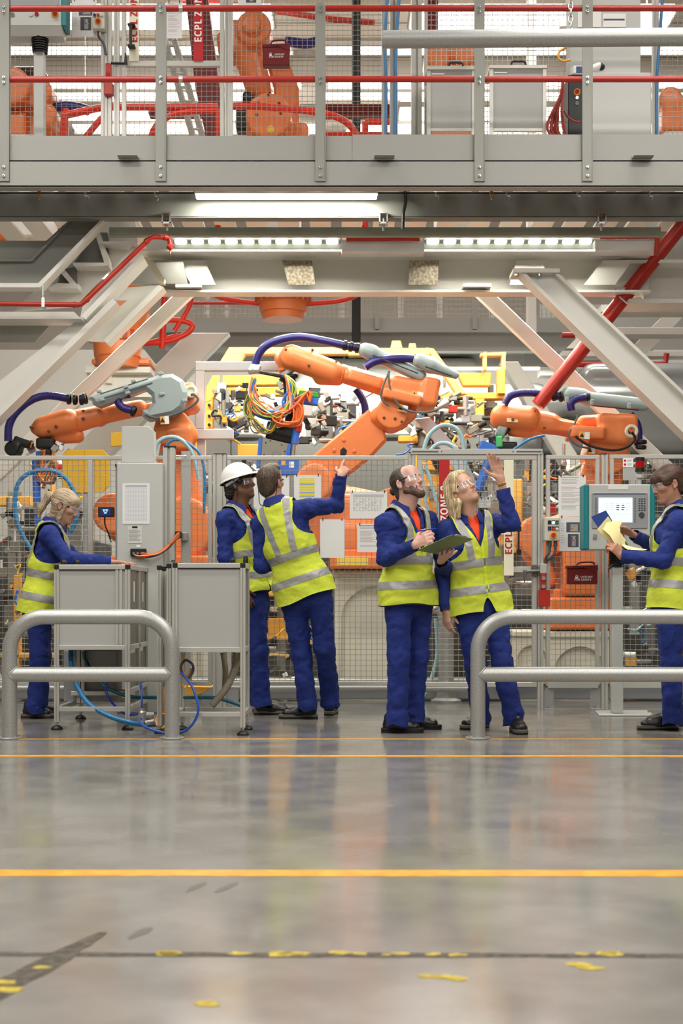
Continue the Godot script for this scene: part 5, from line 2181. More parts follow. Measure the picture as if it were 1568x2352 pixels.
func person(P: Dictionary) -> Node3D:
	var d0: float = P.d
	var J := {}
	for k in P.j:
		J[k] = W(P.j[k][0], P.j[k][1], d0 + P.j[k][2])
	var base := Vector3(J.pelvis.x, 0, J.pelvis.z)
	var o := thing("person", P.label, "person", base, "workers in yellow vests")
	var N: Vector3 = J.neck
	var S: Vector3 = (J.sh_l - J.sh_r).normalized()
	var U: Vector3 = (N - J.pelvis).normalized()
	S = (S - U * U.dot(S) * 0.7).normalized()
	var Fw: Vector3 = S.cross(U).normalized()
	S = U.cross(Fw).normalized()
	var g: float = P.get("bulk", 1.0)
	var Lt: float = (N - J.pelvis).length()
	var hipS: Vector3 = (J.hp_l - J.hp_r).normalized()
	var hsk: Basis
	var hf: Vector3 = P.hf.normalized()
	var hx: Vector3 = P.get("hup", Vector3.UP).cross(hf).normalized()
	hsk = Basis(hx, hf.cross(hx).normalized(), hf)
	var hs: float = P.get("head", 1.0)
	var H := Transform3D(hsk.scaled(Vector3.ONE), J.head)
	var at := func(x: float, y: float, z: float) -> Vector3: return H * (Vector3(x, y, z) * hs)

	# --- torso, shared by body, shirt, jacket and vest
	var torso := func(f: Field, hips := true) -> void:
		var pl: Vector3 = J.pelvis
		var at_t := func(t: float, fwd := 0.0) -> Vector3: return pl.lerp(N, t) + Fw * fwd
		if hips:
			f.ecap(pl - U * 0.06, at_t.call(0.16), 0.158 * g, 0.112 * g, 0.152 * g, 0.108 * g, S, 0.05)
		f.ecap(at_t.call(0.12), at_t.call(0.55), 0.152 * g, 0.106 * g, 0.152 * g, 0.108 * g, S, 0.06)
		f.ecap(at_t.call(0.5, 0.004), at_t.call(0.78, 0.008), 0.152 * g, 0.112 * g, 0.158 * g, 0.112 * g, S, 0.06)
		f.ecap(at_t.call(0.74, 0.006), at_t.call(0.93, -0.005), 0.155 * g, 0.105 * g, 0.095 * g, 0.07, S, 0.05)
		if P.get("bust", 0.0) > 0.0:
			for s in [-1, 1]:
				f.ell(at_t.call(0.68) + S * 0.07 * s + Fw * 0.075 * g, Basis(S, U, Fw), Vector3(0.062, 0.07, 0.05), 0.05)
		for e in [J.sh_l, J.sh_r]:
			f.cap(N - U * 0.03 - Fw * 0.015, e, 0.062, 0.055, 0.05)

	# --- skin: whole body in one mesh, head and hands on finer grids
	var m := MB.new()
	m.tinted = true
	var skin: Color = P.skin
	var f := Field.new()
	torso.call(f)
	for s in ["l", "r"]:
		f.cap(J["sh_" + s], J["el_" + s], 0.056, 0.05, 0.03)
		f.cap(J["el_" + s], J["wr_" + s], 0.050, 0.045, 0.02)
		f.cap(J["hp_" + s], J["kn_" + s], 0.08, 0.065, 0.04)
		f.cap(J["kn_" + s], J["an_" + s], 0.062, 0.055, 0.03)
	f.off = -0.024
	f.mesh(0.022).into(m, skin)
	f = Field.new()
	f.ell(at.call(0, 0.034, -0.016), hsk, Vector3(0.075, 0.084, 0.096) * hs, 0.03)
	f.ell(at.call(0, -0.028, 0.016), hsk, Vector3(0.061, 0.082, 0.074) * hs, 0.03)
	var jw: float = P.get("jaw", 1.0)
	for s in [-1, 1]:
		f.cap(at.call(0.047 * s * jw, -0.052, -0.004), at.call(0.012 * s, -0.098, 0.066), 0.021 * hs, 0.018 * hs, 0.025)
		f.ell(at.call(0.041 * s, -0.018, 0.058), hsk, Vector3(0.025, 0.02, 0.026) * hs, 0.025)
	f.ell(at.call(0, -0.102, 0.072), hsk, Vector3(0.020, 0.016, 0.017) * hs, 0.02)
	f.cap(at.call(-0.032, 0.024, 0.074), at.call(0.032, 0.024, 0.074), 0.014 * hs, 0.014 * hs, 0.02)
	f.ell(at.call(0, 0.06, 0.06), hsk, Vector3(0.05, 0.04, 0.03) * hs, 0.03)
	f.cap(at.call(0, 0.012, 0.088), at.call(0, -0.026, 0.106), 0.0085 * hs, 0.0105 * hs, 0.012)
	f.ell(at.call(0, -0.031, 0.106), hsk, Vector3(0.011, 0.009, 0.0115) * hs, 0.008)
	for s in [-1, 1]:
		f.ell(at.call(0.0125 * s, -0.034, 0.096), hsk, Vector3(0.0085, 0.0075, 0.010) * hs, 0.006)
	f.ell(at.call(0, -0.064, 0.074), hsk, Vector3(0.030, 0.024, 0.018) * hs, 0.02)
	f.cap(at.call(-0.017, -0.058, 0.087), at.call(0.017, -0.058, 0.087), 0.0058 * hs, 0.0058 * hs, 0.007)
	f.cap(at.call(-0.014, -0.0715, 0.086), at.call(0.014, -0.0715, 0.086), 0.0066 * hs, 0.0066 * hs, 0.007)
	for s in [-1, 1]:
		f.sub(f.ell(at.call(0.0315 * s, 0.001, 0.094), hsk, Vector3(0.0165, 0.0125, 0.018) * hs, 0.014))
	f.sub(f.cap(at.call(-0.02, -0.0645, 0.099), at.call(0.02, -0.0645, 0.099), 0.0035, 0.0035, 0.005))
	for s in [-1, 1]:
		f.ell(at.call(0.0315 * s, 0.0115, 0.0765), hsk, Vector3(0.0165, 0.0075, 0.0125) * hs, 0.006)
		f.ell(at.call(0.0315 * s, -0.0125, 0.0755), hsk, Vector3(0.0165, 0.0065, 0.0115) * hs, 0.006)
		f.ell(at.call(0.077 * s, -0.006, -0.014), Basis(hsk.x.rotated(hsk.y, -0.35 * s), hsk.y, hsk.z.rotated(hsk.y, -0.35 * s)), Vector3(0.010, 0.032, 0.019) * hs, 0.008)
		f.sub(f.ell(at.call(0.090 * s, -0.006, -0.010), hsk, Vector3(0.009, 0.019, 0.010) * hs, 0.006))
		f.ell(at.call(0.079 * s, -0.032, -0.006), hsk, Vector3(0.007, 0.010, 0.008) * hs, 0.006)
	var nr: float = P.get("neck_r", 0.055)
	f.cap(at.call(0, -0.06, -0.02), N - U * 0.05 - Fw * 0.01, nr, nr * 1.12, 0.03)
	f.cap(at.call(0, -0.075, 0.02), N + Fw * 0.02, nr * 0.72, nr * 0.8, 0.04)
	var iso := f.mesh(0.0036)
	var lip: Color = P.lip
	for p in iso.v:
		var q: Vector3 = (H.affine_inverse() * p) / hs
		var c := skin
		if q.z > 0.06 and absf(q.x) < 0.03 and q.y < -0.05 and q.y > -0.082:
			var e := Vector2(q.x / 0.024, (q.y + 0.0645) / 0.0125).length()
			c = skin.lerp(lip, clampf((1.15 - e) * 4.0, 0.0, 1.0))
		elif q.z > 0.03 and absf(absf(q.x) - 0.045) < 0.025 and q.y < -0.005 and q.y > -0.05:
			c = skin.lerp(lip, 0.06)
		elif absf(q.x) > 0.072 and q.z < 0.02:
			c = skin.lerp(lip, 0.25)
		iso.c.append(c)
	iso.into(m)
	for s in ["l", "r"]:
		if P.has("hand_" + s):
			f = Field.new()
			var h: Dictionary = P["hand_" + s]
			h.left = s == "l"
			if P.has("cuff_" + s):
				h.arm = (J["wr_" + s] - J["el_" + s]).normalized() * 0.09
			hand_prims(f, h, J["wr_" + s])
			var hi := f.mesh(0.0036)
			for p in hi.v:
				hi.c.append(skin.lerp(lip, 0.12))
			hi.into(m)
	var sk := tinted("skin", 0.5)
	sk.subsurf_scatter_enabled = true
	sk.subsurf_scatter_strength = 0.08
	obj("body", m, sk, o)

	# --- eyes and brows
	for s in [-1, 1]:
		var e := MB.new()
		e.tinted = true
		var c: Vector3 = at.call(0.0315 * s, 0.0, 0.0745)
		var look: Vector3 = (P.get("look", hf) * 0.6 + hf * 0.4).normalized()
		e.sphere(c, Vector3.ONE * 0.0122 * hs, MB.aim(look), 14, 18)
		for i in e.v.size():
			var a := e.n[i].dot(look)
			e.c[i] = Color(0.004, 0.004, 0.004) if a > 0.965 else (P.get("iris", Color(0.08, 0.05, 0.03)) if a > 0.86 else Color(0.70, 0.66, 0.62))
		obj("eye", e, tinted("eye", 0.1), o)
		var b := MB.new()
		b.tube(curve([at.call(0.014 * s, 0.0185, 0.0905), at.call(0.026 * s, 0.0235, 0.0895), at.call(0.040 * s, 0.0235, 0.083), at.call(0.050 * s, 0.018, 0.073)], 4), 0.0036 * hs * P.get("brow", 1.0), 6, true, 0.0018)
		obj("eyebrow", b, mat("brow_%s" % P.brow_color.to_html(), P.brow_color, 0.8), o)

	# --- cloth folds
	var folds := FastNoiseLite.new()
	folds.seed = int(d0 * 100)
	folds.frequency = 1.0
	folds.fractal_type = FastNoiseLite.FRACTAL_RIDGED
	folds.fractal_octaves = 3
	folds.fractal_gain = 0.42
	folds.domain_warp_enabled = true
	folds.domain_warp_amplitude = 0.5
	folds.domain_warp_frequency = 0.8

	# --- trousers
	f = Field.new()
	f.ecap(J.pelvis - U * 0.05, J.pelvis + U * 0.10, 0.158 * g, 0.115 * g, 0.15 * g, 0.108 * g, hipS, 0.05)
	var lw: float = P.get("leg", 1.0)
	for s in ["l", "r"]:
		f.cap(J["hp_" + s] + Vector3(0, 0.02, 0), J["kn_" + s], 0.094 * lw, 0.074 * lw, 0.035)
		var an: Vector3 = J["an_" + s]
		f.cap(J["kn_" + s], an, 0.073 * lw, 0.070 * lw, 0.03)
		f.cap(an, an - Vector3(0, 0.09, 0), 0.069 * lw, 0.073 * lw, 0.02)
	f.noise = folds
	f.amp = 0.013
	f.ns = Vector3(6, 6.5, 6)
	var hem: float = P.get("hem", 0.075) - 0.018
	iso = f.mesh(0.0105).clip(func(p: Vector3): return p.y - hem + 0.012 - 0.010 * sin(p.x * 37.0 + p.z * 29.0))
	m = MB.new()
	iso.into(m)
	obj("trousers", m, cloth("blue_workwear", Color(0.05, 0.145, 0.44)), o)

	# --- jacket
	f = Field.new()
	torso.call(f)
	for s in ["l", "r"]:
		var sh: Vector3 = J["sh_" + s]
		var el: Vector3 = J["el_" + s]
		var wr: Vector3 = J["wr_" + s]
		f.cap(sh, el, 0.056 * g, 0.047 * g, 0.045)
		f.cap(el, wr - (wr - el).normalized() * 0.012, 0.048 * g, 0.037 * g, 0.03)
	f.off = 0.010
	f.noise = folds
	f.amp = 0.012
	f.ns = Vector3(8, 9, 8)
	var neckcut := func(p: Vector3) -> float:
		var q := p - N
		var v := q.dot(U)
		return Vector2(q.dot(S), q.dot(Fw) - v * 0.35).length() - (0.066 if v > -0.09 else 0.0)
	var collar_v: float = P.get("collar_v", 0.13)
	var cuffs := [J.wr_l, (J.wr_l - J.el_l).normalized(), J.wr_r, (J.wr_r - J.el_r).normalized()]
	iso = f.mesh(0.0095).clip(func(p: Vector3) -> float:
		var q := p - N
		var v := q.dot(U)
		var r := 1.0
		if q.dot(Fw) > 0.0 and collar_v > 0.0:
			r = absf(q.dot(S)) - maxf(v + collar_v, 0.0) * 0.046 / collar_v if v > -collar_v else 1.0
		if q.length() < 0.2:
			r = minf(r, neckcut.call(p))
		for k in 2:
			var e: Vector3 = p - cuffs[k * 2]
			if e.length() < 0.13:
				r = minf(r, (P.get("cuff_l", 0.002) if k == 0 else 0.002) - e.dot(cuffs[k * 2 + 1]))
		if v < -Lt - 0.03:
			r = minf(r, v + Lt + 0.04)
		return r)
	m = MB.new()
	iso.into(m)
	var jk := obj("jacket", m, cloth("blue_workwear", Color.BLUE), o)
	# collar: a band that stands round the neck and folds over
	var ring := func(prof: Array, open: float, tilt: float) -> MB:
		var r := MB.new()
		var n := 40
		for i in n + 1:
			var a := lerpf(-PI + open, PI - open, float(i) / n)
			var dir := -Fw * cos(a) + S * sin(a)
			var front := clampf(-cos(a), 0.0, 1.0)
			for k in prof.size():
				var q: Vector2 = prof[k]
				var pt: Vector3 = N - Fw * 0.008 + dir * q.x + U * (q.y + 0.036 - front * tilt) + Fw * front * 0.018
				r.vert(pt, (dir + U * 0.3).normalized())
		var w := prof.size()
		for i in n:
			for k in w - 1:
				var b := i * w + k
				r.ix.append_array([b, b + 1, b + w, b + 1, b + w + 1, b + w])
		var nn := PackedVector3Array()
		nn.resize(r.v.size())
		for t in range(0, r.ix.size(), 3):
			var c := (r.v[r.ix[t + 2]] - r.v[r.ix[t]]).cross(r.v[r.ix[t + 1]] - r.v[r.ix[t]])
			for k in 3:
				nn[r.ix[t + k]] += c
		for i in nn.size():
			r.n[i] = nn[i].normalized()
		return r
	obj("collar", ring.call([Vector2(0.070, -0.03), Vector2(0.066, 0.01), Vector2(0.067, 0.030), Vector2(0.072, 0.036), Vector2(0.079, 0.030), Vector2(0.094, 0.0), Vector2(0.104, -0.022)], 0.42, 0.06), cloth("blue_workwear", Color.BLUE), jk)
	if P.has("shirt"):
		f = Field.new()
		torso.call(f, false)
		f.off = -0.002
		var sm := cloth("shirt_%s" % P.shirt.to_html(), P.shirt)
		iso = f.mesh(0.012, AABB(N - Vector3.ONE * 0.25, Vector3.ONE * 0.5)).clip(func(p: Vector3) -> float:
			var q := p - N
			return minf(minf(q.dot(U) + collar_v + 0.03, 0.085 - absf(q.dot(S))), minf(q.dot(Fw) + 0.05, neckcut.call(p) + 0.012)))
		m = MB.new()
		iso.into(m)
		var shirt := obj("shirt", m, sm, o)
		obj("collar", ring.call([Vector2(0.062, -0.04), Vector2(0.059, 0.012), Vector2(0.060, 0.026), Vector2(0.066, 0.028), Vector2(0.074, 0.005), Vector2(0.080, -0.02)], 0.30, 0.055), sm, shirt)

	# --- vest with its reflective bands
	f = Field.new()
	torso.call(f)
	for s in ["l", "r"]:
		f.cap(J["sh_" + s], J["sh_" + s].lerp(J["el_" + s], 0.18), 0.062 * g, 0.058, 0.05)
		f.cap(J["hp_" + s] + U * 0.08, J["hp_" + s] - U * 0.03, 0.090 * P.get("leg", 1.0), 0.092 * P.get("leg", 1.0), 0.06)
	var hemv: float = P.get("vest_len", 0.66)
	f.ecap(J.pelvis - U * (hemv - Lt + 0.03), J.pelvis, 0.180 * g, 0.136 * g, 0.156 * g, 0.112 * g, S, 0.06)
	f.off = 0.026
	f.noise = folds
	f.amp = 0.010
	f.ns = Vector3(3.5, 6, 3.5)
	var vneck: float = P.get("vest_v", 0.21)
	var slit: float = P.get("vest_open", 0.0)
	var arm_w: float = P.get("vest_w", 0.132)
	var cut := func(p: Vector3) -> float:
		var q := p - N
		var v := q.dot(U)
		var u := absf(q.dot(S))
		var fr := q.dot(Fw)
		var r := v + hemv + 0.01 * sin(q.dot(S) * 14.0)
		if fr > 0.0:
			r = minf(r, u - (v + vneck) * 0.086 / vneck)
			if slit > 0.0 and v < -0.5:
				r = minf(r, u - (sqrt(maxf(0.0, -0.53 - v)) * slit - 0.006))
		r = minf(r, Vector2(q.dot(S), fr - 0.01).length() - 0.088 if v > -0.12 else r)
		if v > -0.29:
			var w: float = arm_w - 0.03 * exp(-pow((v + 0.14) / 0.07, 2.0))
			if v < -0.20:
				w = lerpf(w, 0.23, pow((-0.20 - v) / 0.09, 2.0))
			r = minf(r, w - u)
		return r
	var shell_ := f.mesh(0.0095).clip(cut)
	m = MB.new()
	shell_.into(m)
	var vest := obj("vest", m, cloth("hi_vis_yellow", Color(0.78, 0.83, 0.24)), o)
	var tape := mat("reflective_tape", Color(0.60, 0.60, 0.60), 0.42)
	tape.metallic = 0.15
	var lines: Array = P.get("tapes", [-0.355, -0.525])
	for y in lines:
		m = MB.new()
		shell_.clip(func(p: Vector3) -> float:
			return 0.027 - absf((p - N).dot(U) - y)).moved(0.002).into(m)
		obj("reflective_band", m, tape, vest)
	for s in [-1.0, 1.0]:
		for side in [1.0, -1.0]:
			m = MB.new()
			shell_.clip(func(p: Vector3) -> float:
				var q := p - N
				var v := q.dot(U)
				var c := 0.098 - 0.035 * clampf(-v / 0.33, 0.0, 1.0)
				return minf(minf(0.024 - absf(q.dot(S) * s - c), q.dot(Fw) * side + 0.03), v - lines[0] - 0.02)).moved(0.002).into(m)
			obj("reflective_band", m, tape, vest)
	if P.get("piping", false):
		m = MB.new()
		shell_.clip(func(p: Vector3) -> float: return 0.007 - cut.call(p)).moved(0.002).into(m)
		obj("piping", m, black, vest)
	if vneck > 0.0 and P.get("zip", false):
		m = MB.new()
		shell_.clip(func(p: Vector3) -> float:
			var q := p - N
			return minf(0.010 - absf(q.dot(S) - 0.012), q.dot(Fw))).moved(0.002).into(m)
		obj("front_edge", m, mat("hi_vis_edge", Color(0.80, 0.90, 0.12), 0.8), vest)

	# --- shoes
	for s in ["l", "r"]:
		var q: Array = P["shoe_" + s]
		var hp := W(q[0], q[1], 2752.0 / (q[1] - HY))
		hp.y = 0
		shoe(o, hp, q[2], P.get("foot", 0.285), P.get("sole", Color(0.42, 0.40, 0.36)), P.get("boot", 0.10))

	# --- safety glasses
	if P.get("glasses", true):
		var lens := MB.new()
		var cols := 20
		var gs := 0.0
		for i in cols + 1:
			var a := lerpf(-1.15, 1.15, float(i) / cols)
			for k in 5:
				var y := lerpf(-0.021 + 0.010 * exp(-pow(a / 0.16, 2.0)), 0.019, k / 4.0)
				lens.vert(at.call(sin(a) * 0.078, y + 0.001, 0.024 + cos(a) * 0.084), (hsk * Vector3(sin(a), 0, cos(a))).normalized())
		for i in cols:
			for k in 4:
				var b := i * 5 + k
				lens.ix.append_array([b, b + 1, b + 5, b + 1, b + 6, b + 5])
		var gm := mat("clear_lens", Color(0.95, 0.97, 1.0, 0.10), 0.04)
		gm.transparency = BaseMaterial3D.TRANSPARENCY_ALPHA
		var gl := obj("safety_glasses", lens, gm, o)
		var brow := MB.new()
		var p := []
		for i in 13:
			var a := lerpf(-1.15, 1.15, float(i) / 12)
			p.append(at.call(sin(a) * 0.0785, 0.0205, 0.024 + cos(a) * 0.0845))
		brow.tube(curve(p, 2), 0.0016, 6)
		obj("brow_bar", brow, mat("clear_frame", Color(0.80, 0.82, 0.84), 0.1), gl)
		for s in [-1, 1]:
			var t := MB.new()
			t.bar(at.call(0.0735 * s, 0.012, 0.060), at.call(0.081 * s, 0.012, -0.012), 0.003, 0.008, hsk.y, 0.001)
			t.bar(at.call(0.081 * s, 0.012, -0.012), at.call(0.080 * s, -0.002, -0.045), 0.003, 0.006, hsk.y, 0.001)
			obj("temple", t, mat("temple_navy", Color(0.04, 0.05, 0.14), 0.35), gl)
		if P.has("cord"):
			for s in [-1, 1]:
				var c := MB.new()
				c.tube(curve([at.call(0.081 * s, 0.0, -0.045), at.call(0.075 * s, -0.08, -0.06), at.call(0.05 * s, -0.15, -0.09), N - Fw * 0.11 + S * 0.02 * s + U * 0.005], 6), 0.0032, 6)
				obj("glasses_cord", c, black, gl)
	P.at = at
	P.H = H
	P.basis = hsk
	P.J = J
	P.N = N
	P.S = S
	P.U = U
	P.Fw = Fw
	return o


func hair_piece(o: Node3D, called: String, f: Field, a: Color, b: Color, ns: Vector3, seed_: int, cell := 0.005, amp := 0.004, pole := Vector3.ZERO, axis := Vector3.UP) -> MeshInstance3D:   # with a pole the strands run out from it
	var nz := FastNoiseLite.new()
	nz.seed = seed_
	nz.frequency = 1.0
	nz.fractal_octaves = 3
	f.noise = nz
	f.amp = amp
	f.ns = ns
	var iso := f.mesh(cell)
	if pole == Vector3.ZERO:
		streaks(iso, a, b, ns * 2.2, seed_ + 1)
	else:
		var e1 := axis.cross(Vector3(0.31, 0.2, 0.93)).normalized()
		var e2 := axis.cross(e1)
		nz.fractal_octaves = 3
		for i in iso.v.size():
			var q := iso.v[i] - pole
			var an := atan2(q.dot(e1), q.dot(e2))
			var w := nz.get_noise_3d(cos(an) * 21.0, sin(an) * 21.0, q.length() * 10.0)
			iso.v[i] += iso.n[i] * w * 0.0024
			iso.c.append(a.lerp(b, clampf(0.45 + w * 1.5, 0, 1)))
	var m := MB.new()
	m.tinted = true
	iso.into(m)
	return obj(called, m, tinted("hair", 0.55), o)


func people() -> void:
	var up := Vector3.UP
	# 1. woman with a ponytail, leaning on the left bench, seen from her right
	var P := {
		"d": 10.35, "label": "woman in profile with a blonde ponytail leaning over the left workbench",
		"j": {"pelvis": [90, 1392, 0.0], "neck": [124, 1212, 0.0], "head": [150, 1163, 0.0], "sh_r": [112, 1228, -0.17], "sh_l": [118, 1226, 0.17], "el_r": [156, 1283, -0.24], "wr_r": [252, 1291, -0.14], "el_l": [172, 1284, 0.22], "wr_l": [238, 1293, 0.16],
			"hp_r": [86, 1402, -0.085], "hp_l": [88, 1402, 0.085], "kn_r": [91, 1512, -0.09], "an_r": [82, 1620, -0.09], "kn_l": [96, 1512, 0.09], "an_l": [90, 1612, 0.10]},
		"hf": Vector3(0.90, -0.40, 0.12), "look": Vector3(0.7, -0.7, 0.1), "skin": Color(0.44, 0.235, 0.155), "lip": Color(0.40, 0.13, 0.10), "brow_color": Color(0.40, 0.28, 0.18), "bust": 1.0, "bulk": 0.98, "neck_r": 0.047, "jaw": 0.9, "head": 0.96,
		"shoe_r": [50, 1649, Vector3(1, 0, 0.05)], "shoe_l": [58, 1641, Vector3(1, 0, -0.1)], "foot": 0.245, "collar_v": 0.1, "sole": Color(0.36, 0.34, 0.30),
		"hand_r": {"dir": Vector3(1, 0.0, 0.05), "nrm": up, "curl": [0.12, 0.12, 0.15, 0.2, 0.2]}, "hand_l": {"dir": Vector3(1, 0, 0.1), "nrm": up, "curl": [0.2, 0.2, 0.2, 0.25, 0.2]},
	}
	var o := person(P)
	var at: Callable = P.at
	var b: Basis = P.basis
	var ha := Color(0.17, 0.11, 0.065)
	var hb := Color(0.62, 0.49, 0.33)
	var f := Field.new()
	f.ell(at.call(0, 0.040, -0.022), b, Vector3(0.086, 0.090, 0.104), 0.02)
	f.ell(at.call(0, 0.062, 0.058), b, Vector3(0.060, 0.036, 0.036), 0.03)
	for s in [-1, 1]:
		f.ecap(at.call(0.074 * s, 0.02, 0.01), at.call(0.068 * s, -0.15, 0.012), 0.014, 0.022, 0.011, 0.018, b.x, 0.02)
		f.ecap(at.call(0.07 * s, 0.0, -0.05), at.call(0.05 * s, -0.13, -0.05), 0.02, 0.03, 0.016, 0.026, b.x, 0.03)
	f.sub(f.ell(at.call(0, -0.05, 0.075), b, Vector3(0.074, 0.088, 0.07), 0.015))
	for s in [-1, 1]:
		f.sub(f.ell(at.call(0.085 * s, -0.012, -0.01), b, Vector3(0.03, 0.030, 0.022), 0.01))
	hair_piece(o, "hair", f, ha, hb, Vector3(34, 60, 60), 21, 0.0042, 0.002, at.call(0, 0.03, -0.12), -b.z)
	f = Field.new()
	f.cap(at.call(0, 0.03, -0.115), at.call(0, 0.02, -0.15), 0.022, 0.03, 0.02)
	f.cap(at.call(0, 0.02, -0.15), at.call(0, -0.09, -0.175), 0.03, 0.024, 0.03)
	f.cap(at.call(0, -0.09, -0.175), at.call(0, -0.16, -0.165), 0.024, 0.010, 0.03)
	hair_piece(o, "ponytail", f, ha, hb, Vector3(120, 40, 120), 22, 0.0042, 0.002, at.call(0, 0.05, -0.17), -b.y)
	var m := MB.new()
	var c: Vector3 = at.call(0, 0.03, -0.118)
	m.lathe(PackedVector2Array([Vector2(0.020, -0.01), Vector2(0.027, -0.006), Vector2(0.027, 0.006), Vector2(0.020, 0.01)]), Transform3D(Basis(b.x, -b.z, b.y), c), 14)
	obj("hair_tie", m, mat("temple_navy", Color.BLUE), o)

	# 2. man in a white hard hat
	P = {
		"d": 10.62, "label": "man in a white hard hat looking up, standing behind the right workbench",
		"j": {"pelvis": [583, 1372, 0.0], "neck": [549, 1168, 0.0], "head": [551, 1113, 0.0], "sh_r": [516, 1192, -0.15], "sh_l": [582, 1192, 0.13], "el_r": [517, 1282, -0.20], "wr_r": [552, 1352, -0.24], "el_l": [598, 1280, 0.16], "wr_l": [602, 1350, 0.05],
			"hp_r": [580, 1385, -0.08], "hp_l": [592, 1385, 0.08], "kn_r": [594, 1500, -0.08], "an_r": [602, 1612, -0.06], "kn_l": [590, 1500, 0.10], "an_l": [592, 1608, 0.12]},
		"hf": Vector3(0.93, 0.24, 0.26), "look": Vector3(0.9, 0.4, 0), "skin": Color(0.115, 0.050, 0.026), "lip": Color(0.12, 0.040, 0.030), "brow_color": Color(0.02, 0.015, 0.012), "shirt": Color(0.90, 0.27, 0.09), "collar_v": 0.15,
		"shoe_r": [584, 1641, Vector3(1, 0, 0.1)], "shoe_l": [580, 1634, Vector3(1, 0, -0.1)], "boot": 0.12, "vest_open": 0.04, "hem": 0.095, "vest_len": 0.655, "brow": 1.1,
		"hand_r": {"dir": Vector3(0.5, -0.85, 0), "nrm": Vector3(0.2, 0.3, 0.9), "curl": [0.35, 0.4, 0.45, 0.5, 0.3]}, "hand_l": {"dir": Vector3(0.2, -1, 0), "nrm": Vector3(0.9, 0.2, -0.3), "curl": [0.3, 0.3, 0.4, 0.4, 0.3]},
	}
	o = person(P)
	at = P.at
	b = P.basis
	f = Field.new()
	f.ell(at.call(0, 0.005, -0.045), b, Vector3(0.088, 0.070, 0.080), 0.02)
	f.ell(at.call(0, -0.055, -0.085), b, Vector3(0.070, 0.045, 0.045), 0.03)
	for s in [-1, 1]:
		f.ell(at.call(0.075 * s, 0.018, 0.025), b, Vector3(0.014, 0.026, 0.020), 0.02)
		f.sub(f.ell(at.call(0.088 * s, -0.02, -0.006), b, Vector3(0.026, 0.030, 0.022), 0.01))
	f.sub(f.ell(at.call(0, -0.06, 0.06), b, Vector3(0.085, 0.09, 0.085), 0.015))
	hair_piece(o, "hair", f, Color(0.006, 0.005, 0.005), Color(0.03, 0.024, 0.02), Vector3(95, 95, 95), 31, 0.0045, 0.012)
	hard_hat(o, P)

	# 3. man with short dark hair pointing up, seen from behind
	P = {
		"d": 10.15, "label": "man with short dark hair seen from behind, pointing up with his right arm",
		"j": {"pelvis": [700, 1358, 0.0], "neck": [636, 1163, 0.0], "head": [622, 1108, 0.02], "sh_l": [598, 1204, 0.05], "sh_r": [705, 1168, -0.05], "el_l": [600, 1300, 0.04], "wr_l": [652, 1292, 0.24], "el_r": [772, 1160, 0.12], "wr_r": [783, 1092, 0.06],
			"hp_l": [672, 1374, 0.03], "hp_r": [733, 1360, -0.03], "kn_l": [692, 1500, 0.06], "an_l": [706, 1622, 0.04], "kn_r": [745, 1488, 0.02], "an_r": [757, 1588, 0.22]},
		"hf": Vector3(0.50, 0.16, -0.85), "look": Vector3(0.5, 0.4, -0.8), "skin": Color(0.50, 0.265, 0.185), "lip": Color(0.45, 0.15, 0.12), "brow_color": Color(0.12, 0.08, 0.06), "shirt": Color(0.85, 0.85, 0.84),
		"shoe_l": [729, 1650, Vector3(-1, 0, 0.08)], "shoe_r": [754, 1644, Vector3(0.12, 0, -1)], "boot": 0.16, "hem": 0.10, "leg": 1.06, "vest_len": 0.70, "bulk": 1.06, "cord": true, "vest_w": 0.142, "tapes": [-0.38, -0.56],
		"hand_r": {"dir": Vector3(0.34, 0.66, -0.66), "nrm": Vector3(0.1, 0.6, 0.75), "curl": [0.04, 0.85, 0.95, 1.0, 0.6]}, "hand_l": {"dir": Vector3(0.8, 0.2, -0.5), "nrm": Vector3(-0.3, 0.2, -0.9), "curl": [0.5, 0.5, 0.5, 0.5, 0.4]},
	}
	o = person(P)
	at = P.at
	b = P.basis
	f = Field.new()
	f.ell(at.call(0, 0.040, -0.024), b, Vector3(0.083, 0.090, 0.100), 0.02)
	f.ell(at.call(0, 0.105, 0.035), b, Vector3(0.055, 0.035, 0.055), 0.03)
	f.ell(at.call(0, -0.035, -0.060), b, Vector3(0.068, 0.070, 0.050), 0.04)
	f.sub(f.ell(at.call(0, -0.03, 0.085), b, Vector3(0.09, 0.105, 0.075), 0.015))
	for s in [-1, 1]:
		f.sub(f.ell(at.call(0.088 * s, -0.015, 0.0), b, Vector3(0.028, 0.034, 0.030), 0.01))
	hair_piece(o, "hair", f, Color(0.030, 0.018, 0.012), Color(0.12, 0.078, 0.050), Vector3(60, 36, 60), 41, 0.0045, 0.003, at.call(0.01, 0.14, -0.05), b.y)
	f = Field.new()                                          # stubble along the jaw
	for s in [-1, 1]:
		f.cap(at.call(0.058 * s, -0.035, 0.012), at.call(0.046 * s, -0.07, 0.02), 0.014, 0.02, 0.02)
	hair_piece(o, "stubble", f, Color(0.16, 0.09, 0.06), Color(0.25, 0.13, 0.09), Vector3(150, 150, 150), 42, 0.004, 0.002)

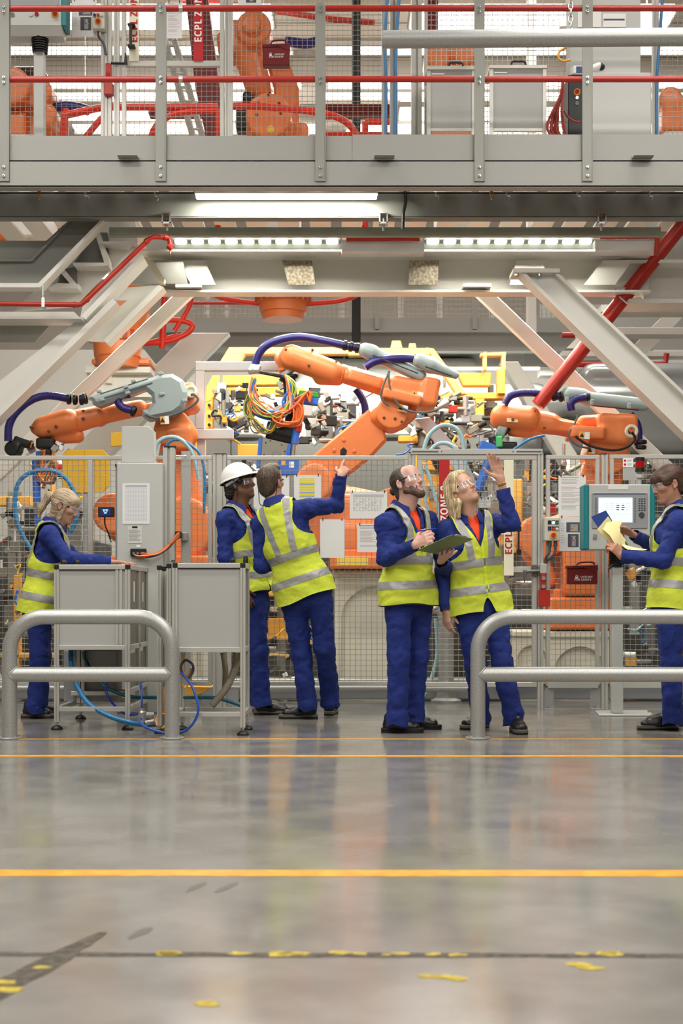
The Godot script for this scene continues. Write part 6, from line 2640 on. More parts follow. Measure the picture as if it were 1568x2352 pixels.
	# 4. bearded man with pen and clipboard
	P = {
		"d": 9.18, "label": "bearded man with tied-back dark hair writing on a clipboard and looking up",
		"j": {"pelvis": [938, 1370, 0.0], "neck": [930, 1172, 0.0], "head": [936, 1110, -0.02], "sh_r": [885, 1204, -0.125], "sh_l": [982, 1198, 0.10], "el_r": [885, 1282, -0.16], "wr_r": [952, 1252, -0.32], "el_l": [1028, 1312, 0.09], "wr_l": [1013, 1289, -0.15],
			"hp_r": [914, 1384, -0.07], "hp_l": [963, 1382, 0.07], "kn_r": [916, 1512, -0.10], "an_r": [911, 1645, -0.08], "kn_l": [958, 1508, 0.07], "an_l": [950, 1636, 0.12]},
		"hf": Vector3(0.70, 0.36, 0.62), "look": Vector3(0.75, 0.65, 0.3), "skin": Color(0.60, 0.36, 0.285), "lip": Color(0.48, 0.17, 0.15), "brow_color": Color(0.10, 0.065, 0.045), "shirt": Color(0.90, 0.27, 0.09), "collar_v": 0.20, "vest_v": 0.27, "iris": Color(0.05, 0.03, 0.02),
		"shoe_r": [876, 1682, Vector3(0.96, 0, 0.12)], "shoe_l": [920, 1674, Vector3(0.95, 0, 0.1)], "foot": 0.275, "sole": Color(0.06, 0.06, 0.06), "piping": true, "hem": 0.085, "leg": 1.04, "vest_len": 0.63, "brow": 1.3, "tapes": [-0.335, -0.495],
		"hand_r": {"dir": Vector3(0.80, 0.52, 0.2), "nrm": Vector3(-0.15, 0.25, 0.95), "curl": [0.75, 0.8, 0.85, 0.9, 0.9]}, "hand_l": {"dir": Vector3(0.17, 0.36, 0.92), "nrm": Vector3(0.14, -0.95, 0.28), "curl": [0.06, 0.04, 0.05, 0.1, 0.1], "spread": 1.8, "size": 0.95},
	}
	o = person(P)
	at = P.at
	b = P.basis
	f = Field.new()
	f.ell(at.call(0, 0.036, -0.030), b, Vector3(0.082, 0.089, 0.094), 0.02)
	f.ell(at.call(0, -0.05, -0.075), b, Vector3(0.056, 0.065, 0.034), 0.03)
	for s in [-1, 1]:
		f.ell(at.call(0.071 * s, 0.012, 0.016), b, Vector3(0.010, 0.034, 0.016), 0.015)
		f.sub(f.ell(at.call(0.090 * s, -0.018, -0.012), b, Vector3(0.028, 0.036, 0.026), 0.01))
	f.sub(f.ell(at.call(0, 0.045, 0.105), b, Vector3(0.080, 0.110, 0.105), 0.012))
	f.sub(f.ell(at.call(0, -0.10, 0.04), b, Vector3(0.09, 0.08, 0.09), 0.015))
	hair_piece(o, "hair", f, Color(0.028, 0.020, 0.016), Color(0.075, 0.052, 0.036), Vector3(120, 80, 40), 51, 0.0045, 0.002, at.call(0, 0.0, -0.14), -b.z)
	f = Field.new()
	f.ell(at.call(0, 0.0, -0.132), b, Vector3(0.026, 0.028, 0.024), 0.01)
	hair_piece(o, "hair_bun", f, Color(0.028, 0.020, 0.016), Color(0.075, 0.052, 0.036), Vector3(90, 90, 90), 52, 0.0045, 0.006)
	f = Field.new()
	for s in [-1, 1]:
		f.cap(at.call(0.068 * s, -0.018, 0.012), at.call(0.060 * s, -0.062, 0.012), 0.007, 0.016, 0.02)
		f.cap(at.call(0.060 * s, -0.062, 0.012), at.call(0.018 * s, -0.105, 0.070), 0.018, 0.022, 0.02)
		f.cap(at.call(0.044 * s, -0.050, 0.050), at.call(0.030 * s, -0.085, 0.066), 0.013, 0.016, 0.02)
		f.cap(at.call(0.004 * s, -0.0475, 0.0905), at.call(0.026 * s, -0.058, 0.079), 0.0045, 0.006, 0.008)
		f.cap(at.call(0.026 * s, -0.058, 0.079), at.call(0.026 * s, -0.085, 0.072), 0.006, 0.010, 0.01)
	f.ell(at.call(0, -0.108, 0.070), b, Vector3(0.030, 0.024, 0.026), 0.02)
	f.ell(at.call(0, -0.0845, 0.083), b, Vector3(0.008, 0.008, 0.006), 0.01)
	f.sub(f.ell(at.call(0, -0.066, 0.098), b, Vector3(0.022, 0.0125, 0.02), 0.006))
	hair_piece(o, "beard", f, Color(0.040, 0.020, 0.013), Color(0.13, 0.068, 0.045), Vector3(170, 170, 170), 53, 0.0036, 0.004)
	clipboard_and_pen(P)

	# 5. blonde woman with one hand raised
	P = {
		"d": 9.25, "label": "woman with a blonde bob looking up, her left hand raised above the fence rail",
		"j": {"pelvis": [1104, 1395, 0.0], "neck": [1076, 1192, 0.0], "head": [1061, 1127, -0.03], "sh_r": [1026, 1218, -0.03], "sh_l": [1132, 1204, 0.05], "el_r": [1017, 1312, 0.02], "wr_r": [1024, 1402, -0.04], "el_l": [1174, 1202, -0.16], "wr_l": [1149, 1101, -0.17],
			"hp_r": [1074, 1412, -0.03], "hp_l": [1137, 1410, 0.03], "kn_r": [1092, 1528, -0.03], "an_r": [1103, 1648, 0.10], "kn_l": [1152, 1524, -0.04], "an_l": [1178, 1638, -0.06]},
		"hf": Vector3(0.48, 0.50, 0.72), "hup": Vector3(-0.28, 1, 0), "look": Vector3(0.5, 0.75, 0.4), "skin": Color(0.58, 0.335, 0.235), "lip": Color(0.48, 0.17, 0.15), "brow_color": Color(0.48, 0.34, 0.22), "shirt": Color(0.90, 0.27, 0.09), "collar_v": 0.17, "vest_v": 0.20, "iris": Color(0.10, 0.10, 0.08),
		"shoe_r": [1116, 1671, Vector3(-0.72, 0, 0.69)], "shoe_l": [1180, 1680, Vector3(0.1, 0, 1)], "foot": 0.25, "vest_open": 0.16, "bust": 1.0, "neck_r": 0.048, "jaw": 0.9, "head": 0.97, "hem": 0.075, "zip": true, "vest_len": 0.625, "tapes": [-0.30, -0.475], "sole": Color(0.38, 0.36, 0.31),
		"cuff_l": -0.065, "hand_l": {"dir": Vector3(-0.30, 0.94, 0.05), "nrm": Vector3(0.32, 0.05, -0.93), "curl": [0.05, 0.16, 0.22, 0.28, 0.45], "size": 1.0, "spread": 0.5}, "hand_r": {"dir": Vector3(0.05, -1, 0.1), "nrm": Vector3(-0.7, 0, 0.6), "curl": [0.35, 0.45, 0.5, 0.55, 0.35], "size": 0.92},
	}
	o = person(P)
	at = P.at
	b = P.basis
	ha = Color(0.27, 0.17, 0.08)
	hb = Color(0.78, 0.64, 0.40)
	f = Field.new()
	f.ell(at.call(0, 0.046, -0.022), b, Vector3(0.092, 0.094, 0.104), 0.02)
	f.ell(at.call(0.01, 0.098, 0.042), b, Vector3(0.066, 0.030, 0.040), 0.03)
	f.ell(at.call(-0.055, 0.085, 0.035), b, Vector3(0.036, 0.040, 0.034), 0.03)
	var wu: Vector3 = Vector3.UP
	for s in [-1, 1]:
		var a0: Vector3 = at.call(0.080 * s, 0.03, -0.005)
		var a1: Vector3 = at.call(0.086 * s, -0.07, -0.03)
		f.ecap(a0, a1, 0.017, 0.040, 0.016, 0.040, b.x, 0.03)
		f.ecap(a1, a1 - wu * 0.095 + b.z * 0.004, 0.016, 0.046, 0.012, 0.036, b.x, 0.03)
		f.ecap(at.call(0.07 * s, 0.0, -0.07), at.call(0.06 * s, -0.06, -0.085) - wu * 0.07, 0.03, 0.03, 0.026, 0.024, b.x, 0.04)
	f.ecap(at.call(0, 0, -0.09), at.call(0, -0.07, -0.10) - wu * 0.06, 0.06, 0.03, 0.055, 0.026, b.x, 0.04)
	f.sub(f.ell(at.call(0, -0.020, 0.088), b, Vector3(0.070, 0.102, 0.07), 0.015))
	f.sub(f.ell(at.call(-0.084, -0.028, 0.006), b, Vector3(0.020, 0.026, 0.018), 0.01))
	hair_piece(o, "hair", f, ha, hb, Vector3(42, 12, 42), 61, 0.0048, 0.003, at.call(0.01, 0.15, -0.03), Vector3.UP)
	m = MB.new()                                             # watch
	var wd: Vector3 = (P.J.wr_l - P.J.el_l).normalized()
	var wp: Vector3 = P.J.wr_l - wd * 0.034
	m.lathe(PackedVector2Array([Vector2(0.0265, -0.007), Vector2(0.0285, -0.005), Vector2(0.0285, 0.005), Vector2(0.0265, 0.007)]), Transform3D(Basis(wd.cross(Vector3.BACK).normalized(), wd, wd.cross(Vector3.BACK).normalized().cross(wd)), wp), 24, TAU, 0.84)
	var gold := mat("gold", Color(0.72, 0.55, 0.26), 0.3, 0.7)
	var wt := obj("watch_strap", m, gold, o)
	m = MB.new()
	m.box(Transform3D(MB.aim(wd, Vector3.BACK), wp + (Vector3.BACK - wd * wd.z).normalized() * 0.024), Vector3(0.016, 0.005, 0.018), 0.002)
	obj("watch_face", m, gold, wt)

	# 6. dark-haired woman turning the pages of a blue folder, at the right edge
	P = {
		"d": 9.32, "label": "woman with brown tied-back hair reading a blue folder at the right edge",
		"j": {"pelvis": [1536, 1392, 0.0], "neck": [1554, 1172, 0.0], "head": [1534, 1112, 0.0], "sh_l": [1558, 1200, -0.165], "sh_r": [1552, 1200, 0.165], "el_l": [1522, 1288, -0.20], "wr_l": [1427, 1277, -0.16], "el_r": [1524, 1268, 0.20], "wr_r": [1455, 1229, 0.08],
			"hp_l": [1534, 1402, -0.085], "hp_r": [1536, 1402, 0.085], "kn_l": [1542, 1522, -0.08], "an_l": [1543, 1640, -0.05], "kn_r": [1540, 1520, 0.10], "an_r": [1546, 1634, 0.12]},
		"hf": Vector3(-0.95, -0.25, 0.14), "look": Vector3(-0.8, -0.6, 0.1), "skin": Color(0.45, 0.225, 0.145), "lip": Color(0.40, 0.14, 0.11), "brow_color": Color(0.10, 0.06, 0.04), "collar_v": 0.1, "iris": Color(0.05, 0.04, 0.03),
		"shoe_l": [1556, 1676, Vector3(-1, 0, 0.05)], "shoe_r": [1566, 1668, Vector3(-1, 0, 0)], "foot": 0.275, "bust": 1.0, "neck_r": 0.048, "jaw": 0.9, "hem": 0.08, "vest_len": 0.655, "tapes": [-0.35, -0.50],
		"hand_l": {"dir": Vector3(-0.55, 0.62, 0.1), "nrm": Vector3(0.3, 0.2, 0.9), "curl": [0.95, 1.0, 1.0, 1.0, 0.25], "size": 0.95}, "hand_r": {"dir": Vector3(-0.86, 0.42, -0.1), "nrm": Vector3(0.4, 0.75, -0.5), "curl": [0.55, 0.75, 0.85, 0.9, 0.5], "size": 0.95},
	}
	o = person(P)
	at = P.at
	b = P.basis
	ha = Color(0.022, 0.011, 0.007)
	hb = Color(0.11, 0.050, 0.028)
	f = Field.new()
	f.ell(at.call(0, 0.042, -0.020), b, Vector3(0.086, 0.090, 0.105), 0.02)
	f.ell(at.call(0, 0.058, 0.066), b, Vector3(0.062, 0.040, 0.032), 0.03)
	f.ecap(at.call(-0.03, 0.04, 0.094), at.call(0.03, 0.035, 0.094), 0.012, 0.03, 0.012, 0.03, b.z, 0.02)
	f.ell(at.call(0, -0.03, -0.06), b, Vector3(0.070, 0.065, 0.050), 0.03)
	for s in [-1, 1]:
		f.ell(at.call(0.070 * s, 0.022, 0.036), b, Vector3(0.012, 0.030, 0.030), 0.02)
		f.sub(f.ell(at.call(0.090 * s, -0.014, -0.012), b, Vector3(0.026, 0.034, 0.024), 0.01))
	f.sub(f.ell(at.call(0, -0.058, 0.070), b, Vector3(0.085, 0.080, 0.085), 0.015))
	hair_piece(o, "hair", f, ha, hb, Vector3(40, 60, 60), 71, 0.0046, 0.002, at.call(0, 0.02, -0.13), -b.z)
	f = Field.new()
	f.cap(at.call(0, 0.02, -0.12), at.call(0, -0.02, -0.16), 0.026, 0.036, 0.02)
	f.cap(at.call(0, -0.02, -0.16), at.call(0, -0.17, -0.13), 0.036, 0.022, 0.03)
	hair_piece(o, "ponytail", f, ha, hb, Vector3(120, 40, 120), 72)
	folder(P)


func hard_hat(o: Node3D, P: Dictionary) -> void:
	var b: Basis = P.basis
	var tilt: Basis = Basis(b.x, -0.06) * b
	var c: Vector3 = P.at.call(0, 0.052, -0.012)
	var m := MB.new()
	var rows := 14
	var cols := 40
	for i in rows + 1:
		var t := PI / 2 * i / rows
		for k in cols + 1:
			var a := TAU * k / cols
			var r := Vector3(0.106 * sin(t) * cos(a), 0.118 * cos(t), 0.132 * sin(t) * sin(a))
			var ridge := 0.004 * exp(-pow(r.x / 0.020, 2.0)) * clampf(cos(t) * 2.0, 0, 1)
			m.vert(c + tilt * (r + Vector3(0, ridge, 0)), (tilt * Vector3(r.x / 0.011, r.y / 0.0139, r.z / 0.0174)).normalized())
	for i in rows:
		for k in cols:
			var q := i * (cols + 1) + k
			m.ix.append_array([q, q + cols + 1, q + 1, q + 1, q + cols + 1, q + cols + 2])
	var hat := obj("hard_hat", m, white, o)
	m = MB.new()
	for k in cols + 1:
		var a := TAU * k / cols
		var s := sin(a)
		var peak := 0.012 + 0.045 * pow(clampf(s, 0.0, 1.0), 1.5)
		var dir := Vector3(cos(a), 0, s)
		var rim := Vector3(0.106 * cos(a), 0, 0.132 * s)
		var drop := -0.010 - 0.006 * clampf(s, 0, 1)
		for e in [[Vector3(0, 0.004, 0), 0.0], [Vector3(0, 0.0, 0), 0.6], [Vector3(0, drop, 0), 1.0], [Vector3(0, drop - 0.004, 0), 1.0], [Vector3(0, -0.006, 0), 0.0]]:
			m.vert(c + tilt * (rim + dir * peak * e[1] + e[0]), (tilt * (dir * 0.4 + Vector3.UP)).normalized() if e[0].y > -0.009 else (tilt * dir).normalized())
	for k in cols:
		for j in 4:
			var q := k * 5 + j
			m.ix.append_array([q, q + 1, q + 5, q + 1, q + 6, q + 5])
	obj("brim", m, white, hat)
	for s in [-1, 1]:
		m = MB.new()
		m.bar(c + tilt * Vector3(0.098 * s, -0.016, 0.045), c + tilt * Vector3(0.086 * s, -0.042, -0.075), 0.004, 0.022, tilt.y, 0.001)
		obj("harness_strap", m, mat("harness_grey", Color(0.62, 0.64, 0.64), 0.5), hat)
		m = MB.new()
		m.cyl(c + tilt * Vector3(0.094 * s, -0.024, 0.0), c + tilt * Vector3(0.101 * s, -0.024, 0.0), 0.006, 10)
		obj("harness_pin", m, black, hat)
		m = MB.new()
		m.tube(curve([c + tilt * Vector3(0.092 * s, -0.03, 0.01), c + tilt * Vector3(0.086 * s, -0.11, 0.0), P.N + P.S * 0.07 * s + P.Fw * 0.03], 6), 0.0028, 6)
		obj("chin_cord", m, black, hat)


func clipboard_and_pen(P: Dictionary) -> void:
	var d: float = P.d
	var a := W(963, 1262, d - 0.36)
	var b := W(1043, 1226, d - 0.56)
	var c := W(1081, 1240, d - 0.40)
	var e := a + c - b
	var o := thing("clipboard", "green-grey clipboard held at a slant by the bearded man", "clipboard", (a + c) / 2)
	var n := (b - a).cross(e - a).normalized()
	if n.y < 0:
		n = -n
	var xf := Transform3D(Basis((b - a).normalized(), n, (b - a).normalized().cross(n)), (a + c) / 2)
	var m := MB.new()
	m.box(xf, Vector3((b - a).length(), 0.004, (e - a).length()), 0.001)
	obj("board", m, mat("board_green", Color(0.42, 0.47, 0.33), 0.4), o)
	m = MB.new()
	m.box(Transform3D(xf.basis, xf.origin + n * 0.004), Vector3((b - a).length() * 0.93, 0.003, (e - a).length() * 0.92))
	obj("paper", m, paper, o)
	m = MB.new()
	m.box(Transform3D(xf.basis, xf.origin + n * 0.008 + (b - a) * 0.46), Vector3(0.02, 0.010, 0.10), 0.003)
	obj("clip", m, chrome, o)
	var p := thing("pen", "blue pen held between the bearded man's fingers", "pen", W(956, 1221, d - 0.42))
	m = MB.new()
	m.cyl(W(956, 1220.5, d - 0.42), W(996, 1214.5, d - 0.42), 0.0042, 8)
	obj("barrel", m, mat("pen_blue", Color(0.05, 0.16, 0.62), 0.3), p)
	m = MB.new()
	m.cyl(W(996, 1214.5, d - 0.42), W(1003, 1213.4, d - 0.42), 0.0042, 8, 0.001)
	obj("nib", m, mat("pen_blue", Color.BLUE), p)


func folder(P: Dictionary) -> void:
	var d: float = P.d - 0.12
	var o := thing("folder", "blue folder of cream pages held open by the woman at the right edge", "folder", W(1405, 1260, d))
	var m := MB.new()
	slab(m, [1357, 1187, 1391, 1172, 1430, 1235, 1450, 1262, 1428, 1285, 1398, 1250], d + 0.02, 0.004, 0.001)
	obj("cover", m, mat("folder_blue", Color(0.13, 0.24, 0.53), 0.45), o)
	var cream_m := mat("page_cream", Color(0.90, 0.86, 0.62), 0.7)
	m = MB.new()
	slab(m, [1371, 1216, 1396, 1186, 1425, 1225, 1440, 1258, 1425, 1268, 1408, 1258], d + 0.008, 0.006, 0.001)
	obj("pages", m, cream_m, o)
	# a page being turned: a curved sheet
	for sset in [[[[1384, 1215], [1392, 1200], [1410, 1196], [1430, 1196]], [[1400, 1230], [1411, 1222], [1421, 1213], [1424, 1208]], [[1412, 1250], [1424, 1242], [1424, 1226], [1418, 1216]], [[1422, 1262], [1433, 1256], [1436, 1240], [1424, 1222]]], [[[1426, 1252], [1432, 1250], [1438, 1252]], [[1440, 1262], [1446, 1258], [1454, 1257]], [[1478, 1264], [1482, 1263], [1486, 1262]]]]:
		m = MB.new()
		var w: int = sset[0].size()
		for i in sset.size():
			for k in w:
				var q: Array = sset[i][k]
				m.vert(W(q[0], q[1], d - 0.02 - 0.03 * sin(PI * i / (sset.size() - 1.0)) + 0.02 * k), Vector3.BACK)
		for i: int in sset.size() - 1:
			for k in w - 1:
				var b: int = i * w + k
				m.ix.append_array([b, b + 1, b + w, b + 1, b + w + 1, b + w])
		var nn := PackedVector3Array()
		nn.resize(m.v.size())
		for t in range(0, m.ix.size(), 3):
			var c := (m.v[m.ix[t + 2]] - m.v[m.ix[t]]).cross(m.v[m.ix[t + 1]] - m.v[m.ix[t]])
			for k in 3:
				nn[m.ix[t + k]] += c
		for i in nn.size():
			m.n[i] = nn[i].normalized() * (1.0 if nn[i].z > 0 else -1.0)
		obj("turned_page", m, cream_m, o)


# ---------------------------------------------------------------- robots; castings are smooth solids, outlines in pixels at the arm's depth
func cast(o: Node, called: String, m: Material, d: float, prims: Array, cell := 0.014, label := "") -> MeshInstance3D:
	var f := Field.new()
	var s := d / F
	for p in prims:
		match p[0]:
			"cap":                                           # x0 y0 x1 y1 r0 r1 dz squash
				var a := W(p[1], p[2], d) + Vector3(0, 0, p[7])
				var b := W(p[3], p[4], d) + Vector3(0, 0, p[7])
				var side := (b - a).cross(Vector3.BACK).normalized()
				f.ecap(a, b, p[5] * s, p[5] * s * p[8], p[6] * s, p[6] * s * p[8], side, 0.03)
			"drum":                                          # x y r half-depth dz
				var c := W(p[1], p[2], d) + Vector3(0, 0, p[5])
				f.drum(c - Vector3(0, 0, p[4]), c + Vector3(0, 0, p[4]), p[3] * s, 0.012, 0.02)
			"box":                                           # x y half-x half-y half-depth angle round dz
				f.box(W(p[1], p[2], d) + Vector3(0, 0, p[8]), Basis(Vector3.BACK, deg_to_rad(p[6])), Vector3(p[3] * s, p[4] * s, p[5]), p[7], 0.03)
			"axis":                                          # a drum from point to point: x0 y0 x1 y1 r dz
				f.drum(W(p[1], p[2], d) + Vector3(0, 0, p[6]), W(p[3], p[4], d) + Vector3(0, 0, p[6]), p[5] * s, 0.008, 0.02)
			"dig":                                           # x y r: a pit in the front
				var c := W(p[1], p[2], d)
				f.sub(f.drum(c + Vector3(0, 0, p[4]), c + Vector3(0, 0, p[4] + 0.3), p[3] * s, 0.004, 0.01))
	var mb := MB.new()
	f.mesh(cell).into(mb)
	return obj(called, mb, m, o, label)


func bolts(o: Node, list: Array, d: float, r: float, m: Material) -> void:
	for i in range(0, list.size(), 3):
		var b := MB.new()
		var c := W(list[i], list[i + 1], d) + Vector3(0, 0, list[i + 2])
		b.lathe(PackedVector2Array([Vector2(r, -0.02), Vector2(r, 0.004), Vector2(r * 0.6, 0.008), Vector2(0, 0.008)]), Transform3D(Basis(Vector3.RIGHT, Vector3.BACK, Vector3.DOWN), c), 8)
		obj("bolt", b, m, o)


func hose(o: Node, called: String, m: Material, d: float, r: float, list: Array, dz := 0.0, ribbed := false, per := 8) -> MeshInstance3D:   # pixel pairs, or triples with a depth offset
	var p := []
	var st := 3 if list.size() % 3 == 0 and list.size() % 2 != 0 or (list.size() % 6 == 0 and absf(list[2]) < 3.0) else 2
	for i in range(0, list.size(), st):
		p.append(W(list[i], list[i + 1], d) + Vector3(0, 0, dz + (list[i + 2] if st == 3 else 0.0)))
	var b := MB.new()
	var path := curve(p, per)
	b.tube(path, r, 10)
	if ribbed:
		var i := 0.0
		while i < path.size() - 1.0:
			var c := path[int(i)].lerp(path[int(i) + 1], i - int(i))
			var seg := path[int(i) + 1] - path[int(i)]
			b.cyl(c - seg.normalized() * 0.003, c + seg.normalized() * 0.003, r + 0.003, 10)
			i += 0.014 / maxf(seg.length(), 0.002)
	return obj(called, b, m, o)


func rings(o: Node, list: Array, d: float, r: float, dz := 0.0) -> void:   # black hose collars: x, y, direction in degrees
	for i in range(0, list.size(), 3):
		var c := W(list[i], list[i + 1], d) + Vector3(0, 0, dz)
		var dir := Vector3(cos(deg_to_rad(list[i + 2])), sin(deg_to_rad(list[i + 2])), 0)
		var b := MB.new()
		b.lathe(PackedVector2Array([Vector2(r * 0.8, -0.018), Vector2(r, -0.012), Vector2(r, 0.012), Vector2(r * 0.8, 0.018)]), Transform3D(Basis(dir.cross(Vector3.BACK), dir, Vector3.BACK), c), 16)
		obj("hose_collar", b, black, o)


func warning_label(o: Node, x0: float, y0: float, x1: float, y1: float, d: float, turn := 0.0) -> void:
	var b := MB.new()
	var a := W(x0, y0, d)
	var c := W(x1, y1, d)
	var mid := (a + c) / 2
	var xf := Transform3D(Basis(Vector3.BACK, deg_to_rad(turn)), mid)
	b.box(xf, Vector3(c.x - a.x, a.y - c.y, 0.003))
	var l := obj("warning_label", b, white, o)
	b = MB.new()
	b.box(Transform3D(xf.basis, xf * Vector3(-(c.x - a.x) * 0.25, 0, 0.001)), Vector3((c.x - a.x) * 0.48, a.y - c.y, 0.003))
	obj("warning_field", b, yellow, l)
	b = MB.new()
	var h := (a.y - c.y) * 0.34
	b.prism(PackedVector2Array([Vector2(-h, -h * 0.8), Vector2(h, -h * 0.8), Vector2(0, h)]), Transform3D(xf.basis, xf * Vector3(-(c.x - a.x) * 0.25, 0, 0)), 0.0025, 0.0032)
	obj("warning_triangle", b, black, l)


func pedestal(x0: float, x1: float, y0: float, y1: float, d: float, label: String) -> void:
	var o := thing("pedestal", label, "pedestal", Vector3(W((x0 + x1) / 2, 0, d).x, 0, -d - 0.3))
	var a := W(x0, y0, d)
	var b := W(x1, y1, d)
	var w := b.x - a.x
	var m := MB.new()
	m.bx(Vector3(a.x - 0.02, a.y - 0.06, -d - 0.62), Vector3(b.x + 0.02, a.y, -d + 0.03), 0.012)
	obj("cap_plate", m, cream, o)
	m = MB.new()
	m.bx(Vector3(a.x, 0, -d - 0.6), Vector3(b.x, a.y - 0.06, -d - 0.05), 0.01)
	obj("body", m, cream, o)
	m = MB.new()                                             # the face plate with its arched opening
	var poly := PackedVector2Array([Vector2(a.x, 0), Vector2(a.x, a.y - 0.06), Vector2(b.x, a.y - 0.06), Vector2(b.x, 0)])
	var r := w * 0.43
	var cx := (a.x + b.x) / 2
	var cy := a.y - 0.14 - r
	for i in 17:
		var t := PI * i / 16
		poly.append(Vector2(cx + cos(t) * r, maxf(cy + sin(t) * r, 0.0)) if i not in [0, 16] else Vector2(cx + cos(t) * r, 0))
	m.prism(poly, Transform3D(Basis(), Vector3(0, 0, -d)), -0.06, 0.0, 0.004)
	obj("face_plate", m, cream, o)


func robots() -> void:
	var dark := mat("rubber_black", Color(0.04, 0.04, 0.045), 0.5)
	# ---- middle robot
	var d := 12.8
	var o := thing("industrial_robot", "large orange robot arm in the middle, its purple hose arching over the wrist", "robot", Vector3(W(850, 0, d).x, 1.18, -13.1))
	cast(o, "wrist", orange, d, [["cap", 672, 823, 762, 856, 29, 27, 0.05, 1.0], ["cap", 646, 822, 660, 824, 17, 22, -0.03, 1.0], ["cap", 652, 830, 654, 852, 16, 14, 0, 1.0], ["cap", 735, 868, 775, 872, 16, 14, 0.0, 1.0], ["drum", 668, 822, 24, 0.13, 0.0]])
	cast(o, "wrist_ring", orange, d, [["axis", 778, 858, 790, 862, 24, 0]], 0.012)
	cast(o, "forearm", orange, d, [["cap", 786, 858, 886, 888, 21, 24, 0, 1.0], ["box", 838, 874, 40, 13, 0.085, -16, 0.02, 0.03]])
	cast(o, "elbow_housing", orange, d, [["box", 945, 905, 52, 30, 0.17, -11, 0.05, 0], ["box", 985, 906, 20, 33, 0.20, -11, 0.04, 0], ["box", 920, 920, 44, 12, 0.22, -13, 0.02, 0.05], ["cap", 900, 945, 912, 960, 34, 30, 0.0, 1.0], ["drum", 898, 955, 36, 0.2, 0.0], ["cap", 870, 960, 880, 975, 22, 18, 0.08, 1.0], ["cap", 925, 965, 940, 955, 18, 16, 0.1, 1.0]])
	var m := MB.new()
	slab(m, [846, 940, 760, 1010, 704, 1058, 688, 1086, 690, 1120, 716, 1146, 752, 1146, 786, 1100, 850, 1050, 888, 1010, 880, 970], d - 0.10, 0.22, 0.02, true)
	obj("lower_arm", m, orange, o)
	m = MB.new()
	slab(m, [789, 1027, 797, 1035, 795, 1044, 787, 1049, 781, 1045, 781, 1034], d - 0.101, 0.01)
	obj("arm_opening", m, dark, o)
	bolts(o, [789, 1013, 0.105, 767, 1037, 0.105, 813, 1039, 0.105, 740, 1072, 0.105], d, 0.018, orange)
	cast(o, "shoulder", orange, d, [["drum", 722, 1112, 42, 0.24, 0], ["box", 800, 1200, 92, 62, 0.26, 0, 0.06, -0.25], ["cap", 742, 1150, 900, 1190, 50, 58, -0.25, 0.8], ["drum", 900, 1170, 50, 0.2, -0.2], ["box", 850, 1235, 100, 34, 0.34, 0, 0.05, -0.2]], 0.018)
	m = MB.new()
	rect(m, 757, 1276, 966, 1306, d - 0.25, 0.75, 0.02)
	rect(m, 775, 1262, 950, 1278, d - 0.15, 0.6, 0.01)
	obj("base", m, orange, o)
	m = MB.new()
	rect(m, 774, 1281, 845, 1298, d - 0.252, 0.003)
	obj("base_label", m, mat("label_yellow", Color(0.95, 0.82, 0.28), 0.5), o)
	m = MB.new()
	rect(m, 905, 1281, 922, 1298, d - 0.252, 0.003)
	obj("base_label", m, mat("label_yellow", Color.YELLOW), o)
	warning_label(o, 944, 899, 971, 915, d - 0.20, -12)
	warning_label(o, 914, 930, 936, 946, d - 0.235, -14)
	bolts(o, [658, 810, 0.14, 718, 808, 0.10, 710, 846, 0.16, 766, 855, 0.13, 772, 836, 0.11, 905, 968, 0.205, 880, 966, 0.205, 920, 975, 0.2], d, 0.013, mat("bolt_dark", Color(0.30, 0.13, 0.06), 0.5))
	for i in 9:
		m = MB.new()
		m.bx(W(641 + i * 3.2, 851, d - 0.06), W(643 + i * 3.2, 845, d - 0.075), 0.002)
		obj("ring_tooth", m, orange, o)
	cast(o, "flange", cover_grey, d, [["axis", 656, 853, 662, 862, 20, 0]], 0.012)
	cast(o, "tool_changer", dark, d, [["axis", 662, 864, 664, 872, 23, 0], ["axis", 664, 872, 668, 920, 15, 0], ["box", 668, 950, 12, 34, 0.05, -6, 0.01, 0]], 0.014)
	hose(o, "dress_hose", purple, d, 0.036, [588, 842, 594, 822, 612, 800, 645, 786, 690, 780, 740, 788, 795, 800, 830, 806], 0.12, true)
	hose(o, "dress_hose", purple, d, 0.036, [838, 850, 858, 838, 890, 832, 925, 830, 955, 832], 0.16, true)
	hose(o, "dress_hose", purple, d, 0.034, [818, 888, 830, 905, 838, 925, 840, 950], -0.18, true)
	rings(o, [792, 799, -12, 806, 802, -12, 820, 805, -12], d, 0.048, 0.12)
	rings(o, [954, 832, -5], d, 0.05, 0.16)
	cast(o, "hose_cover", cover_grey, d, [["cap", 838, 810, 852, 815, 17, 18, 0.12, 1.0], ["cap", 852, 815, 965, 868, 17, 14, 0.10, 0.9]], 0.014)
	cast(o, "hose_cover", cover_grey, d, [["cap", 962, 836, 985, 845, 17, 18, 0.17, 1.0], ["cap", 985, 845, 1042, 868, 18, 9, 0.16, 1.0]], 0.014)
	m = MB.new()
	m.bar(W(856, 816, d - 0.25), W(960, 858, d - 0.22), 0.006, 0.010, Vector3.UP, 0.001)
	obj("cover_seam", m, dark, o)
	m = MB.new()
	m.bar(W(976, 842, d - 0.31), W(1038, 864, d - 0.24), 0.006, 0.010, Vector3.UP, 0.001)
	obj("cover_seam", m, dark, o)
	cast(o, "hose_clamp", chrome, d, [["box", 588, 852, 13, 9, 0.05, -8, 0.012, 0.12], ["box", 580, 858, 9, 6, 0.04, 20, 0.01, 0.14]], 0.011)
	m = MB.new()
	m.bar(W(575, 850, d - 0.14), W(652, 866, d - 0.05), 0.03, 0.03, Vector3.UP, 0.008)
	obj("clamp_arm", m, dark, o)
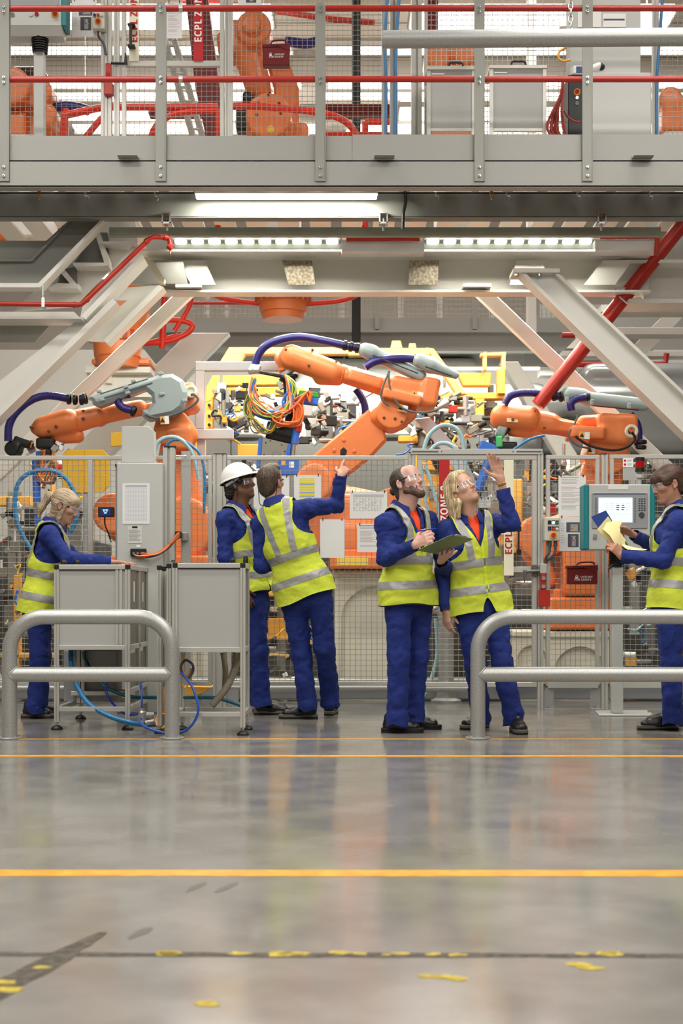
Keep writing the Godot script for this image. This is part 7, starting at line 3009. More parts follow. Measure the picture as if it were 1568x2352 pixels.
	hose(o, "signal_cable", mat("cable_grey", Color(0.35, 0.36, 0.37), 0.4), d, 0.009, [892, 862, 880, 890, 872, 915, 880, 932, 892, 940], 0.24)
	hose(o, "signal_cable", mat("cable_grey", Color.GRAY), d, 0.010, [890, 865, 892, 895, 902, 925, 920, 945, 945, 955, 975, 956, 1000, 950], 0.26)
	# welding tool with its cables
	cast(o, "tool_block", dark, d, [["box", 650, 990, 38, 12, 0.1, -14, 0.01, 0.0], ["box", 645, 1006, 34, 10, 0.09, -14, 0.008, 0]], 0.014)
	m = MB.new()
	slab(m, [602, 1005, 668, 1020, 660, 1075, 596, 1075], d - 0.12, 0.05, 0.004)
	var tp := obj("tool_plate", m, mat("plate_metal", Color(0.56, 0.54, 0.50), 0.4, 0.3), o)
	bolts(tp, [612, 1020, 0.121, 622, 1016, 0.121, 648, 1025, 0.121, 655, 1040, 0.121, 608, 1048, 0.121, 640, 1050, 0.121], d, 0.006, dark)
	m = MB.new()
	m.cyl(W(634, 1042, d - 0.12), W(634, 1042, d - 0.135), 0.036, 18)
	obj("bore", m, chrome, tp)
	for e in [[594, 1005, 602, 1005, 596, 1075, 588, 1075], [661, 1020, 668, 1020, 661, 1090, 646, 1090]]:
		m = MB.new()
		slab(m, e, d - 0.13, 0.06, 0.003)
		obj("side_plate", m, mat("tool_blue", Color(0.20, 0.42, 0.80), 0.4), o)
	m = MB.new()
	rect(m, 640, 1056, 686, 1090, d - 0.14, 0.08, 0.004)
	obj("blue_housing", m, mat("tool_blue", Color.BLUE), o)
	m = MB.new()
	rect(m, 646, 1058, 656, 1069, d - 0.143, 0.004)
	obj("yellow_tag", m, yellow, o)
	m = MB.new()
	rect(m, 664, 1060, 675, 1074, d - 0.143, 0.004)
	obj("white_tag", m, white, o)
	m = MB.new()
	slab(m, [684, 908, 732, 914, 728, 930, 680, 924], d - 0.12, 0.1, 0.006)
	obj("blue_box", m, mat("tool_blue", Color.BLUE), o)
	m = MB.new()
	slab(m, [688, 896, 730, 900, 732, 914, 684, 908], d - 0.12, 0.1, 0.006)
	obj("green_lid", m, mat("lid_green", Color(0.12, 0.55, 0.22), 0.4), o)
	m = MB.new()
	m.cyl(W(688, 925, d - 0.1), W(676, 1020, d - 0.1), 0.035, 14)
	obj("blue_tube", m, mat("tool_blue", Color.BLUE), o)
	m = MB.new()
	m.cyl(W(685, 972, d - 0.1), W(682, 992, d - 0.1), 0.040, 14)
	obj("red_band", m, redpaint, o)
	m = MB.new()
	m.cyl(W(676, 1020, d - 0.1), W(672, 1050, d - 0.1), 0.028, 14)
	obj("piston", m, chrome, o)
	var rng := RandomNumberGenerator.new()
	rng.seed = 21
	var tints := [mat("cable_orange", Color(0.93, 0.45, 0.20), 0.4), mat("cable_blue", Color(0.20, 0.42, 0.75), 0.4), mat("cable_yellow", Color(0.90, 0.72, 0.20), 0.4), mat("cable_white", Color(0.80, 0.79, 0.74), 0.4), mat("cable_green", Color(0.60, 0.70, 0.22), 0.4), mat("cable_grey", Color.GRAY)]
	for i in 26:
		var t: int = [0, 1, 2, 3, 0, 3, 5, 4][i % 8]
		var sx := 578 + rng.randf() * 12
		hose(o, "tool_cable", tints[t], d, 0.007 if t != 1 else 0.011, [sx, 872 + rng.randf() * 8, 574 + rng.randf() * 20, 900 + rng.randf() * 20, 585 + rng.randf() * 40, 935 + rng.randf() * 25, 625 + rng.randf() * 30, 950 + rng.randf() * 18, 650 + rng.randf() * 25, 925 + rng.randf() * 30, 660 + rng.randf() * 22, 880 + rng.randf() * 20, 650 + rng.randf() * 12, 868], 0.10 + rng.randf() * 0.1, false, 5)
	for i in 10:
		var x := 660 + rng.randf() * 26
		hose(o, "tool_cable", tints[0], d, 0.008, [x, 930, x + 12, 945 + rng.randf() * 10, x + 6, 972 + rng.randf() * 8, x - 24, 975 + rng.randf() * 10, x - 34, 962, 650 + rng.randf() * 40, 930 + rng.randf() * 14, 700 + rng.randf() * 14, 905 + rng.randf() * 8, 712, 930], 0.14 + rng.randf() * 0.06, false, 5)
	for i in 16:
		hose(o, "tool_cable", tints[[3, 4, 5, 2][i % 4]], d, 0.005, [566 + rng.randf() * 30, 885 + rng.randf() * 40, 560 + rng.randf() * 20, 930 + rng.randf() * 30, 575 + rng.randf() * 20, 965 + rng.randf() * 30, 610 + rng.randf() * 20, 985 + rng.randf() * 15, 625 + rng.randf() * 20, 960], 0.06 + rng.randf() * 0.1, false, 5)
	for i in 18:
		m = MB.new()
		var c := W(562 + rng.randf() * 100, 885 + rng.randf() * 95, d - 0.02 - rng.randf() * 0.1)
		m.box(Transform3D(Basis(Vector3.BACK, rng.randf() * 3.0), c), Vector3(0.03 + rng.randf() * 0.05, 0.02 + rng.randf() * 0.03, 0.05), 0.004)
		obj("connector", m, [chrome, dark, mat("plate_metal", Color.GRAY), white][i % 4], o)
	pedestal(768, 966, 1310, 1600, 12.75, "cream steel pedestal with an arched face under the middle robot")
	# ---- left robot
	d = 12.6
	o = thing("industrial_robot", "orange robot arm at the left with a large grey hose cover", "robot", Vector3(W(400, 0, d).x, 1.18, -13.0))
	cast(o, "wrist", orange, d, [["cap", 104, 984, 160, 970, 26, 29, 0.06, 1.0], ["cap", 84, 986, 92, 984, 12, 16, 0.04, 1.0], ["cap", 130, 1002, 178, 1002, 18, 16, 0, 1.0]])
	cast(o, "forearm", orange, d, [["cap", 160, 972, 228, 955, 28, 23, 0.02, 1.0], ["cap", 228, 955, 320, 937, 21, 19, 0.0, 1.0], ["axis", 222, 958, 232, 955, 24, 0]])
	cast(o, "elbow_housing", orange, d, [["box", 428, 912, 24, 32, 0.17, 8, 0.05, -0.1], ["box", 385, 935, 60, 18, 0.16, 10, 0.04, -0.14], ["drum", 400, 985, 42, 0.22, -0.1], ["cap", 385, 990, 425, 1000, 32, 30, 0.0, 1.0], ["box", 415, 1010, 28, 26, 0.2, 0, 0.03, -0.05]])
	cast(o, "motor_ring", cream, d, [["drum", 441, 903, 15, 0.03, 0.09], ["dig", 441, 903, 8, 0.1, 0.1]], 0.01)
	m = MB.new()
	slab(m, [375, 985, 440, 985, 452, 1100, 470, 1200, 410, 1215, 350, 1190, 356, 1080], d + 0.1, 0.2, 0.02)
	obj("lower_arm", m, orange, o)
	cast(o, "shoulder", orange, d, [["drum", 262, 1180, 46, 0.2, -0.1], ["drum", 420, 1210, 70, 0.22, -0.2], ["cap", 270, 1200, 410, 1230, 46, 56, -0.3, 0.8], ["box", 380, 1260, 80, 46, 0.3, 0, 0.05, -0.3]], 0.02)
	m = MB.new()
	rect(m, 250, 1276, 480, 1345, d - 0.1, 0.7, 0.02)
	obj("base", m, orange, o)
	m = MB.new()
	rect(m, 330, 1355, 372, 1375, d - 0.102, 0.003)
	m = MB.new()
	slab(m, [208, 909, 364, 860, 395, 857, 420, 872, 428, 900, 420, 936, 398, 952, 340, 964, 325, 955, 326, 941, 337, 939, 348, 924, 346, 906, 331, 894, 226, 933, 211, 927], d - 0.30, 0.2, 0.035, true)
	var cv := obj("hose_cover", m, cover_grey, o)
	for e in [[230, 905, 340, 870], [236, 915, 350, 879]]:
		m = MB.new()
		m.bar(W(e[0], e[1], d - 0.305), W(e[2], e[3], d - 0.305), 0.006, 0.012, Vector3.UP, 0.002)
		obj("cover_seam", m, mat("seam_grey", Color(0.34, 0.37, 0.38), 0.5), cv)
	for e in [[228, 899], [289, 888], [307, 875], [293, 902], [234, 918], [369, 858], [424, 920], [372, 905]]:
		m = MB.new()
		m.box(Transform3D(Basis(Vector3.BACK, 0.25), W(e[0], e[1], d - 0.305)), Vector3(0.045, 0.03, 0.03), 0.006)
		obj("cover_clip", m, cover_grey, cv)
	hose(o, "dress_hose", purple, d, 0.034, [31, 1018, 33, 985, 48, 955, 80, 928, 120, 916, 168, 923], 0.2, true)
	hose(o, "dress_hose", purple, d, 0.034, [310, 950, 292, 945, 281, 932, 286, 918, 308, 914], 0.24, true)
	rings(o, [168, 924, 0, 182, 925, 0, 197, 925, 0], d, 0.05, 0.2)
	rings(o, [316, 952, -20, 206, 924, 15], d, 0.052, 0.24)
	hose(o, "signal_cable", mat("cable_grey", Color.GRAY), d, 0.012, [345, 962, 370, 970, 410, 962, 445, 945, 462, 930, 455, 918, 446, 918], 0.3)
	warning_label(o, 368, 956, 388, 974, d - 0.36, 5)
	bolts(o, [79, 986, 0.14, 138, 985, 0.18, 197, 966, 0.14, 196, 948, 0.1, 120, 995, 0.15], d, 0.014, mat("bolt_dark", Color.BROWN))
	cast(o, "tool_head", dark, d, [["drum", 38, 1035, 17, 0.1, 0.1], ["box", 60, 1020, 20, 9, 0.08, -20, 0.01, 0.1], ["box", 110, 1022, 20, 12, 0.1, 0, 0.01, 0.05]], 0.014)
	m = MB.new()
	rect(m, 82, 1036, 112, 1062, d - 0.12, 0.1, 0.006)
	obj("blue_housing", m, mat("tool_blue", Color.BLUE), o)
	m = MB.new()
	m.cyl(W(82, 1058, d - 0.1), W(86, 1170, d - 0.1), 0.035, 14)
	obj("blue_tube", m, mat("tool_blue", Color.BLUE), o)
	m = MB.new()
	m.cyl(W(86, 1154, d - 0.105), W(87, 1180, d - 0.105), 0.036, 14)
	obj("piston", m, chrome, o)
	m = MB.new()
	m.cyl(W(86, 1184, d - 0.1), W(90, 1240, d - 0.1), 0.030, 14)
	obj("blue_tube", m, mat("tool_blue", Color.BLUE), o)
	for i in 14:
		var x := 95 + rng.randf() * 45
		hose(o, "tool_cable", tints[[0, 0, 2, 5][i % 4]], d, 0.008, [x, 1040, x - 10, 1075 + rng.randf() * 10, 85 + rng.randf() * 20, 1105, 112 + rng.randf() * 20, 1112, 135, 1080 + rng.randf() * 20, 120 + rng.randf() * 16, 1065, 106, 1125], 0.1 + rng.randf() * 0.08, false, 5)
	for i in 14:
		m = MB.new()
		m.box(Transform3D(Basis(Vector3.BACK, rng.randf() * 3.0), W(50 + rng.randf() * 110, 1018 + rng.randf() * 30, d - 0.05 - rng.randf() * 0.1)), Vector3(0.03 + rng.randf() * 0.05, 0.02 + rng.randf() * 0.04, 0.05), 0.004)
		obj("connector", m, [chrome, dark, redpaint, yellow, white][i % 5], o)
	pedestal(236, 480, 1350, 1600, 12.7, "cream steel pedestal under the left robot, mostly behind the cabinet")
	# ---- right robot
	d = 12.9
	o = thing("industrial_robot", "orange robot arm at the right with a level forearm and cream motor ring", "robot", Vector3(W(1340, 0, d).x, 1.15, -13.2))
	cast(o, "wrist", orange, d, [["cap", 1151, 958, 1212, 963, 27, 29, 0.06, 1.0], ["cap", 1140, 970, 1150, 975, 14, 14, 0.03, 1.0], ["cap", 1178, 985, 1235, 992, 18, 16, 0.0, 1.0]])
	m = MB.new()
	m.box(Transform3D(Basis(Vector3.BACK, -0.08), W(1177, 957, d - 0.165)), Vector3(0.10, 0.10, 0.004))
	obj("pale_patch", m, mat("patch_cream", Color(0.93, 0.80, 0.66), 0.5), o)
	cast(o, "wrist_ring", orange, d, [["axis", 1244, 969, 1256, 971, 26, 0]], 0.012)
	cast(o, "forearm", orange, d, [["cap", 1212, 966, 1262, 973, 27, 25, 0.02, 1.0], ["cap", 1256, 974, 1330, 990, 20, 20, 0, 1.0], ["box", 1290, 982, 34, 13, 0.08, -8, 0.02, 0.03]])
	cast(o, "elbow_housing", orange, d, [["box", 1402, 990, 36, 35, 0.2, -5, 0.045, 0], ["box", 1432, 990, 24, 34, 0.18, 0, 0.045, 0.02], ["box", 1340, 1000, 38, 14, 0.2, -4, 0.02, 0.06], ["cap", 1340, 970, 1370, 968, 16, 16, 0.0, 1.0], ["drum", 1390, 1045, 48, 0.2, -0.06], ["box", 1395, 1030, 46, 30, 0.18, 0, 0.03, -0.06]])
	cast(o, "motor_ring", cream, d, [["drum", 1439, 997, 16, 0.03, 0.19], ["dig", 1439, 997, 8, 0.1, 0.2]], 0.01)
	m = MB.new()
	m.cyl(W(1439, 997, d - 0.19), W(1439, 997, d - 0.205), 8 * d / F, 14)
	obj("motor_bore", m, dark, o)
	m = MB.new()
	slab(m, [1352, 1040, 1435, 1040, 1430, 1110, 1380, 1180, 1330, 1190, 1310, 1150, 1334, 1090], d - 0.02, 0.2, 0.02)
	obj("lower_arm", m, orange, o)
	cast(o, "shoulder", orange, d, [["drum", 1352, 1160, 44, 0.22, 0], ["drum", 1240, 1235, 52, 0.2, -0.1], ["cap", 1250, 1240, 1350, 1210, 44, 52, -0.1, 0.8], ["box", 1330, 1310, 44, 60, 0.26, 0, 0.05, -0.05], ["drum", 1410, 1250, 50, 0.2, -0.15], ["cap", 1230, 1270, 1260, 1330, 30, 20, -0.05, 1.0]], 0.018)
	m = MB.new()
	rect(m, 1262, 1372, 1400, 1446, d - 0.2, 0.7, 0.02)
	rect(m, 1272, 1352, 1392, 1376, d - 0.1, 0.5, 0.02)
	obj("base", m, orange, o)
	cast(o, "hose_cover", cover_grey, d, [["cap", 1300, 912, 1330, 914, 18, 17, 0.14, 1.0], ["cap", 1345, 922, 1468, 935, 16, 15, 0.16, 1.0]], 0.014)
	for x in [1302.0, 1360.0, 1445.0]:
		m = MB.new()
		m.box(Transform3D(Basis(), W(x, 918 + (x - 1302) * 0.1, d - 0.34)), Vector3(0.035, 0.05, 0.02), 0.005)
		obj("cover_clip", m, cover_grey, o)
	m = MB.new()
	m.bar(W(1362, 932, d - 0.335), W(1466, 942, d - 0.335), 0.006, 0.01, Vector3.UP, 0.001)
	obj("cover_seam", m, dark, o)
	hose(o, "dress_hose", purple, d, 0.034, [1155, 932, 1166, 916, 1190, 908, 1230, 908, 1262, 913, 1292, 917], 0.14, true)
	hose(o, "dress_hose", purple, d, 0.034, [1304, 950, 1302, 935, 1314, 924, 1336, 920], 0.2, true)
	hose(o, "dress_hose", purple, d, 0.032, [1446, 952, 1462, 975, 1466, 1000, 1463, 1025], 0.02, true)
	rings(o, [1252, 912, 0, 1267, 914, 0, 1283, 916, 0], d, 0.05, 0.14)
	rings(o, [1342, 920, 0, 1463, 1020, 85, 1462, 1032, 85], d, 0.05, 0.18)
	hose(o, "signal_cable", mat("cable_grey", Color.GRAY), d, 0.009, [1318, 960, 1310, 980, 1298, 1000, 1300, 1015, 1318, 1030, 1345, 1036], 0.22)
	hose(o, "signal_cable", dark, d, 0.012, [1437, 1000, 1444, 1015, 1430, 1032, 1408, 1040, 1380, 1040, 1340, 1030, 1310, 1010], 0.26)
	warning_label(o, 1330, 992, 1354, 1008, d - 0.265, -4)
	warning_label(o, 1350, 1026, 1366, 1042, d - 0.2, 0)
	bolts(o, [1222, 951, 0.15, 1172, 969, 0.18, 1217, 970, 0.15, 1246, 960, 0.1, 1246, 985, 0.1, 1130, 960, 0.1], d, 0.014, mat("bolt_dark", Color.BROWN))
	cast(o, "tool_head", dark, d, [["axis", 1150, 985, 1162, 998, 24, 0], ["axis", 1132, 1000, 1136, 1034, 12, 0], ["box", 1160, 1030, 26, 14, 0.08, 0, 0.02, 0]], 0.015)
	cast(o, "flange", cover_grey, d, [["axis", 1140, 985, 1160, 992, 22, 0.02]], 0.012)
	m = MB.new()
	slab(m, [1140, 1002, 1154, 1001, 1154, 1026, 1141, 1027], d - 0.16, 0.06, 0.008)
	obj("green_band", m, mat("band_green", Color(0.30, 0.72, 0.42), 0.45), o)
	m = MB.new()
	slab(m, [1108, 1010, 1146, 1026, 1146, 1045, 1092, 1045], d - 0.14, 0.12, 0.006)
	obj("blue_cover", m, mat("tool_blue", Color.BLUE), o)
	m = MB.new()
	m.cyl(W(1128, 1042, d - 0.12), W(1098, 1125, d - 0.12), 0.042, 14)
	obj("blue_tube", m, mat("tool_blue", Color.BLUE), o)
	pedestal(1182, 1262, 1448, 1600, 12.9, "small cream pedestal behind the lower half of the gate")
	pedestal(1264, 1400, 1450, 1600, 12.75, "cream steel pedestal under the right robot")


func cell_fixtures() -> void:
	# the yellow welding jig behind the robots
	var rng := RandomNumberGenerator.new()
	rng.seed = 77
	var o := thing("welding_jig", "yellow welding jig of square tubes crowded with clamps and cables behind the robots", "welding jig", Vector3(W(800, 0, 14.4).x, 0, -14.4))
	var d := 14.2
	var pale := mat("jig_yellow_pale", Color(0.92, 0.74, 0.42), 0.4)
	var beams := [[526, 797, 800, 797, 800, 813, 518, 813], [526, 797, 572, 797, 548, 838, 500, 838], [800, 799, 986, 799, 994, 808, 986, 816, 800, 816], [978, 798, 996, 800, 1072, 905, 1050, 908], [488, 862, 660, 860, 660, 884, 504, 886, 486, 920, 472, 926, 474, 888],
		[472, 900, 489, 900, 489, 986, 472, 986], [960, 901, 1162, 901, 1162, 917, 960, 917], [1092, 916, 1112, 916, 1112, 976, 1092, 976], [1142, 846, 1160, 846, 1160, 905, 1142, 905], [1110, 808, 1118, 808, 1118, 850, 1110, 850], [1152, 808, 1161, 808, 1161, 850, 1152, 850], [1104, 810, 1162, 808, 1162, 816, 1104, 818],
		[900, 782, 920, 782, 924, 800, 896, 800], [940, 788, 954, 788, 956, 800, 938, 800], [1050, 856, 1128, 856, 1126, 886, 1064, 886], [1046, 922, 1076, 922, 1076, 940, 1046, 940], [1086, 965, 1118, 958, 1104, 984, 1098, 984]]
	for e in beams:
		var m := MB.new()
		slab(m, e, d - (0.06 if e[0] > 1080 else 0.0) + 0.006 * beams.find(e), 0.14, 0.01)
		obj("beam", m, yellow if e[1] > 830 else pale, o)
	for e in [[519, 890, 700, 908, 14.6], [740, 930, 800, 972, 14.5], [545, 1020, 670, 1050, 14.0], [915, 1000, 960, 1015, 14.2], [955, 1035, 1050, 1080, 14.2], [960, 1090, 1012, 1180, 14.0], [960, 1205, 1012, 1330, 14.1], [1160, 1100, 1200, 1270, 14.2], [590, 1290, 664, 1370, 14.0], [600, 1420, 664, 1470, 14.1], [-10, 1140, 70, 1162, 13.9], [30, 1320, 44, 1560, 13.9], [0, 1500, 130, 1512, 13.9], [1395, 1150, 1500, 1172, 14.3], [520, 1100, 600, 1120, 14.0], [425, 1010, 470, 1050, 13.6], [660, 1470, 760, 1480, 14.2]]:
		var m := MB.new()
		rect(m, e[0], e[1], e[2], e[3], e[4], 0.14, 0.01)
		obj("beam", m, yellow, o)
	for p in [[472, 482], [480, 482], [480, 930], [480, 955], [480, 975]]:
		if p[1] > 900:
			bolts(o, [p[0], p[1], 0.0], d, 0.016, black)
	# clamps, sensors and valves on it: each a small block with its cylinder and rod
	var greys := [chrome, mat("plate_metal", Color.GRAY), black, mat("dark_steel", Color(0.22, 0.22, 0.23), 0.45, 0.3), white, galv, mat("mid_grey", Color(0.45, 0.45, 0.44), 0.45)]
	var zones := [[500, 890, 570, 1000, 26], [690, 900, 830, 1030, 34], [940, 915, 1130, 1040, 46], [0, 1060, 180, 1560, 60], [440, 1060, 620, 1130, 14], [960, 1060, 1230, 1420, 56], [580, 1280, 680, 1560, 24], [1380, 1060, 1500, 1560, 26], [1250, 1060, 1310, 1180, 8]]
	for z in zones:
		for i in 4:
			var m := MB.new()
			var x := lerpf(z[0], z[2], (i + 0.1 + rng.randf() * 0.3) / 4.0)
			var w: float = (z[2] - z[0]) * (0.12 + rng.randf() * 0.12)
			rect(m, x, lerpf(z[1], z[3], rng.randf() * 0.25), x + w, lerpf(z[1], z[3], 0.7 + rng.randf() * 0.3), 14.35 + rng.randf() * 0.4, 0.06, 0.006)
			obj("back_plate", m, greys[[1, 3, 5, 6][(i + int(z[0])) % 4]], o)
		for i in z[4]:
			var c := W(lerpf(z[0], z[2], rng.randf()), lerpf(z[1], z[3], rng.randf()), 13.7 + rng.randf() * 0.9)
			var bas := Basis(Vector3.BACK, [0.0, 0.0, 0.0, 0.5, -0.6, 1.57, 1.57][rng.randi() % 7]).rotated(Vector3.UP, (rng.randf() - 0.5) * 0.3)
			var m := MB.new()
			var s := Vector3(0.035 + rng.randf() * 0.10, 0.03 + rng.randf() * 0.08, 0.07)
			m.box(Transform3D(bas, c), s, 0.008)
			var tint: Material = redpaint if i % 13 == 5 else (yellow if i % 9 == 4 else greys[rng.randi() % 7])
			var b := obj("clamp", m, tint, o)
			m = MB.new()
			var r := 0.012 + rng.randf() * 0.02
			m.cyl(c + bas * Vector3(s.x * 0.4, 0, 0.02), c + bas * Vector3(s.x * 0.5 + 0.06 + rng.randf() * 0.14, 0, 0.02), r, 10)
			obj("cylinder", m, greys[rng.randi() % 7], b)
			m = MB.new()
			m.box(Transform3D(bas.rotated(Vector3.BACK, 0.5), c + bas * Vector3(-s.x * 0.3, s.y * 0.7, 0.03)), Vector3(0.05, 0.012 + rng.randf() * 0.04, 0.03), 0.003)
			obj("bracket", m, greys[rng.randi() % 7], b)
	var tints := [mat("cable_blue", Color.BLUE), blue_hose, black, mat("cable_orange", Color.ORANGE), mat("cable_grey", Color.GRAY), mat("cable_yellow", Color.YELLOW), mat("pale_hose", Color(0.62, 0.76, 0.80), 0.35)]
	for i in 60:
		var z: Array = zones[i % 9]
		var p := []
		var x := lerpf(z[0], z[2], rng.randf())
		var y := lerpf(z[1], z[3], rng.randf())
		for k in 5:
			p.append_array([x, y])
			x += (rng.randf() - 0.5) * 40
			y += rng.randf() * 26 - 6
		hose(o, "cable", tints[rng.randi() % 7], 13.6 + rng.randf() * 0.3, 0.007 + rng.randf() * 0.007, p, 0, false, 4)
	# aluminium frame in front of it
	var a := thing("tool_rack", "bright aluminium C-shaped rack standing left of the middle robot", "rack", W(490, 1008, 13.0))
	for e in [[448, 830, 640, 851, "top_bar"], [448, 851, 470, 985, "upright"], [448, 985, 535, 1008, "foot_bar"]]:
		var m := MB.new()
		rect(m, e[0], e[1], e[2], e[3], 13.0, 0.09, 0.006)
		obj(e[4], m, mat("rack_metal", Color(0.80, 0.81, 0.82), 0.35, 0.25), a)
	var m2 := MB.new()
	rect(m2, 452, 1008, 470, 1560, 13.05, 0.09, 0.006)
	obj("leg", m2, mat("rack_metal", Color.GRAY), a)
	# yellow guard plates of the left robot
	var g := thing("guard_shield", "yellow eight-cornered guard plates behind the fence left of the cabinet", "guard plate", W(198, 1130, 12.3))
	for e in [[143, 1046, 155, 1033, 194, 1033, 194, 1131, 143, 1131], [194, 1033, 236, 1033, 251, 1047, 251, 1116, 236, 1131, 212, 1131, 194, 1131], [254, 994, 280, 992, 280, 1024, 254, 1026]]:
		var m := MB.new()
		slab(m, e, 12.3, 0.02, 0.004)
		obj("plate", m, mat("guard_yellow", Color(0.86, 0.66, 0.12), 0.45), g)
	m2 = MB.new()
	rect(m2, 190, 1058, 200, 1600, 12.32, 0.05)
	obj("post", m2, galv, g)
	var sp := thing("silver_plate", "silver bar slanting behind the light blue hose arches", "metal bar", W(1010, 1040, 13.2))
	m2 = MB.new()
	slab(m2, [952, 962, 986, 958, 1062, 1040, 1100, 1120, 1066, 1120, 1020, 1040], 13.2, 0.05, 0.004)
	obj("bar", m2, mat("rack_metal", Color.GRAY), sp)
	# loose hoses that arch up near the fence
	var loops := [[[972, 1060, 974, 1030, 986, 998, 1012, 978, 1040, 980, 1058, 1000, 1066, 1040, 1068, 1090], 0.018, "pale blue hose arching up above the gate header, the taller of two", 6], [[976, 1060, 992, 1030, 1012, 1018, 1034, 1022, 1046, 1040, 1052, 1100], 0.018, "pale blue hose arching up above the gate header, the lower of two", 6],
		[[354, 1040, 362, 1016, 386, 1004, 412, 1008, 436, 1030, 448, 1060, 456, 1100], 0.018, "white and blue hose arching beside the cabinet, the outer one", 6], [[372, 1050, 386, 1018, 410, 1010, 440, 1024, 462, 1050, 470, 1100, 468, 1180], 0.013, "thin blue hose arching beside the cabinet, the inner one", 1],
		[[122, 1290, 80, 1270, 48, 1222, 34, 1165, 42, 1110, 72, 1085, 115, 1080, 150, 1098, 172, 1135, 178, 1180, 162, 1225], 0.019, "blue hose hanging in a wide loop behind the woman with the ponytail", 1],
		[[966, 1066, 972, 1120, 986, 1200, 1000, 1300], 0.016, "pale blue hose dropping straight down at the left side of the gate", 6], [[976, 1066, 996, 1130, 1010, 1190, 1016, 1240], 0.016, "pale blue hose slanting down at the left side of the gate", 6],
		[[1180, 1032, 1215, 1010, 1250, 1000], 0.012, "bright blue hose under the forearm of the right robot", 1], [[1000, 1420, 1004, 1500, 990, 1560, 972, 1600], 0.018, "pale blue hose down low between the bearded man and the blonde woman", 6]]
	for l in loops:
		var h := hose(self, "loose_hose", tints[l[3]], 12.0, l[1], l[0])
		tag(h, l[2], "hose")
	# kerb, cable trunk and the yellow edge behind the fence foot
	var k := thing("floor_trunk", "grey cable trunk with a yellow edge along the floor behind the fence", "cable trunk", Vector3(0, 0, -12.1))
	m2 = MB.new()
	m2.bx(Vector3(-4, 0.02, -12.25), Vector3(4, 0.16, -12.0), 0.006)
	obj("trunk", m2, mat("slate_panel", Color.GRAY), k)
	m2 = MB.new()
	m2.bx(Vector3(-4, 0.16, -12.3), Vector3(4, 0.19, -11.98), 0.004)
	obj("lid", m2, galv, k)
	m2 = MB.new()
	m2.bx(Vector3(-4, 0.155, -11.985), Vector3(4, 0.172, -11.975))
	obj("yellow_edge", m2, yellow, k)
	m2 = MB.new()
	m2.cyl(Vector3(-4, 0.13, -11.75), Vector3(1.2, 0.13, -11.75), 0.035, 16)
	obj("pipe", m2, galv, k)
	var gp := thing("gate_post", "round grey post on a flared foot behind the gate", "post", W(1024, 1606, 11.9))
	m2 = MB.new()
	m2.lathe(PackedVector2Array([Vector2(0.13, 0.0), Vector2(0.13, 0.02), Vector2(0.085, 0.04), Vector2(0.065, 0.19), Vector2(0.065, 1.1)]), Transform3D(Basis(), Vector3(W(1024, 0, 11.9).x, 0, -11.9)), 24)
	obj("tube", m2, galv, gp)
	# dark machine housings that close the view low in the cell
	for e in [[-120, 1240, 230, 1570, 15.3, "dark grey machine housing low behind the left fence panel"], [480, 1180, 780, 1570, 15.4, "dark grey machine housing low behind the pointing man"], [940, 1150, 1260, 1570, 15.5, "dark grey machine housing low behind the gate"], [1380, 1180, 1700, 1570, 15.4, "dark grey machine housing low behind the console"]]:
		var q := thing("machine_housing", e[5], "machine", Vector3(W((e[0] + e[2]) / 2.0, 0, e[4]).x, 0, -e[4]))
		var m := MB.new()
		m.bx(Vector3(W(e[0], 0, e[4]).x, 0, -e[4] - 0.8), W(e[2], e[1], e[4]), 0.03)
		obj("housing", m, mat("machine_dark", Color(0.30, 0.295, 0.285), 0.5), q)
		for i in 6:
			m = MB.new()
			var x := lerpf(e[0] + 20, e[2] - 60, i / 5.0)
			rect(m, x, e[1] + 30 + (i % 3) * 60, x + 36, e[1] + 60 + (i % 3) * 70, e[4] - 0.02, 0.05, 0.006)
			obj("panel", m, [mat("mid_grey", Color.GRAY), galv, mat("plate_metal", Color.GRAY)][i % 3], q)


const UD := 11.95      # depth of the fence on the walkway


func up_post(x: float, w: float, label: String) -> void:
	var a := W(x, 330, UD)
	a.y = 4.45
	var s := w * UD / F
	var o := thing("upper_post", label, "post", a)
	var m := MB.new()
	m.prism(section("slot", s, s), Transform3D(Basis(Vector3.RIGHT, Vector3.FORWARD, Vector3.UP), a), 0.0, 2.1)
	obj("profile", m, al, o)


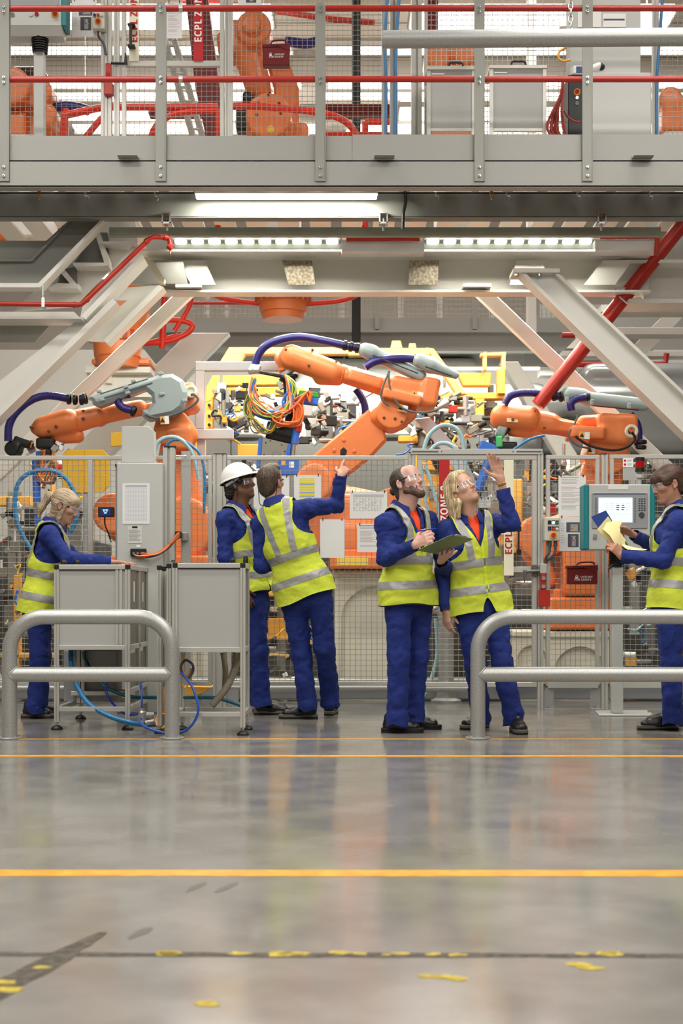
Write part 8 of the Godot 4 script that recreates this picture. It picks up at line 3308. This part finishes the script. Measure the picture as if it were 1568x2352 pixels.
func upstairs() -> void:
	var floor_y := 4.45
	for p in [[249, 16, "upper fence post left of the cream sign strip"], [268, 13, "upper fence post right beside the red lock switch on the walkway"], [522, 12, "upper fence post left of the red lockout box"], [884, 9, "upper slotted post with blue hoses, left of the thick one"], [904, 18, "thick upper slotted post between the mesh and the grey benches"], [956, 24, "thickest upper slotted post beside the left grey bench"], [1502, 10, "upper post at the right edge beside the tall grey cabinet"]]:
		up_post(p[0], p[1], p[2])
	var n := 0
	for s in [[-60, 236, "upper mesh panel behind the upper console"], [531, 880, "upper mesh panel before the orange robot with the lockout box"], [978, 1318, "upper mesh panel of bright wire behind the grey benches"], [1508, 1640, "upper mesh panel at the right edge"]]:
		var o := thing("upper_mesh_fence", s[2], "fence panel", W((s[0] + s[1]) / 2.0, 330, UD))
		for x in [s[0], s[1]]:
			var m := MB.new()
			var a := W(x - 4, 0, UD)
			var b := W(x + 4, 0, UD)
			m.bx(Vector3(a.x, floor_y + 0.05, -UD - 0.02), Vector3(b.x, 6.5, -UD + 0.02), 0.003)
			obj("stile", m, al, o)
		for y in [floor_y + 0.05, 6.46]:
			var m := MB.new()
			m.bx(Vector3(W(s[0], 0, UD).x, y, -UD - 0.02), Vector3(W(s[1], 0, UD).x, y + 0.04, -UD + 0.02), 0.003)
			obj("rail", m, al, o)
		var w := MB.new()
		weave(w, W(s[0], 0, UD).x, floor_y + 0.09, W(s[1], 0, UD).x, 6.46, -UD, 0.044, 0.0021 if n != 2 else 0.003)
		obj("wire_mesh", w, wire if n != 2 else al, o).set_meta("kind", "stuff")
		n += 1
	var g := thing("upper_gate", "upper mesh gate with a cream and a red sign strip", "gate", W(395, 330, UD))
	for e in [[280, 290], [505, 515]]:
		var m := MB.new()
		m.bx(Vector3(W(e[0], 0, UD).x, floor_y + 0.05, -UD - 0.02), Vector3(W(e[1], 0, UD).x, 6.5, -UD + 0.02), 0.003)
		obj("stile", m, al, g)
	var m2 := MB.new()
	rect(m2, 290, 139, 505, 152, UD - 0.02, 0.04, 0.003)
	obj("middle_rail", m2, al, g)
	var wm := MB.new()
	weave(wm, W(285, 0, UD).x, floor_y + 0.09, W(510, 0, UD).x, 6.46, -UD, 0.044)
	obj("wire_mesh", wm, wire, g).set_meta("kind", "stuff")
	for e in [[296, 319, mat("sign_cream", Color.WHITE), mat("sign_red", Color.RED), "cream strip with red letters"], [444, 466, mat("sign_red", Color.RED), white, "red strip with white letters"]]:
		m2 = MB.new()
		rect(m2, e[0], -120, e[1], 140, UD - 0.03, 0.004)
		var st := obj("sign_strip", m2, e[2], g, e[4])
		letters("ECPL ZONE 8", 0.086, e[3], st, W((e[0] + e[1]) / 2.0, 28, UD - 0.033), PI / 2)
	m2 = MB.new()
	m2.bx(W(297, 110, UD - 0.09), W(303, 55, UD - 0.105), 0.004)
	for y in [58.0, 107.0]:
		m2.bx(W(295, y + 6, UD - 0.03), W(309, y - 6, UD - 0.1), 0.006)
	obj("pull_handle", m2, black, g)
	m2 = MB.new()
	m2.prism(pts([285, 148, 293, 148, 292, 135, 289, 122, 287, 122], UD - 0.07), Transform3D(Basis(), Vector3(0, 0, -UD + 0.07)), -0.012, 0.012, 0.003)
	m2.cyl(W(255, 145, UD - 0.06), W(292, 146, UD - 0.06), 0.012, 8)
	obj("latch", m2, black, g)
	var k := thing("upper_lock_switch", "red lock switch on the upper fence post", "switch", W(248, 216, UD - 0.08))
	m2 = MB.new()
	rect(m2, 238, 188, 258, 216, UD - 0.09, 0.07, 0.005)
	obj("switch_box", m2, redpaint, k)
	m2 = MB.new()
	rect(m2, 242, 144, 254, 188, UD - 0.08, 0.06, 0.004)
	obj("lock_body", m2, redpaint, k)
	var lb := thing("upper_lockout_box", "dark red lockout box with white lettering on the upper mesh", "box", W(633, 150, UD - 0.1))
	lockout(lb, 602, 99, 666, 150, UD - 0.03)
	sheet(165, 0, 222, 84, "photos", "sheet with two pictures on the upper mesh beside the upper console", UD - 0.03)
	sheet(382, 4, 418, 88, "letter", "sheet of text on the upper gate between the sign strips", UD - 0.03)
	sheet(546, -60, 600, 18, "photos", "sheet with pictures high on the upper mesh above the orange robot", UD - 0.03)
	var bb := thing("upper_button_box", "grey push-button box with a yellow and red stop button on the upper fence", "control box", W(226, 70, UD - 0.1))
	m2 = MB.new()
	rect(m2, 211, 10, 240, 66, UD - 0.11, 0.08, 0.006)
	obj("housing", m2, mat("box_grey", Color.GRAY), bb)
	for i in 3:
		m2 = MB.new()
		m2.cyl(W(217 + i * 8, 34, UD - 0.11), W(217 + i * 8, 34, UD - 0.125), 0.012, 12)
		obj("push_button", m2, mat("button_%d" % [3, 4, 5][i], Color.BLUE), bb)
	m2 = MB.new()
	m2.cyl(W(225, 49, UD - 0.11), W(225, 49, UD - 0.118), 0.030, 16)
	obj("stop_ring", m2, yellow, bb)
	m2 = MB.new()
	m2.cyl(W(225, 48, UD - 0.118), W(225, 48, UD - 0.14), 0.018, 14)
	obj("stop_button", m2, redpaint, bb)
	hose(bb, "conduit", mat("conduit_grey", Color.GRAY), UD - 0.05, 0.010, [225, 66, 227, 85, 238, 100, 243, 125])
	# the upper console
	var d := 11.5
	var c := thing("upper_console", "upper operator console with teal edges at the top left, on a black bellows and post", "console", W(88, 320, d))
	m2 = MB.new()
	rect(m2, 14, -90, 142, 60, d, 0.2, 0.008)
	m2.prism(PackedVector2Array([Vector2(0, 0), Vector2(0.2, 0), Vector2(0.17, -0.07), Vector2(0.03, -0.07)]), Transform3D(Basis(Vector3.FORWARD, Vector3.UP, Vector3.RIGHT), W(14, 60, d)), 0.0, W(142, 0, d).x - W(14, 0, d).x)
	obj("housing", m2, mat("console_grey", Color.GRAY), c)
	for x in [[3, 15], [140, 151]]:
		m2 = MB.new()
		rect(m2, x[0], -92, x[1], 60, d - 0.008, 0.2, 0.012)
		obj("edge_trim", m2, teal, c)
	m2 = MB.new()
	rect(m2, 20, -80, 135, 14, d - 0.01, 0.02, 0.004)
	obj("bezel", m2, mat("bezel_grey", Color.GRAY), c)
	for e in [[29, 33, 0.017, chrome], [71, 32, 0.017, white], [84, 32, 0.017, redpaint], [126, 32, 0.030, yellow], [126, 31, 0.019, redpaint]]:
		m2 = MB.new()
		m2.cyl(W(e[0], e[1], d), W(e[0], e[1], d - (0.03 if e[2] == 0.019 else 0.012)), e[2], 14)
		obj("knob", m2, e[3], c)
	m2 = MB.new()
	var prof := PackedVector2Array()
	for i in 9:
		var y0 := W(0, 112 - i * 5.2, d).y
		prof.append_array([Vector2(0.054 + i * 0.0015, y0), Vector2(0.064 + i * 0.0015, y0 + 0.004), Vector2(0.064 + i * 0.0015, y0 + 0.012), Vector2(0.054 + i * 0.0015, y0 + 0.018)])
	m2.lathe(prof, Transform3D(Basis(), Vector3(W(86, 0, d).x, 0, -d - 0.1)), 20)
	obj("bellows", m2, black, c)
	m2 = MB.new()
	m2.bx(Vector3(W(73, 0, d).x, floor_y, -d - 0.14), Vector3(W(97, 0, d).x, W(0, 108, d).y, -d - 0.06), 0.006)
	obj("post", m2, mat("console_grey", Color.GRAY), c)
	# grey benches and the tall cabinet on the walkway
	for e in [[980, 1092, 153, "grey panelled bench on the walkway, left one of two, with a black handle"], [1124, 1255, 150, "grey panelled bench on the walkway, right one of two, beside the red cables"]]:
		var o := thing("upper_bench", e[3], "workbench", W((e[0] + e[1]) / 2.0, 310, 11.5))
		d = 11.5
		for x in [[e[0], e[0] + 9], [e[1] - 9, e[1]]]:
			m2 = MB.new()
			m2.bx(Vector3(W(x[0], 0, d).x, floor_y, -d - 0.03), W(x[1], e[2] + 8, d), 0.002)
			obj("leg", m2, al, o)
		m2 = MB.new()
		m2.bx(W(e[0] - 1, e[2] + 8, d) + Vector3(0, 0, -0.35), W(e[1] + 1, e[2], d) + Vector3(0, 0, 0.012), 0.003)
		obj("bench_top", m2, al, o)
		m2 = MB.new()
		rect(m2, e[0] + 9, e[2] + 12, e[1] - 9, 294, d + 0.01, 0.01)
		obj("front_panel", m2, panel, o)
		m2 = MB.new()
		rect(m2, e[0] + 9, 294, e[1] - 9, 301, d, 0.03, 0.002)
		obj("cross_rail", m2, al, o)
		m2 = MB.new()
		rect(m2, e[0] + 11, e[2] + 15, e[0] + 40, e[2] + 18, d + 0.005, 0.004)
		obj("label_strip", m2, white, o)
		m2 = MB.new()
		var hx: float = e[0] + 50
		m2.tube(PackedVector3Array([W(hx, e[2], d + 0.1), W(hx + 1, e[2] - 7, d + 0.1), W(hx + 5, e[2] - 9, d + 0.1), W(hx + 28, e[2] - 9, d + 0.1), W(hx + 32, e[2] - 7, d + 0.1), W(hx + 33, e[2], d + 0.1)]), 0.009, 8)
		obj("handle", m2, black, o)
	d = 11.6
	var t := thing("upper_cabinet", "tall grey control cabinet with a ledge at the top right of the walkway", "cabinet", W(1405, 310, d))
	m2 = MB.new()
	m2.bx(Vector3(W(1312, 0, d).x, floor_y, -d - 0.3), Vector3(W(1478, 0, d).x, 6.4, -d - 0.12), 0.006)
	obj("upper_body", m2, mat("cabinet_grey", Color.GRAY), t)
	m2 = MB.new()
	m2.bx(Vector3(W(1336, 0, d).x, floor_y, -d - 0.3), W(1496, 166, d), 0.008)
	obj("lower_body", m2, mat("cabinet_grey", Color.GRAY), t)
	m2 = MB.new()
	m2.bx(Vector3(W(1304, 0, d).x, floor_y, -d - 0.3), W(1337, 172, d) + Vector3(0, 0, 0.005), 0.006)
	var cs := obj("control_strip", m2, black, t)
	for e in [[1325, 211, 0.028, yellow], [1325, 210, 0.018, redpaint], [1325, 224, 0.012, glow("lit_button", Color.WHITE, 1.2)], [1325, 237, 0.016, chrome]]:
		m2 = MB.new()
		m2.cyl(W(e[0], e[1], d - 0.005), W(e[0], e[1], d - (0.03 if e[2] == 0.018 else 0.016)), e[2], 14)
		obj("knob", m2, e[3], cs)
	for e in [[1384, 31, 1437, 62], [1326, 22, 1380, 62]]:
		m2 = MB.new()
		rect(m2, e[0], e[1], e[2], e[3], d + 0.115, 0.004)
		obj("pasted_sheet", m2, paper, t)
	m2 = MB.new()
	rect(m2, 1386, 43, 1434, 46, d + 0.112, 0.003)
	obj("blue_rule", m2, mat("bezel_blue", Color.BLUE), t)
	m2 = MB.new()
	rect(m2, 1315, 150, 1340, 170, d - 0.02, 0.06, 0.01)
	obj("meter", m2, white, t)
	m2 = MB.new()
	rect(m2, 1323, 152, 1338, 167, d - 0.024, 0.01, 0.002)
	obj("meter_display", m2, mat("bezel_blue", Color.BLUE), t)
	var sc := thing("scanner", "white hand scanner with a black nose lying on the ledge of the tall grey cabinet", "scanner", W(1370, 166, d))
	cast(sc, "body", white, d + 0.06, [["cap", 1362, 157, 1374, 152, 8, 9, 0, 1.0]], 0.01)
	cast(sc, "nose", black, d + 0.06, [["cap", 1378, 152, 1381, 154, 8, 8, 0.0, 1.0]], 0.01)
	var rc := thing("red_cable_bundle", "bundle of thin red cables hanging between the upper bench and the black strip", "cables", W(1285, 310, 11.45))
	var rng := RandomNumberGenerator.new()
	rng.seed = 9
	for i in 16:
		var x := 1255 + rng.randf() * 44
		hose(rc, "cable", mat("cable_rust", Color(0.62, 0.22, 0.17), 0.45), 11.45 - rng.randf() * 0.06, 0.007, [1290 + rng.randf() * 4, 190, 1286 + rng.randf() * 8, 215, (x + 1285) / 2, 250, x, 285 + rng.randf() * 10, x + 4, 305, x + 12, 316], 0, false, 5)
	hose(rc, "cable", mat("cable_rust", Color.RED), 11.42, 0.009, [1296, 255, 1305, 270, 1320, 279, 1332, 280], 0)
	for e in [[891, -20, 886, 330, "blue air hose running down the slotted upper post, the nearer one"], [918, -20, 908, 330, "blue air hose running down the thick upper post"], [1522, -20, 1508, 330, "pale blue air hose beside the tall grey cabinet"]]:
		m2 = MB.new()
		m2.tube(curve([W(e[0], e[1], 11.85), W(e[0] - 8, 90, 11.85), W(e[2], 180, 11.85), W(e[2], e[3], 11.85)], 6), 0.014, 8)
		solo("air_hose", m2, mat("air_hose_pale", Color(0.28, 0.48, 0.66), 0.4), e[4], "hose")
	hose(self, "yellow_cable", yellow, 11.5, 0.010, [1300, 110, 1285, 118, 1282, 132, 1292, 140, 1310, 138]).set_meta("label", "yellow cable loop beside the tall grey cabinet upstairs")
	get_child(-1).set_meta("category", "cable")
	# hanging galvanised tube with its chain
	d = 8.6
	var pt := thing("hanging_tube", "thick galvanised tube hanging from a chain across the upper right", "tube", W(1220, 108, d))
	m2 = MB.new()
	m2.cyl(W(878, 91, d), W(1660, 84, d - 0.06), 0.054, 24)
	obj("tube", m2, galv, pt)
	var y := 74.0
	var i := 0
	while y > -60:
		var q := W(1310, y, d)
		var ring := PackedVector3Array()
		for s in 13:
			var a := TAU * s / 12
			ring.append(q + (Vector3(sin(a) * 0.013, cos(a) * 0.026, 0) if i % 2 == 0 else Vector3(0, cos(a) * 0.026, sin(a) * 0.013)))
		m2 = MB.new()
		m2.tube(ring, 0.0045, 6, false)
		obj("chain_link", m2, chrome, pt)
		y -= 15
		i += 1
	m2 = MB.new()
	var top := W(1310, -60, d)
	m2.cyl(top, Vector3(top.x, 11.98, top.z), 0.008, 6)
	obj("hanger_rod", m2, chrome, pt)
	m2 = MB.new()
	rect(m2, 1286, 40, 1302, 62, d + 0.02, 0.06, 0.006)
	obj("hoist_box", m2, white, pt)
	# the robots up there
	d = 14.0
	var r := thing("upper_robot", "orange robot arm on the upper floor behind the lockout box", "robot", Vector3(W(640, 0, d).x, floor_y, -d))
	cast(r, "elbow", orange, d, [["drum", 585, 80, 40, 0.2, 0], ["drum", 580, 78, 22, 0.04, 0.22], ["box", 552, 90, 26, 40, 0.2, 0, 0.05, -0.1], ["cap", 570, 120, 590, 190, 36, 30, -0.05, 1.0], ["cap", 505, 75, 510, 110, 10, 12, -0.1, 1.0], ["cap", 590, 185, 600, 205, 28, 22, -0.05, 1.0]], 0.02)
	m2 = MB.new()
	slab(m2, [612, 145, 665, 145, 686, 200, 686, 330, 628, 330, 628, 200], d + 0.05, 0.3, 0.03)
	obj("lower_arm", m2, orange, r)
	cast(r, "base_drum", orange, d, [["drum", 622, 305, 50, 0.22, 0.3], ["box", 640, 345, 70, 40, 0.35, 0, 0.05, 0.0]], 0.022)
	m2 = MB.new()
	m2.cyl(W(622, 297, d - 0.5), W(622, 297, d - 0.54), 0.035, 18)
	obj("hub", m2, mat("label_yellow", Color.YELLOW), r)
	bolts(r, [622, 262, 0.52, 600, 280, 0.52, 646, 280, 0.52, 597, 305, 0.52, 650, 302, 0.52], d, 0.016, mat("bolt_dark", Color.BROWN))
	hose(r, "dress_hose", purple, d, 0.05, [655, 95, 680, 98, 705, 100, 740, 92], 0.0)
	cast(r, "arm_tool", black, d, [["box", 590, 222, 34, 14, 0.1, 0, 0.02, -0.1], ["box", 558, 275, 16, 30, 0.1, 0, 0.02, 0.0]], 0.022)
	m2 = MB.new()
	m2.bx(Vector3(W(600, 0, d).x, floor_y, -d - 0.3), Vector3(W(690, 0, d).x, W(0, 350, d).y, -d + 0.3), 0.02)
	obj("plinth", m2, steel, r)
	r = thing("upper_robot", "orange robot arm with a dark dome on the upper floor behind the upper console", "robot", Vector3(W(70, 0, d).x, floor_y, -d))
	cast(r, "elbow", orange, d, [["drum", 42, 222, 42, 0.22, 0.1], ["drum", 92, 225, 36, 0.2, 0.0], ["drum", 118, 285, 26, 0.2, 0.1], ["cap", 60, 260, 100, 330, 44, 40, -0.1, 1.0], ["box", 30, 300, 40, 30, 0.2, 0, 0.05, 0.0]], 0.022)
	cast(r, "dome", mat("dome_dark", Color(0.22, 0.17, 0.15), 0.25), d, [["cap", 30, 178, 75, 178, 42, 42, -0.2, 0.7]], 0.022)
	m2 = MB.new()
	m2.bx(Vector3(W(30, 0, d).x, floor_y, -d - 0.3), Vector3(W(120, 0, d).x, W(0, 330, d).y, -d + 0.3), 0.02)
	obj("plinth", m2, steel, r)
	hose(r, "dress_hose", purple, d, 0.05, [122, 248, 150, 244, 180, 247, 205, 255], 0.0)
	r = thing("upper_robot", "orange robot humps with a pale cap behind the left upper bench", "robot", Vector3(W(1035, 0, d).x, floor_y, -d))
	cast(r, "shoulder", orange, d, [["drum", 1002, 142, 30, 0.2, 0], ["drum", 1062, 140, 30, 0.2, 0.05], ["box", 1035, 180, 58, 40, 0.2, 0, 0.05, -0.1], ["box", 1035, 270, 50, 70, 0.2, 0, 0.05, -0.1]], 0.022)
	cast(r, "cap", cover_grey, d, [["cap", 1015, 80, 1058, 80, 22, 22, -0.2, 1.0], ["cap", 1035, 80, 1035, 140, 16, 20, -0.2, 1.0]], 0.022)
	m2 = MB.new()
	m2.bx(Vector3(W(1000, 0, d).x, floor_y, -d - 0.3), Vector3(W(1080, 0, d).x, W(0, 330, d).y, -d + 0.2), 0.02)
	obj("plinth", m2, steel, r)
	r = thing("upper_robot", "orange robot body at the far right of the upper floor", "robot", Vector3(W(1540, 0, d).x, floor_y, -d))
	cast(r, "body", orange, d, [["drum", 1530, 240, 26, 0.2, 0], ["box", 1545, 275, 34, 40, 0.2, 0, 0.04, 0]], 0.022)
	m2 = MB.new()
	m2.bx(Vector3(W(1515, 0, d).x, floor_y, -d - 0.3), Vector3(W(1585, 0, d).x, W(0, 315, d).y, -d + 0.2), 0.02)
	obj("plinth", m2, steel, r)
	# guard rails round them, red uprights and a ladder
	var gr := thing("red_barrier", "bright red tubular guard rail curving round the upper robots", "guard rail", W(480, 320, 13.2))
	var bright := mat("guard_red", Color(0.90, 0.20, 0.11), 0.35)
	for e in [[[146, 330, 148, 270, 152, 265, 230, 248, 275, 246, 500, 246], 0.035], [[505, 246, 580, 244, 660, 250, 730, 258, 775, 270, 805, 290, 820, 320, 824, 345], 0.033], [[185, 330, 230, 275, 244, 268], 0.03], [[345, 330, 352, 300, 375, 275, 420, 258, 500, 254], 0.03], [[838, 280, 900, 280], 0.03], [[838, 345, 838, 280], 0.025], [[730, 311, 900, 311], 0.03]]:
		hose(gr, "rail", bright, 13.2, e[1], e[0], 0.0, false, 6)
	for x in [150.0, 500.0, 838.0]:
		m2 = MB.new()
		m2.cyl(Vector3(W(x, 0, 13.2).x, floor_y - 0.05, -13.2), W(x, 250 if x < 800 else 281, 13.2), 0.03, 10)
		obj("rail_post", m2, bright, gr)
	var cl := thing("red_column", "dark red slanted steel column behind the red sign strip", "column", Vector3(W(500, 0, 15).x, floor_y, -15))
	m2 = MB.new()
	slab(m2, [330, -700, 378, -700, 466, -80, 508, 230, 520, 400, 490, 400, 448, 200, 418, -80], 15.0, 0.3, 0.01)
	obj("column", m2, mat("column_red", Color(0.48, 0.08, 0.07), 0.45), cl)
	m2 = MB.new()
	slab(m2, [980, -900, 1006, -900, 1006, 400, 980, 400], 15.2, 0.3, 0.01)
	solo("red_column", m2, mat("column_red", Color.RED), "dark red upright steel column behind the left upper bench", "column")
	var la := thing("ladder", "grey ladder leaning behind the upper gate", "ladder", W(470, 320, 13.8))
	for dx in [0.0, 22.0]:
		m2 = MB.new()
		m2.bar(W(378 + dx, 90, 13.8), W(452 + dx, 345, 13.6), 0.03, 0.06, Vector3.UP, 0.004)
		obj("stringer", m2, al, la)
	for s in 8:
		m2 = MB.new()
		var a := W(378, 90, 13.8).lerp(W(452, 345, 13.6), (s + 0.5) / 8.0)
		m2.cyl(a, a + Vector3(0.095, 0, 0), 0.014, 8)
		obj("rung", m2, al, la)
	for e in [[340, 520, 250, 262, "dark red beam across behind the upper gate"], [730, 905, 238, 262, "dark red beam across behind the upper mesh"]]:
		m2 = MB.new()
		rect(m2, e[0], e[2], e[1], e[3], 17.0, 0.2, 0.01)
		solo("red_beam", m2, mat("column_red", Color.RED), e[4], "beam")
	m2 = MB.new()
	m2.tube(PackedVector3Array([W(420, 0, 22), W(560, 14, 22), W(760, 44, 22), W(860, 52, 22)]), 0.05, 8)
	solo("roof_pipe", m2, redpaint, "thin red pipe slanting below the far hall roof", "pipe")
	for x in [808.0, 1212.0]:
		m2 = MB.new()
		m2.bx(Vector3(W(x, 0, 19).x, 4.4, -19.2), Vector3(W(x + 20, 0, 19).x, 11.6, -19), 0.01)
		solo("far_column", m2, black if x < 900 else steel, "slim dark column far behind the upper mesh" if x < 900 else "slim pale column far behind the right upper mesh", "column")


func background() -> void:
	# far side: a second platform with its rail, mesh and robot bases
	var o := thing("far_platform", "grey far platform with mesh rail seen under the head beam", "platform", Vector3(0, W(0, 762, 20).y, -20))
	var m := MB.new()
	rect(m, 443, 730, 1340, 760, 20.0, 0.03)
	obj("toe_board", m, deckgrey, o)
	m = MB.new()
	rect(m, 380, 762, 1500, 806, 20.05, 0.2)
	obj("edge_beam", m, deckgrey, o)
	m = MB.new()
	rect(m, 300, 756, 1500, 763, 19.95, 3.0)
	obj("deck", m, deckgrey, o)
	for x in [866.0, 1090.0]:
		m = MB.new()
		rect(m, x - 5, 640, x + 5, 758, 19.95, 0.05)
		obj("rail_post", m, deckgrey, o)
	var wm := MB.new()
	var a := W(440, 732, 21)
	var b := W(1340, 610, 21)
	weave(wm, a.x, a.y, b.x, b.y, -21.0, 0.07, 0.004)
	obj("wire_mesh", wm, wire, o).set_meta("kind", "stuff")
	for x in [475, 520, 620, 785, 920, 1010, 1130]:
		m = MB.new()
		rect(m, x - 6, 610, x + 6, 732, 21.0, 0.08)
		obj("mesh_post", m, al, o)
	for y in [676.0, 696.0]:
		m = MB.new()
		m.cyl(W(420, y, 20.6), W(1060 if y < 680 else 640, y, 20.6), 0.028, 8)
		obj("red_rail", m, redpaint, o)
	for e in [[650, 660, 660, 735, 17.0, "orange robot base drum hanging below the head beam in the middle"], [270, 735, 275, 845, 16.0, "orange robot base drum behind the left slanting leg"]]:
		var r := thing("robot_base", e[5], "robot", W(e[0], e[3], e[4]))
		var s: float = e[4] / F
		m = MB.new()
		var h: float = (e[3] - e[1]) * s
		var R: float = 62 * s
		m.lathe(PackedVector2Array([Vector2(0, 0), Vector2(R * 0.74, 0), Vector2(R * 0.80, h * 0.2), Vector2(R * 0.86, h * 0.22), Vector2(R * 0.9, h * 0.5), Vector2(R * 1.0, h * 0.52), Vector2(R * 1.02, h * 0.72), Vector2(R * 0.95, h * 0.75), Vector2(R * 1.2, h * 1.1), Vector2(R * 1.25, h * 1.6), Vector2(0, h * 1.6)]), Transform3D(Basis(), W(e[0], e[3], e[4])), 28)
		obj("drum", m, orange, r)
		for i in 12:
			m = MB.new()
			var an := PI * i / 11
			var c := W(e[0], e[3], e[4]) + Vector3(cos(an) * R, h * 0.62, sin(an) * R)
			m.box(Transform3D(Basis(Vector3.UP, -an), c), Vector3(0.03, h * 0.2, 0.05), 0.004)
			obj("lug", m, mat("lug_orange", Color(0.70, 0.28, 0.10), 0.4), r)
	var rr := thing("ring_barrier", "red ring rails round the hanging robot base", "guard rail", W(500, 700, 17))
	for e in [[[484, 640, 490, 675, 540, 690, 640, 700, 760, 694, 815, 680, 830, 655], 0.03], [[300, 790, 380, 785, 430, 765, 440, 745, 400, 735, 330, 740], 0.035], [[380, 640, 372, 800], 0.04], [[330, 790, 372, 780, 410, 770], 0.03], [[440, 640, 436, 700, 400, 760], 0.03]]:
		hose(rr, "rail", mat("guard_red", Color.RED), 17.0, e[1], e[0], 0.0, false, 6)
	var lb := thing("base_beam", "white steel beam carrying the left robot base", "beam", W(270, 880, 16.2))
	for e in [[195, 842, 345, 856, 0.4], [200, 856, 340, 906, 0.05], [195, 906, 345, 912, 0.3], [218, 856, 222, 892, 0.2], [244, 856, 256, 880, 0.2]]:
		m = MB.new()
		rect(m, e[0], e[1], e[2], e[3], 16.2 - e[4] / 2, e[4], 0.004)
		obj("plate", m, steel, lb)
	m = MB.new()
	rect(m, 210, 822, 345, 838, 16.0, 0.5, 0.02)
	obj("robot_foot", m, orange, lb)
	for e in [[430, 764, 526, 764, -225, 1535, -329, 1535, 18.0, "broad grey slanting support leg behind the left robot"], [1150, 830, 1190, 830, 1643, 1544, 1575, 1544, 17.0, "grey slanting support leg behind the right robot"]]:
		m = MB.new()
		slab(m, [e[0], e[1], e[2], e[3], e[4], e[5], e[6], e[7]], e[8], 0.25, 0.01)
		solo("steel_strut", m, steel, e[9], "support")
	# upper left: red rail and orange robots on the side platform
	var sp := thing("side_robot", "orange robot bodies with a red rail at the far upper left, below the walkway", "robot", W(40, 553, 15))
	cast(sp, "body", orange, 15.0, [["box", 20, 535, 24, 30, 0.2, 0, 0.05, 0], ["box", 75, 530, 26, 34, 0.2, 0, 0.06, -0.2]], 0.03)
	hose(sp, "rail", mat("guard_red", Color.RED), 14.5, 0.04, [-40, 516, 60, 518, 160, 524])
	m = MB.new()
	rect(m, 104, 498, 120, 560, 14.4, 0.1)
	obj("red_post", m, mat("guard_red", Color.RED), sp)
	# bright car body shells waiting behind the cell
	for e in [[1400, 930, 1.0, 19.0, "silver car body at the far right behind the right robot"], [820, 900, 1.6, 22.0, "white car body seen between the yellow jig beams"]]:
		var cb := thing("car_body", e[4], "car body", Vector3(W(e[0], 0, e[3]).x, 0.6, -e[3]))
		var f := Field.new()
		var c := W(e[0] + 60, e[1] + 40, e[3])
		f.box(c + Vector3(0, -0.05, -0.4), Basis(), Vector3(1.6 * e[2], 0.42, 0.8), 0.16, 0.1)
		f.box(c + Vector3(0.1, 0.45, -0.4), Basis(), Vector3(0.9 * e[2], 0.35, 0.66), 0.22, 0.25)
		for x in [-0.95, 0.95]:
			f.sub(f.drum(c + Vector3(x * e[2], -0.35, -0.1), c + Vector3(x * e[2], -0.35, 0.6), 0.38, 0.02, 0.03))
		m = MB.new()
		f.mesh(0.05).into(m)
		obj("shell", m, mat("body_silver", Color(0.66, 0.67, 0.67), 0.25, 0.4) if e[2] == 1.0 else white, cb)
		m = MB.new()
		m.bx(Vector3(c.x - 1.5 * e[2], 0, c.z - 1.0), Vector3(c.x + 1.5 * e[2], c.y - 0.45, c.z + 0.2), 0.02)
		obj("carrier", m, mat("machine_dark", Color.GRAY), cb)
	# partition behind the cell, partly lit
	m = MB.new()
	m.bx(Vector3(-9, 0, -24.2), Vector3(9, 5.2, -24.0))
	struct("wall_cell", m, mat("partition_white", Color(0.84, 0.83, 0.80), 0.6))
	for k in 3:
		var x := 784 + (k - 1) * 480.0
		strip_lamp("cell_lamp", x - 200, x + 200, 634, 13.3, ["strip lamp behind the head beam, above the left robot", "strip lamp behind the head beam, above the middle robot", "strip lamp behind the head beam, above the right robot"][k], 5.0)
	strip_lamp("far_lamp", 520, 820, 846, 20.5, "strip lamp under the far platform, behind the left part of the yellow jig", 9.0)
	strip_lamp("far_lamp", 900, 1240, 846, 20.5, "strip lamp under the far platform, behind the right part of the yellow jig", 9.0)
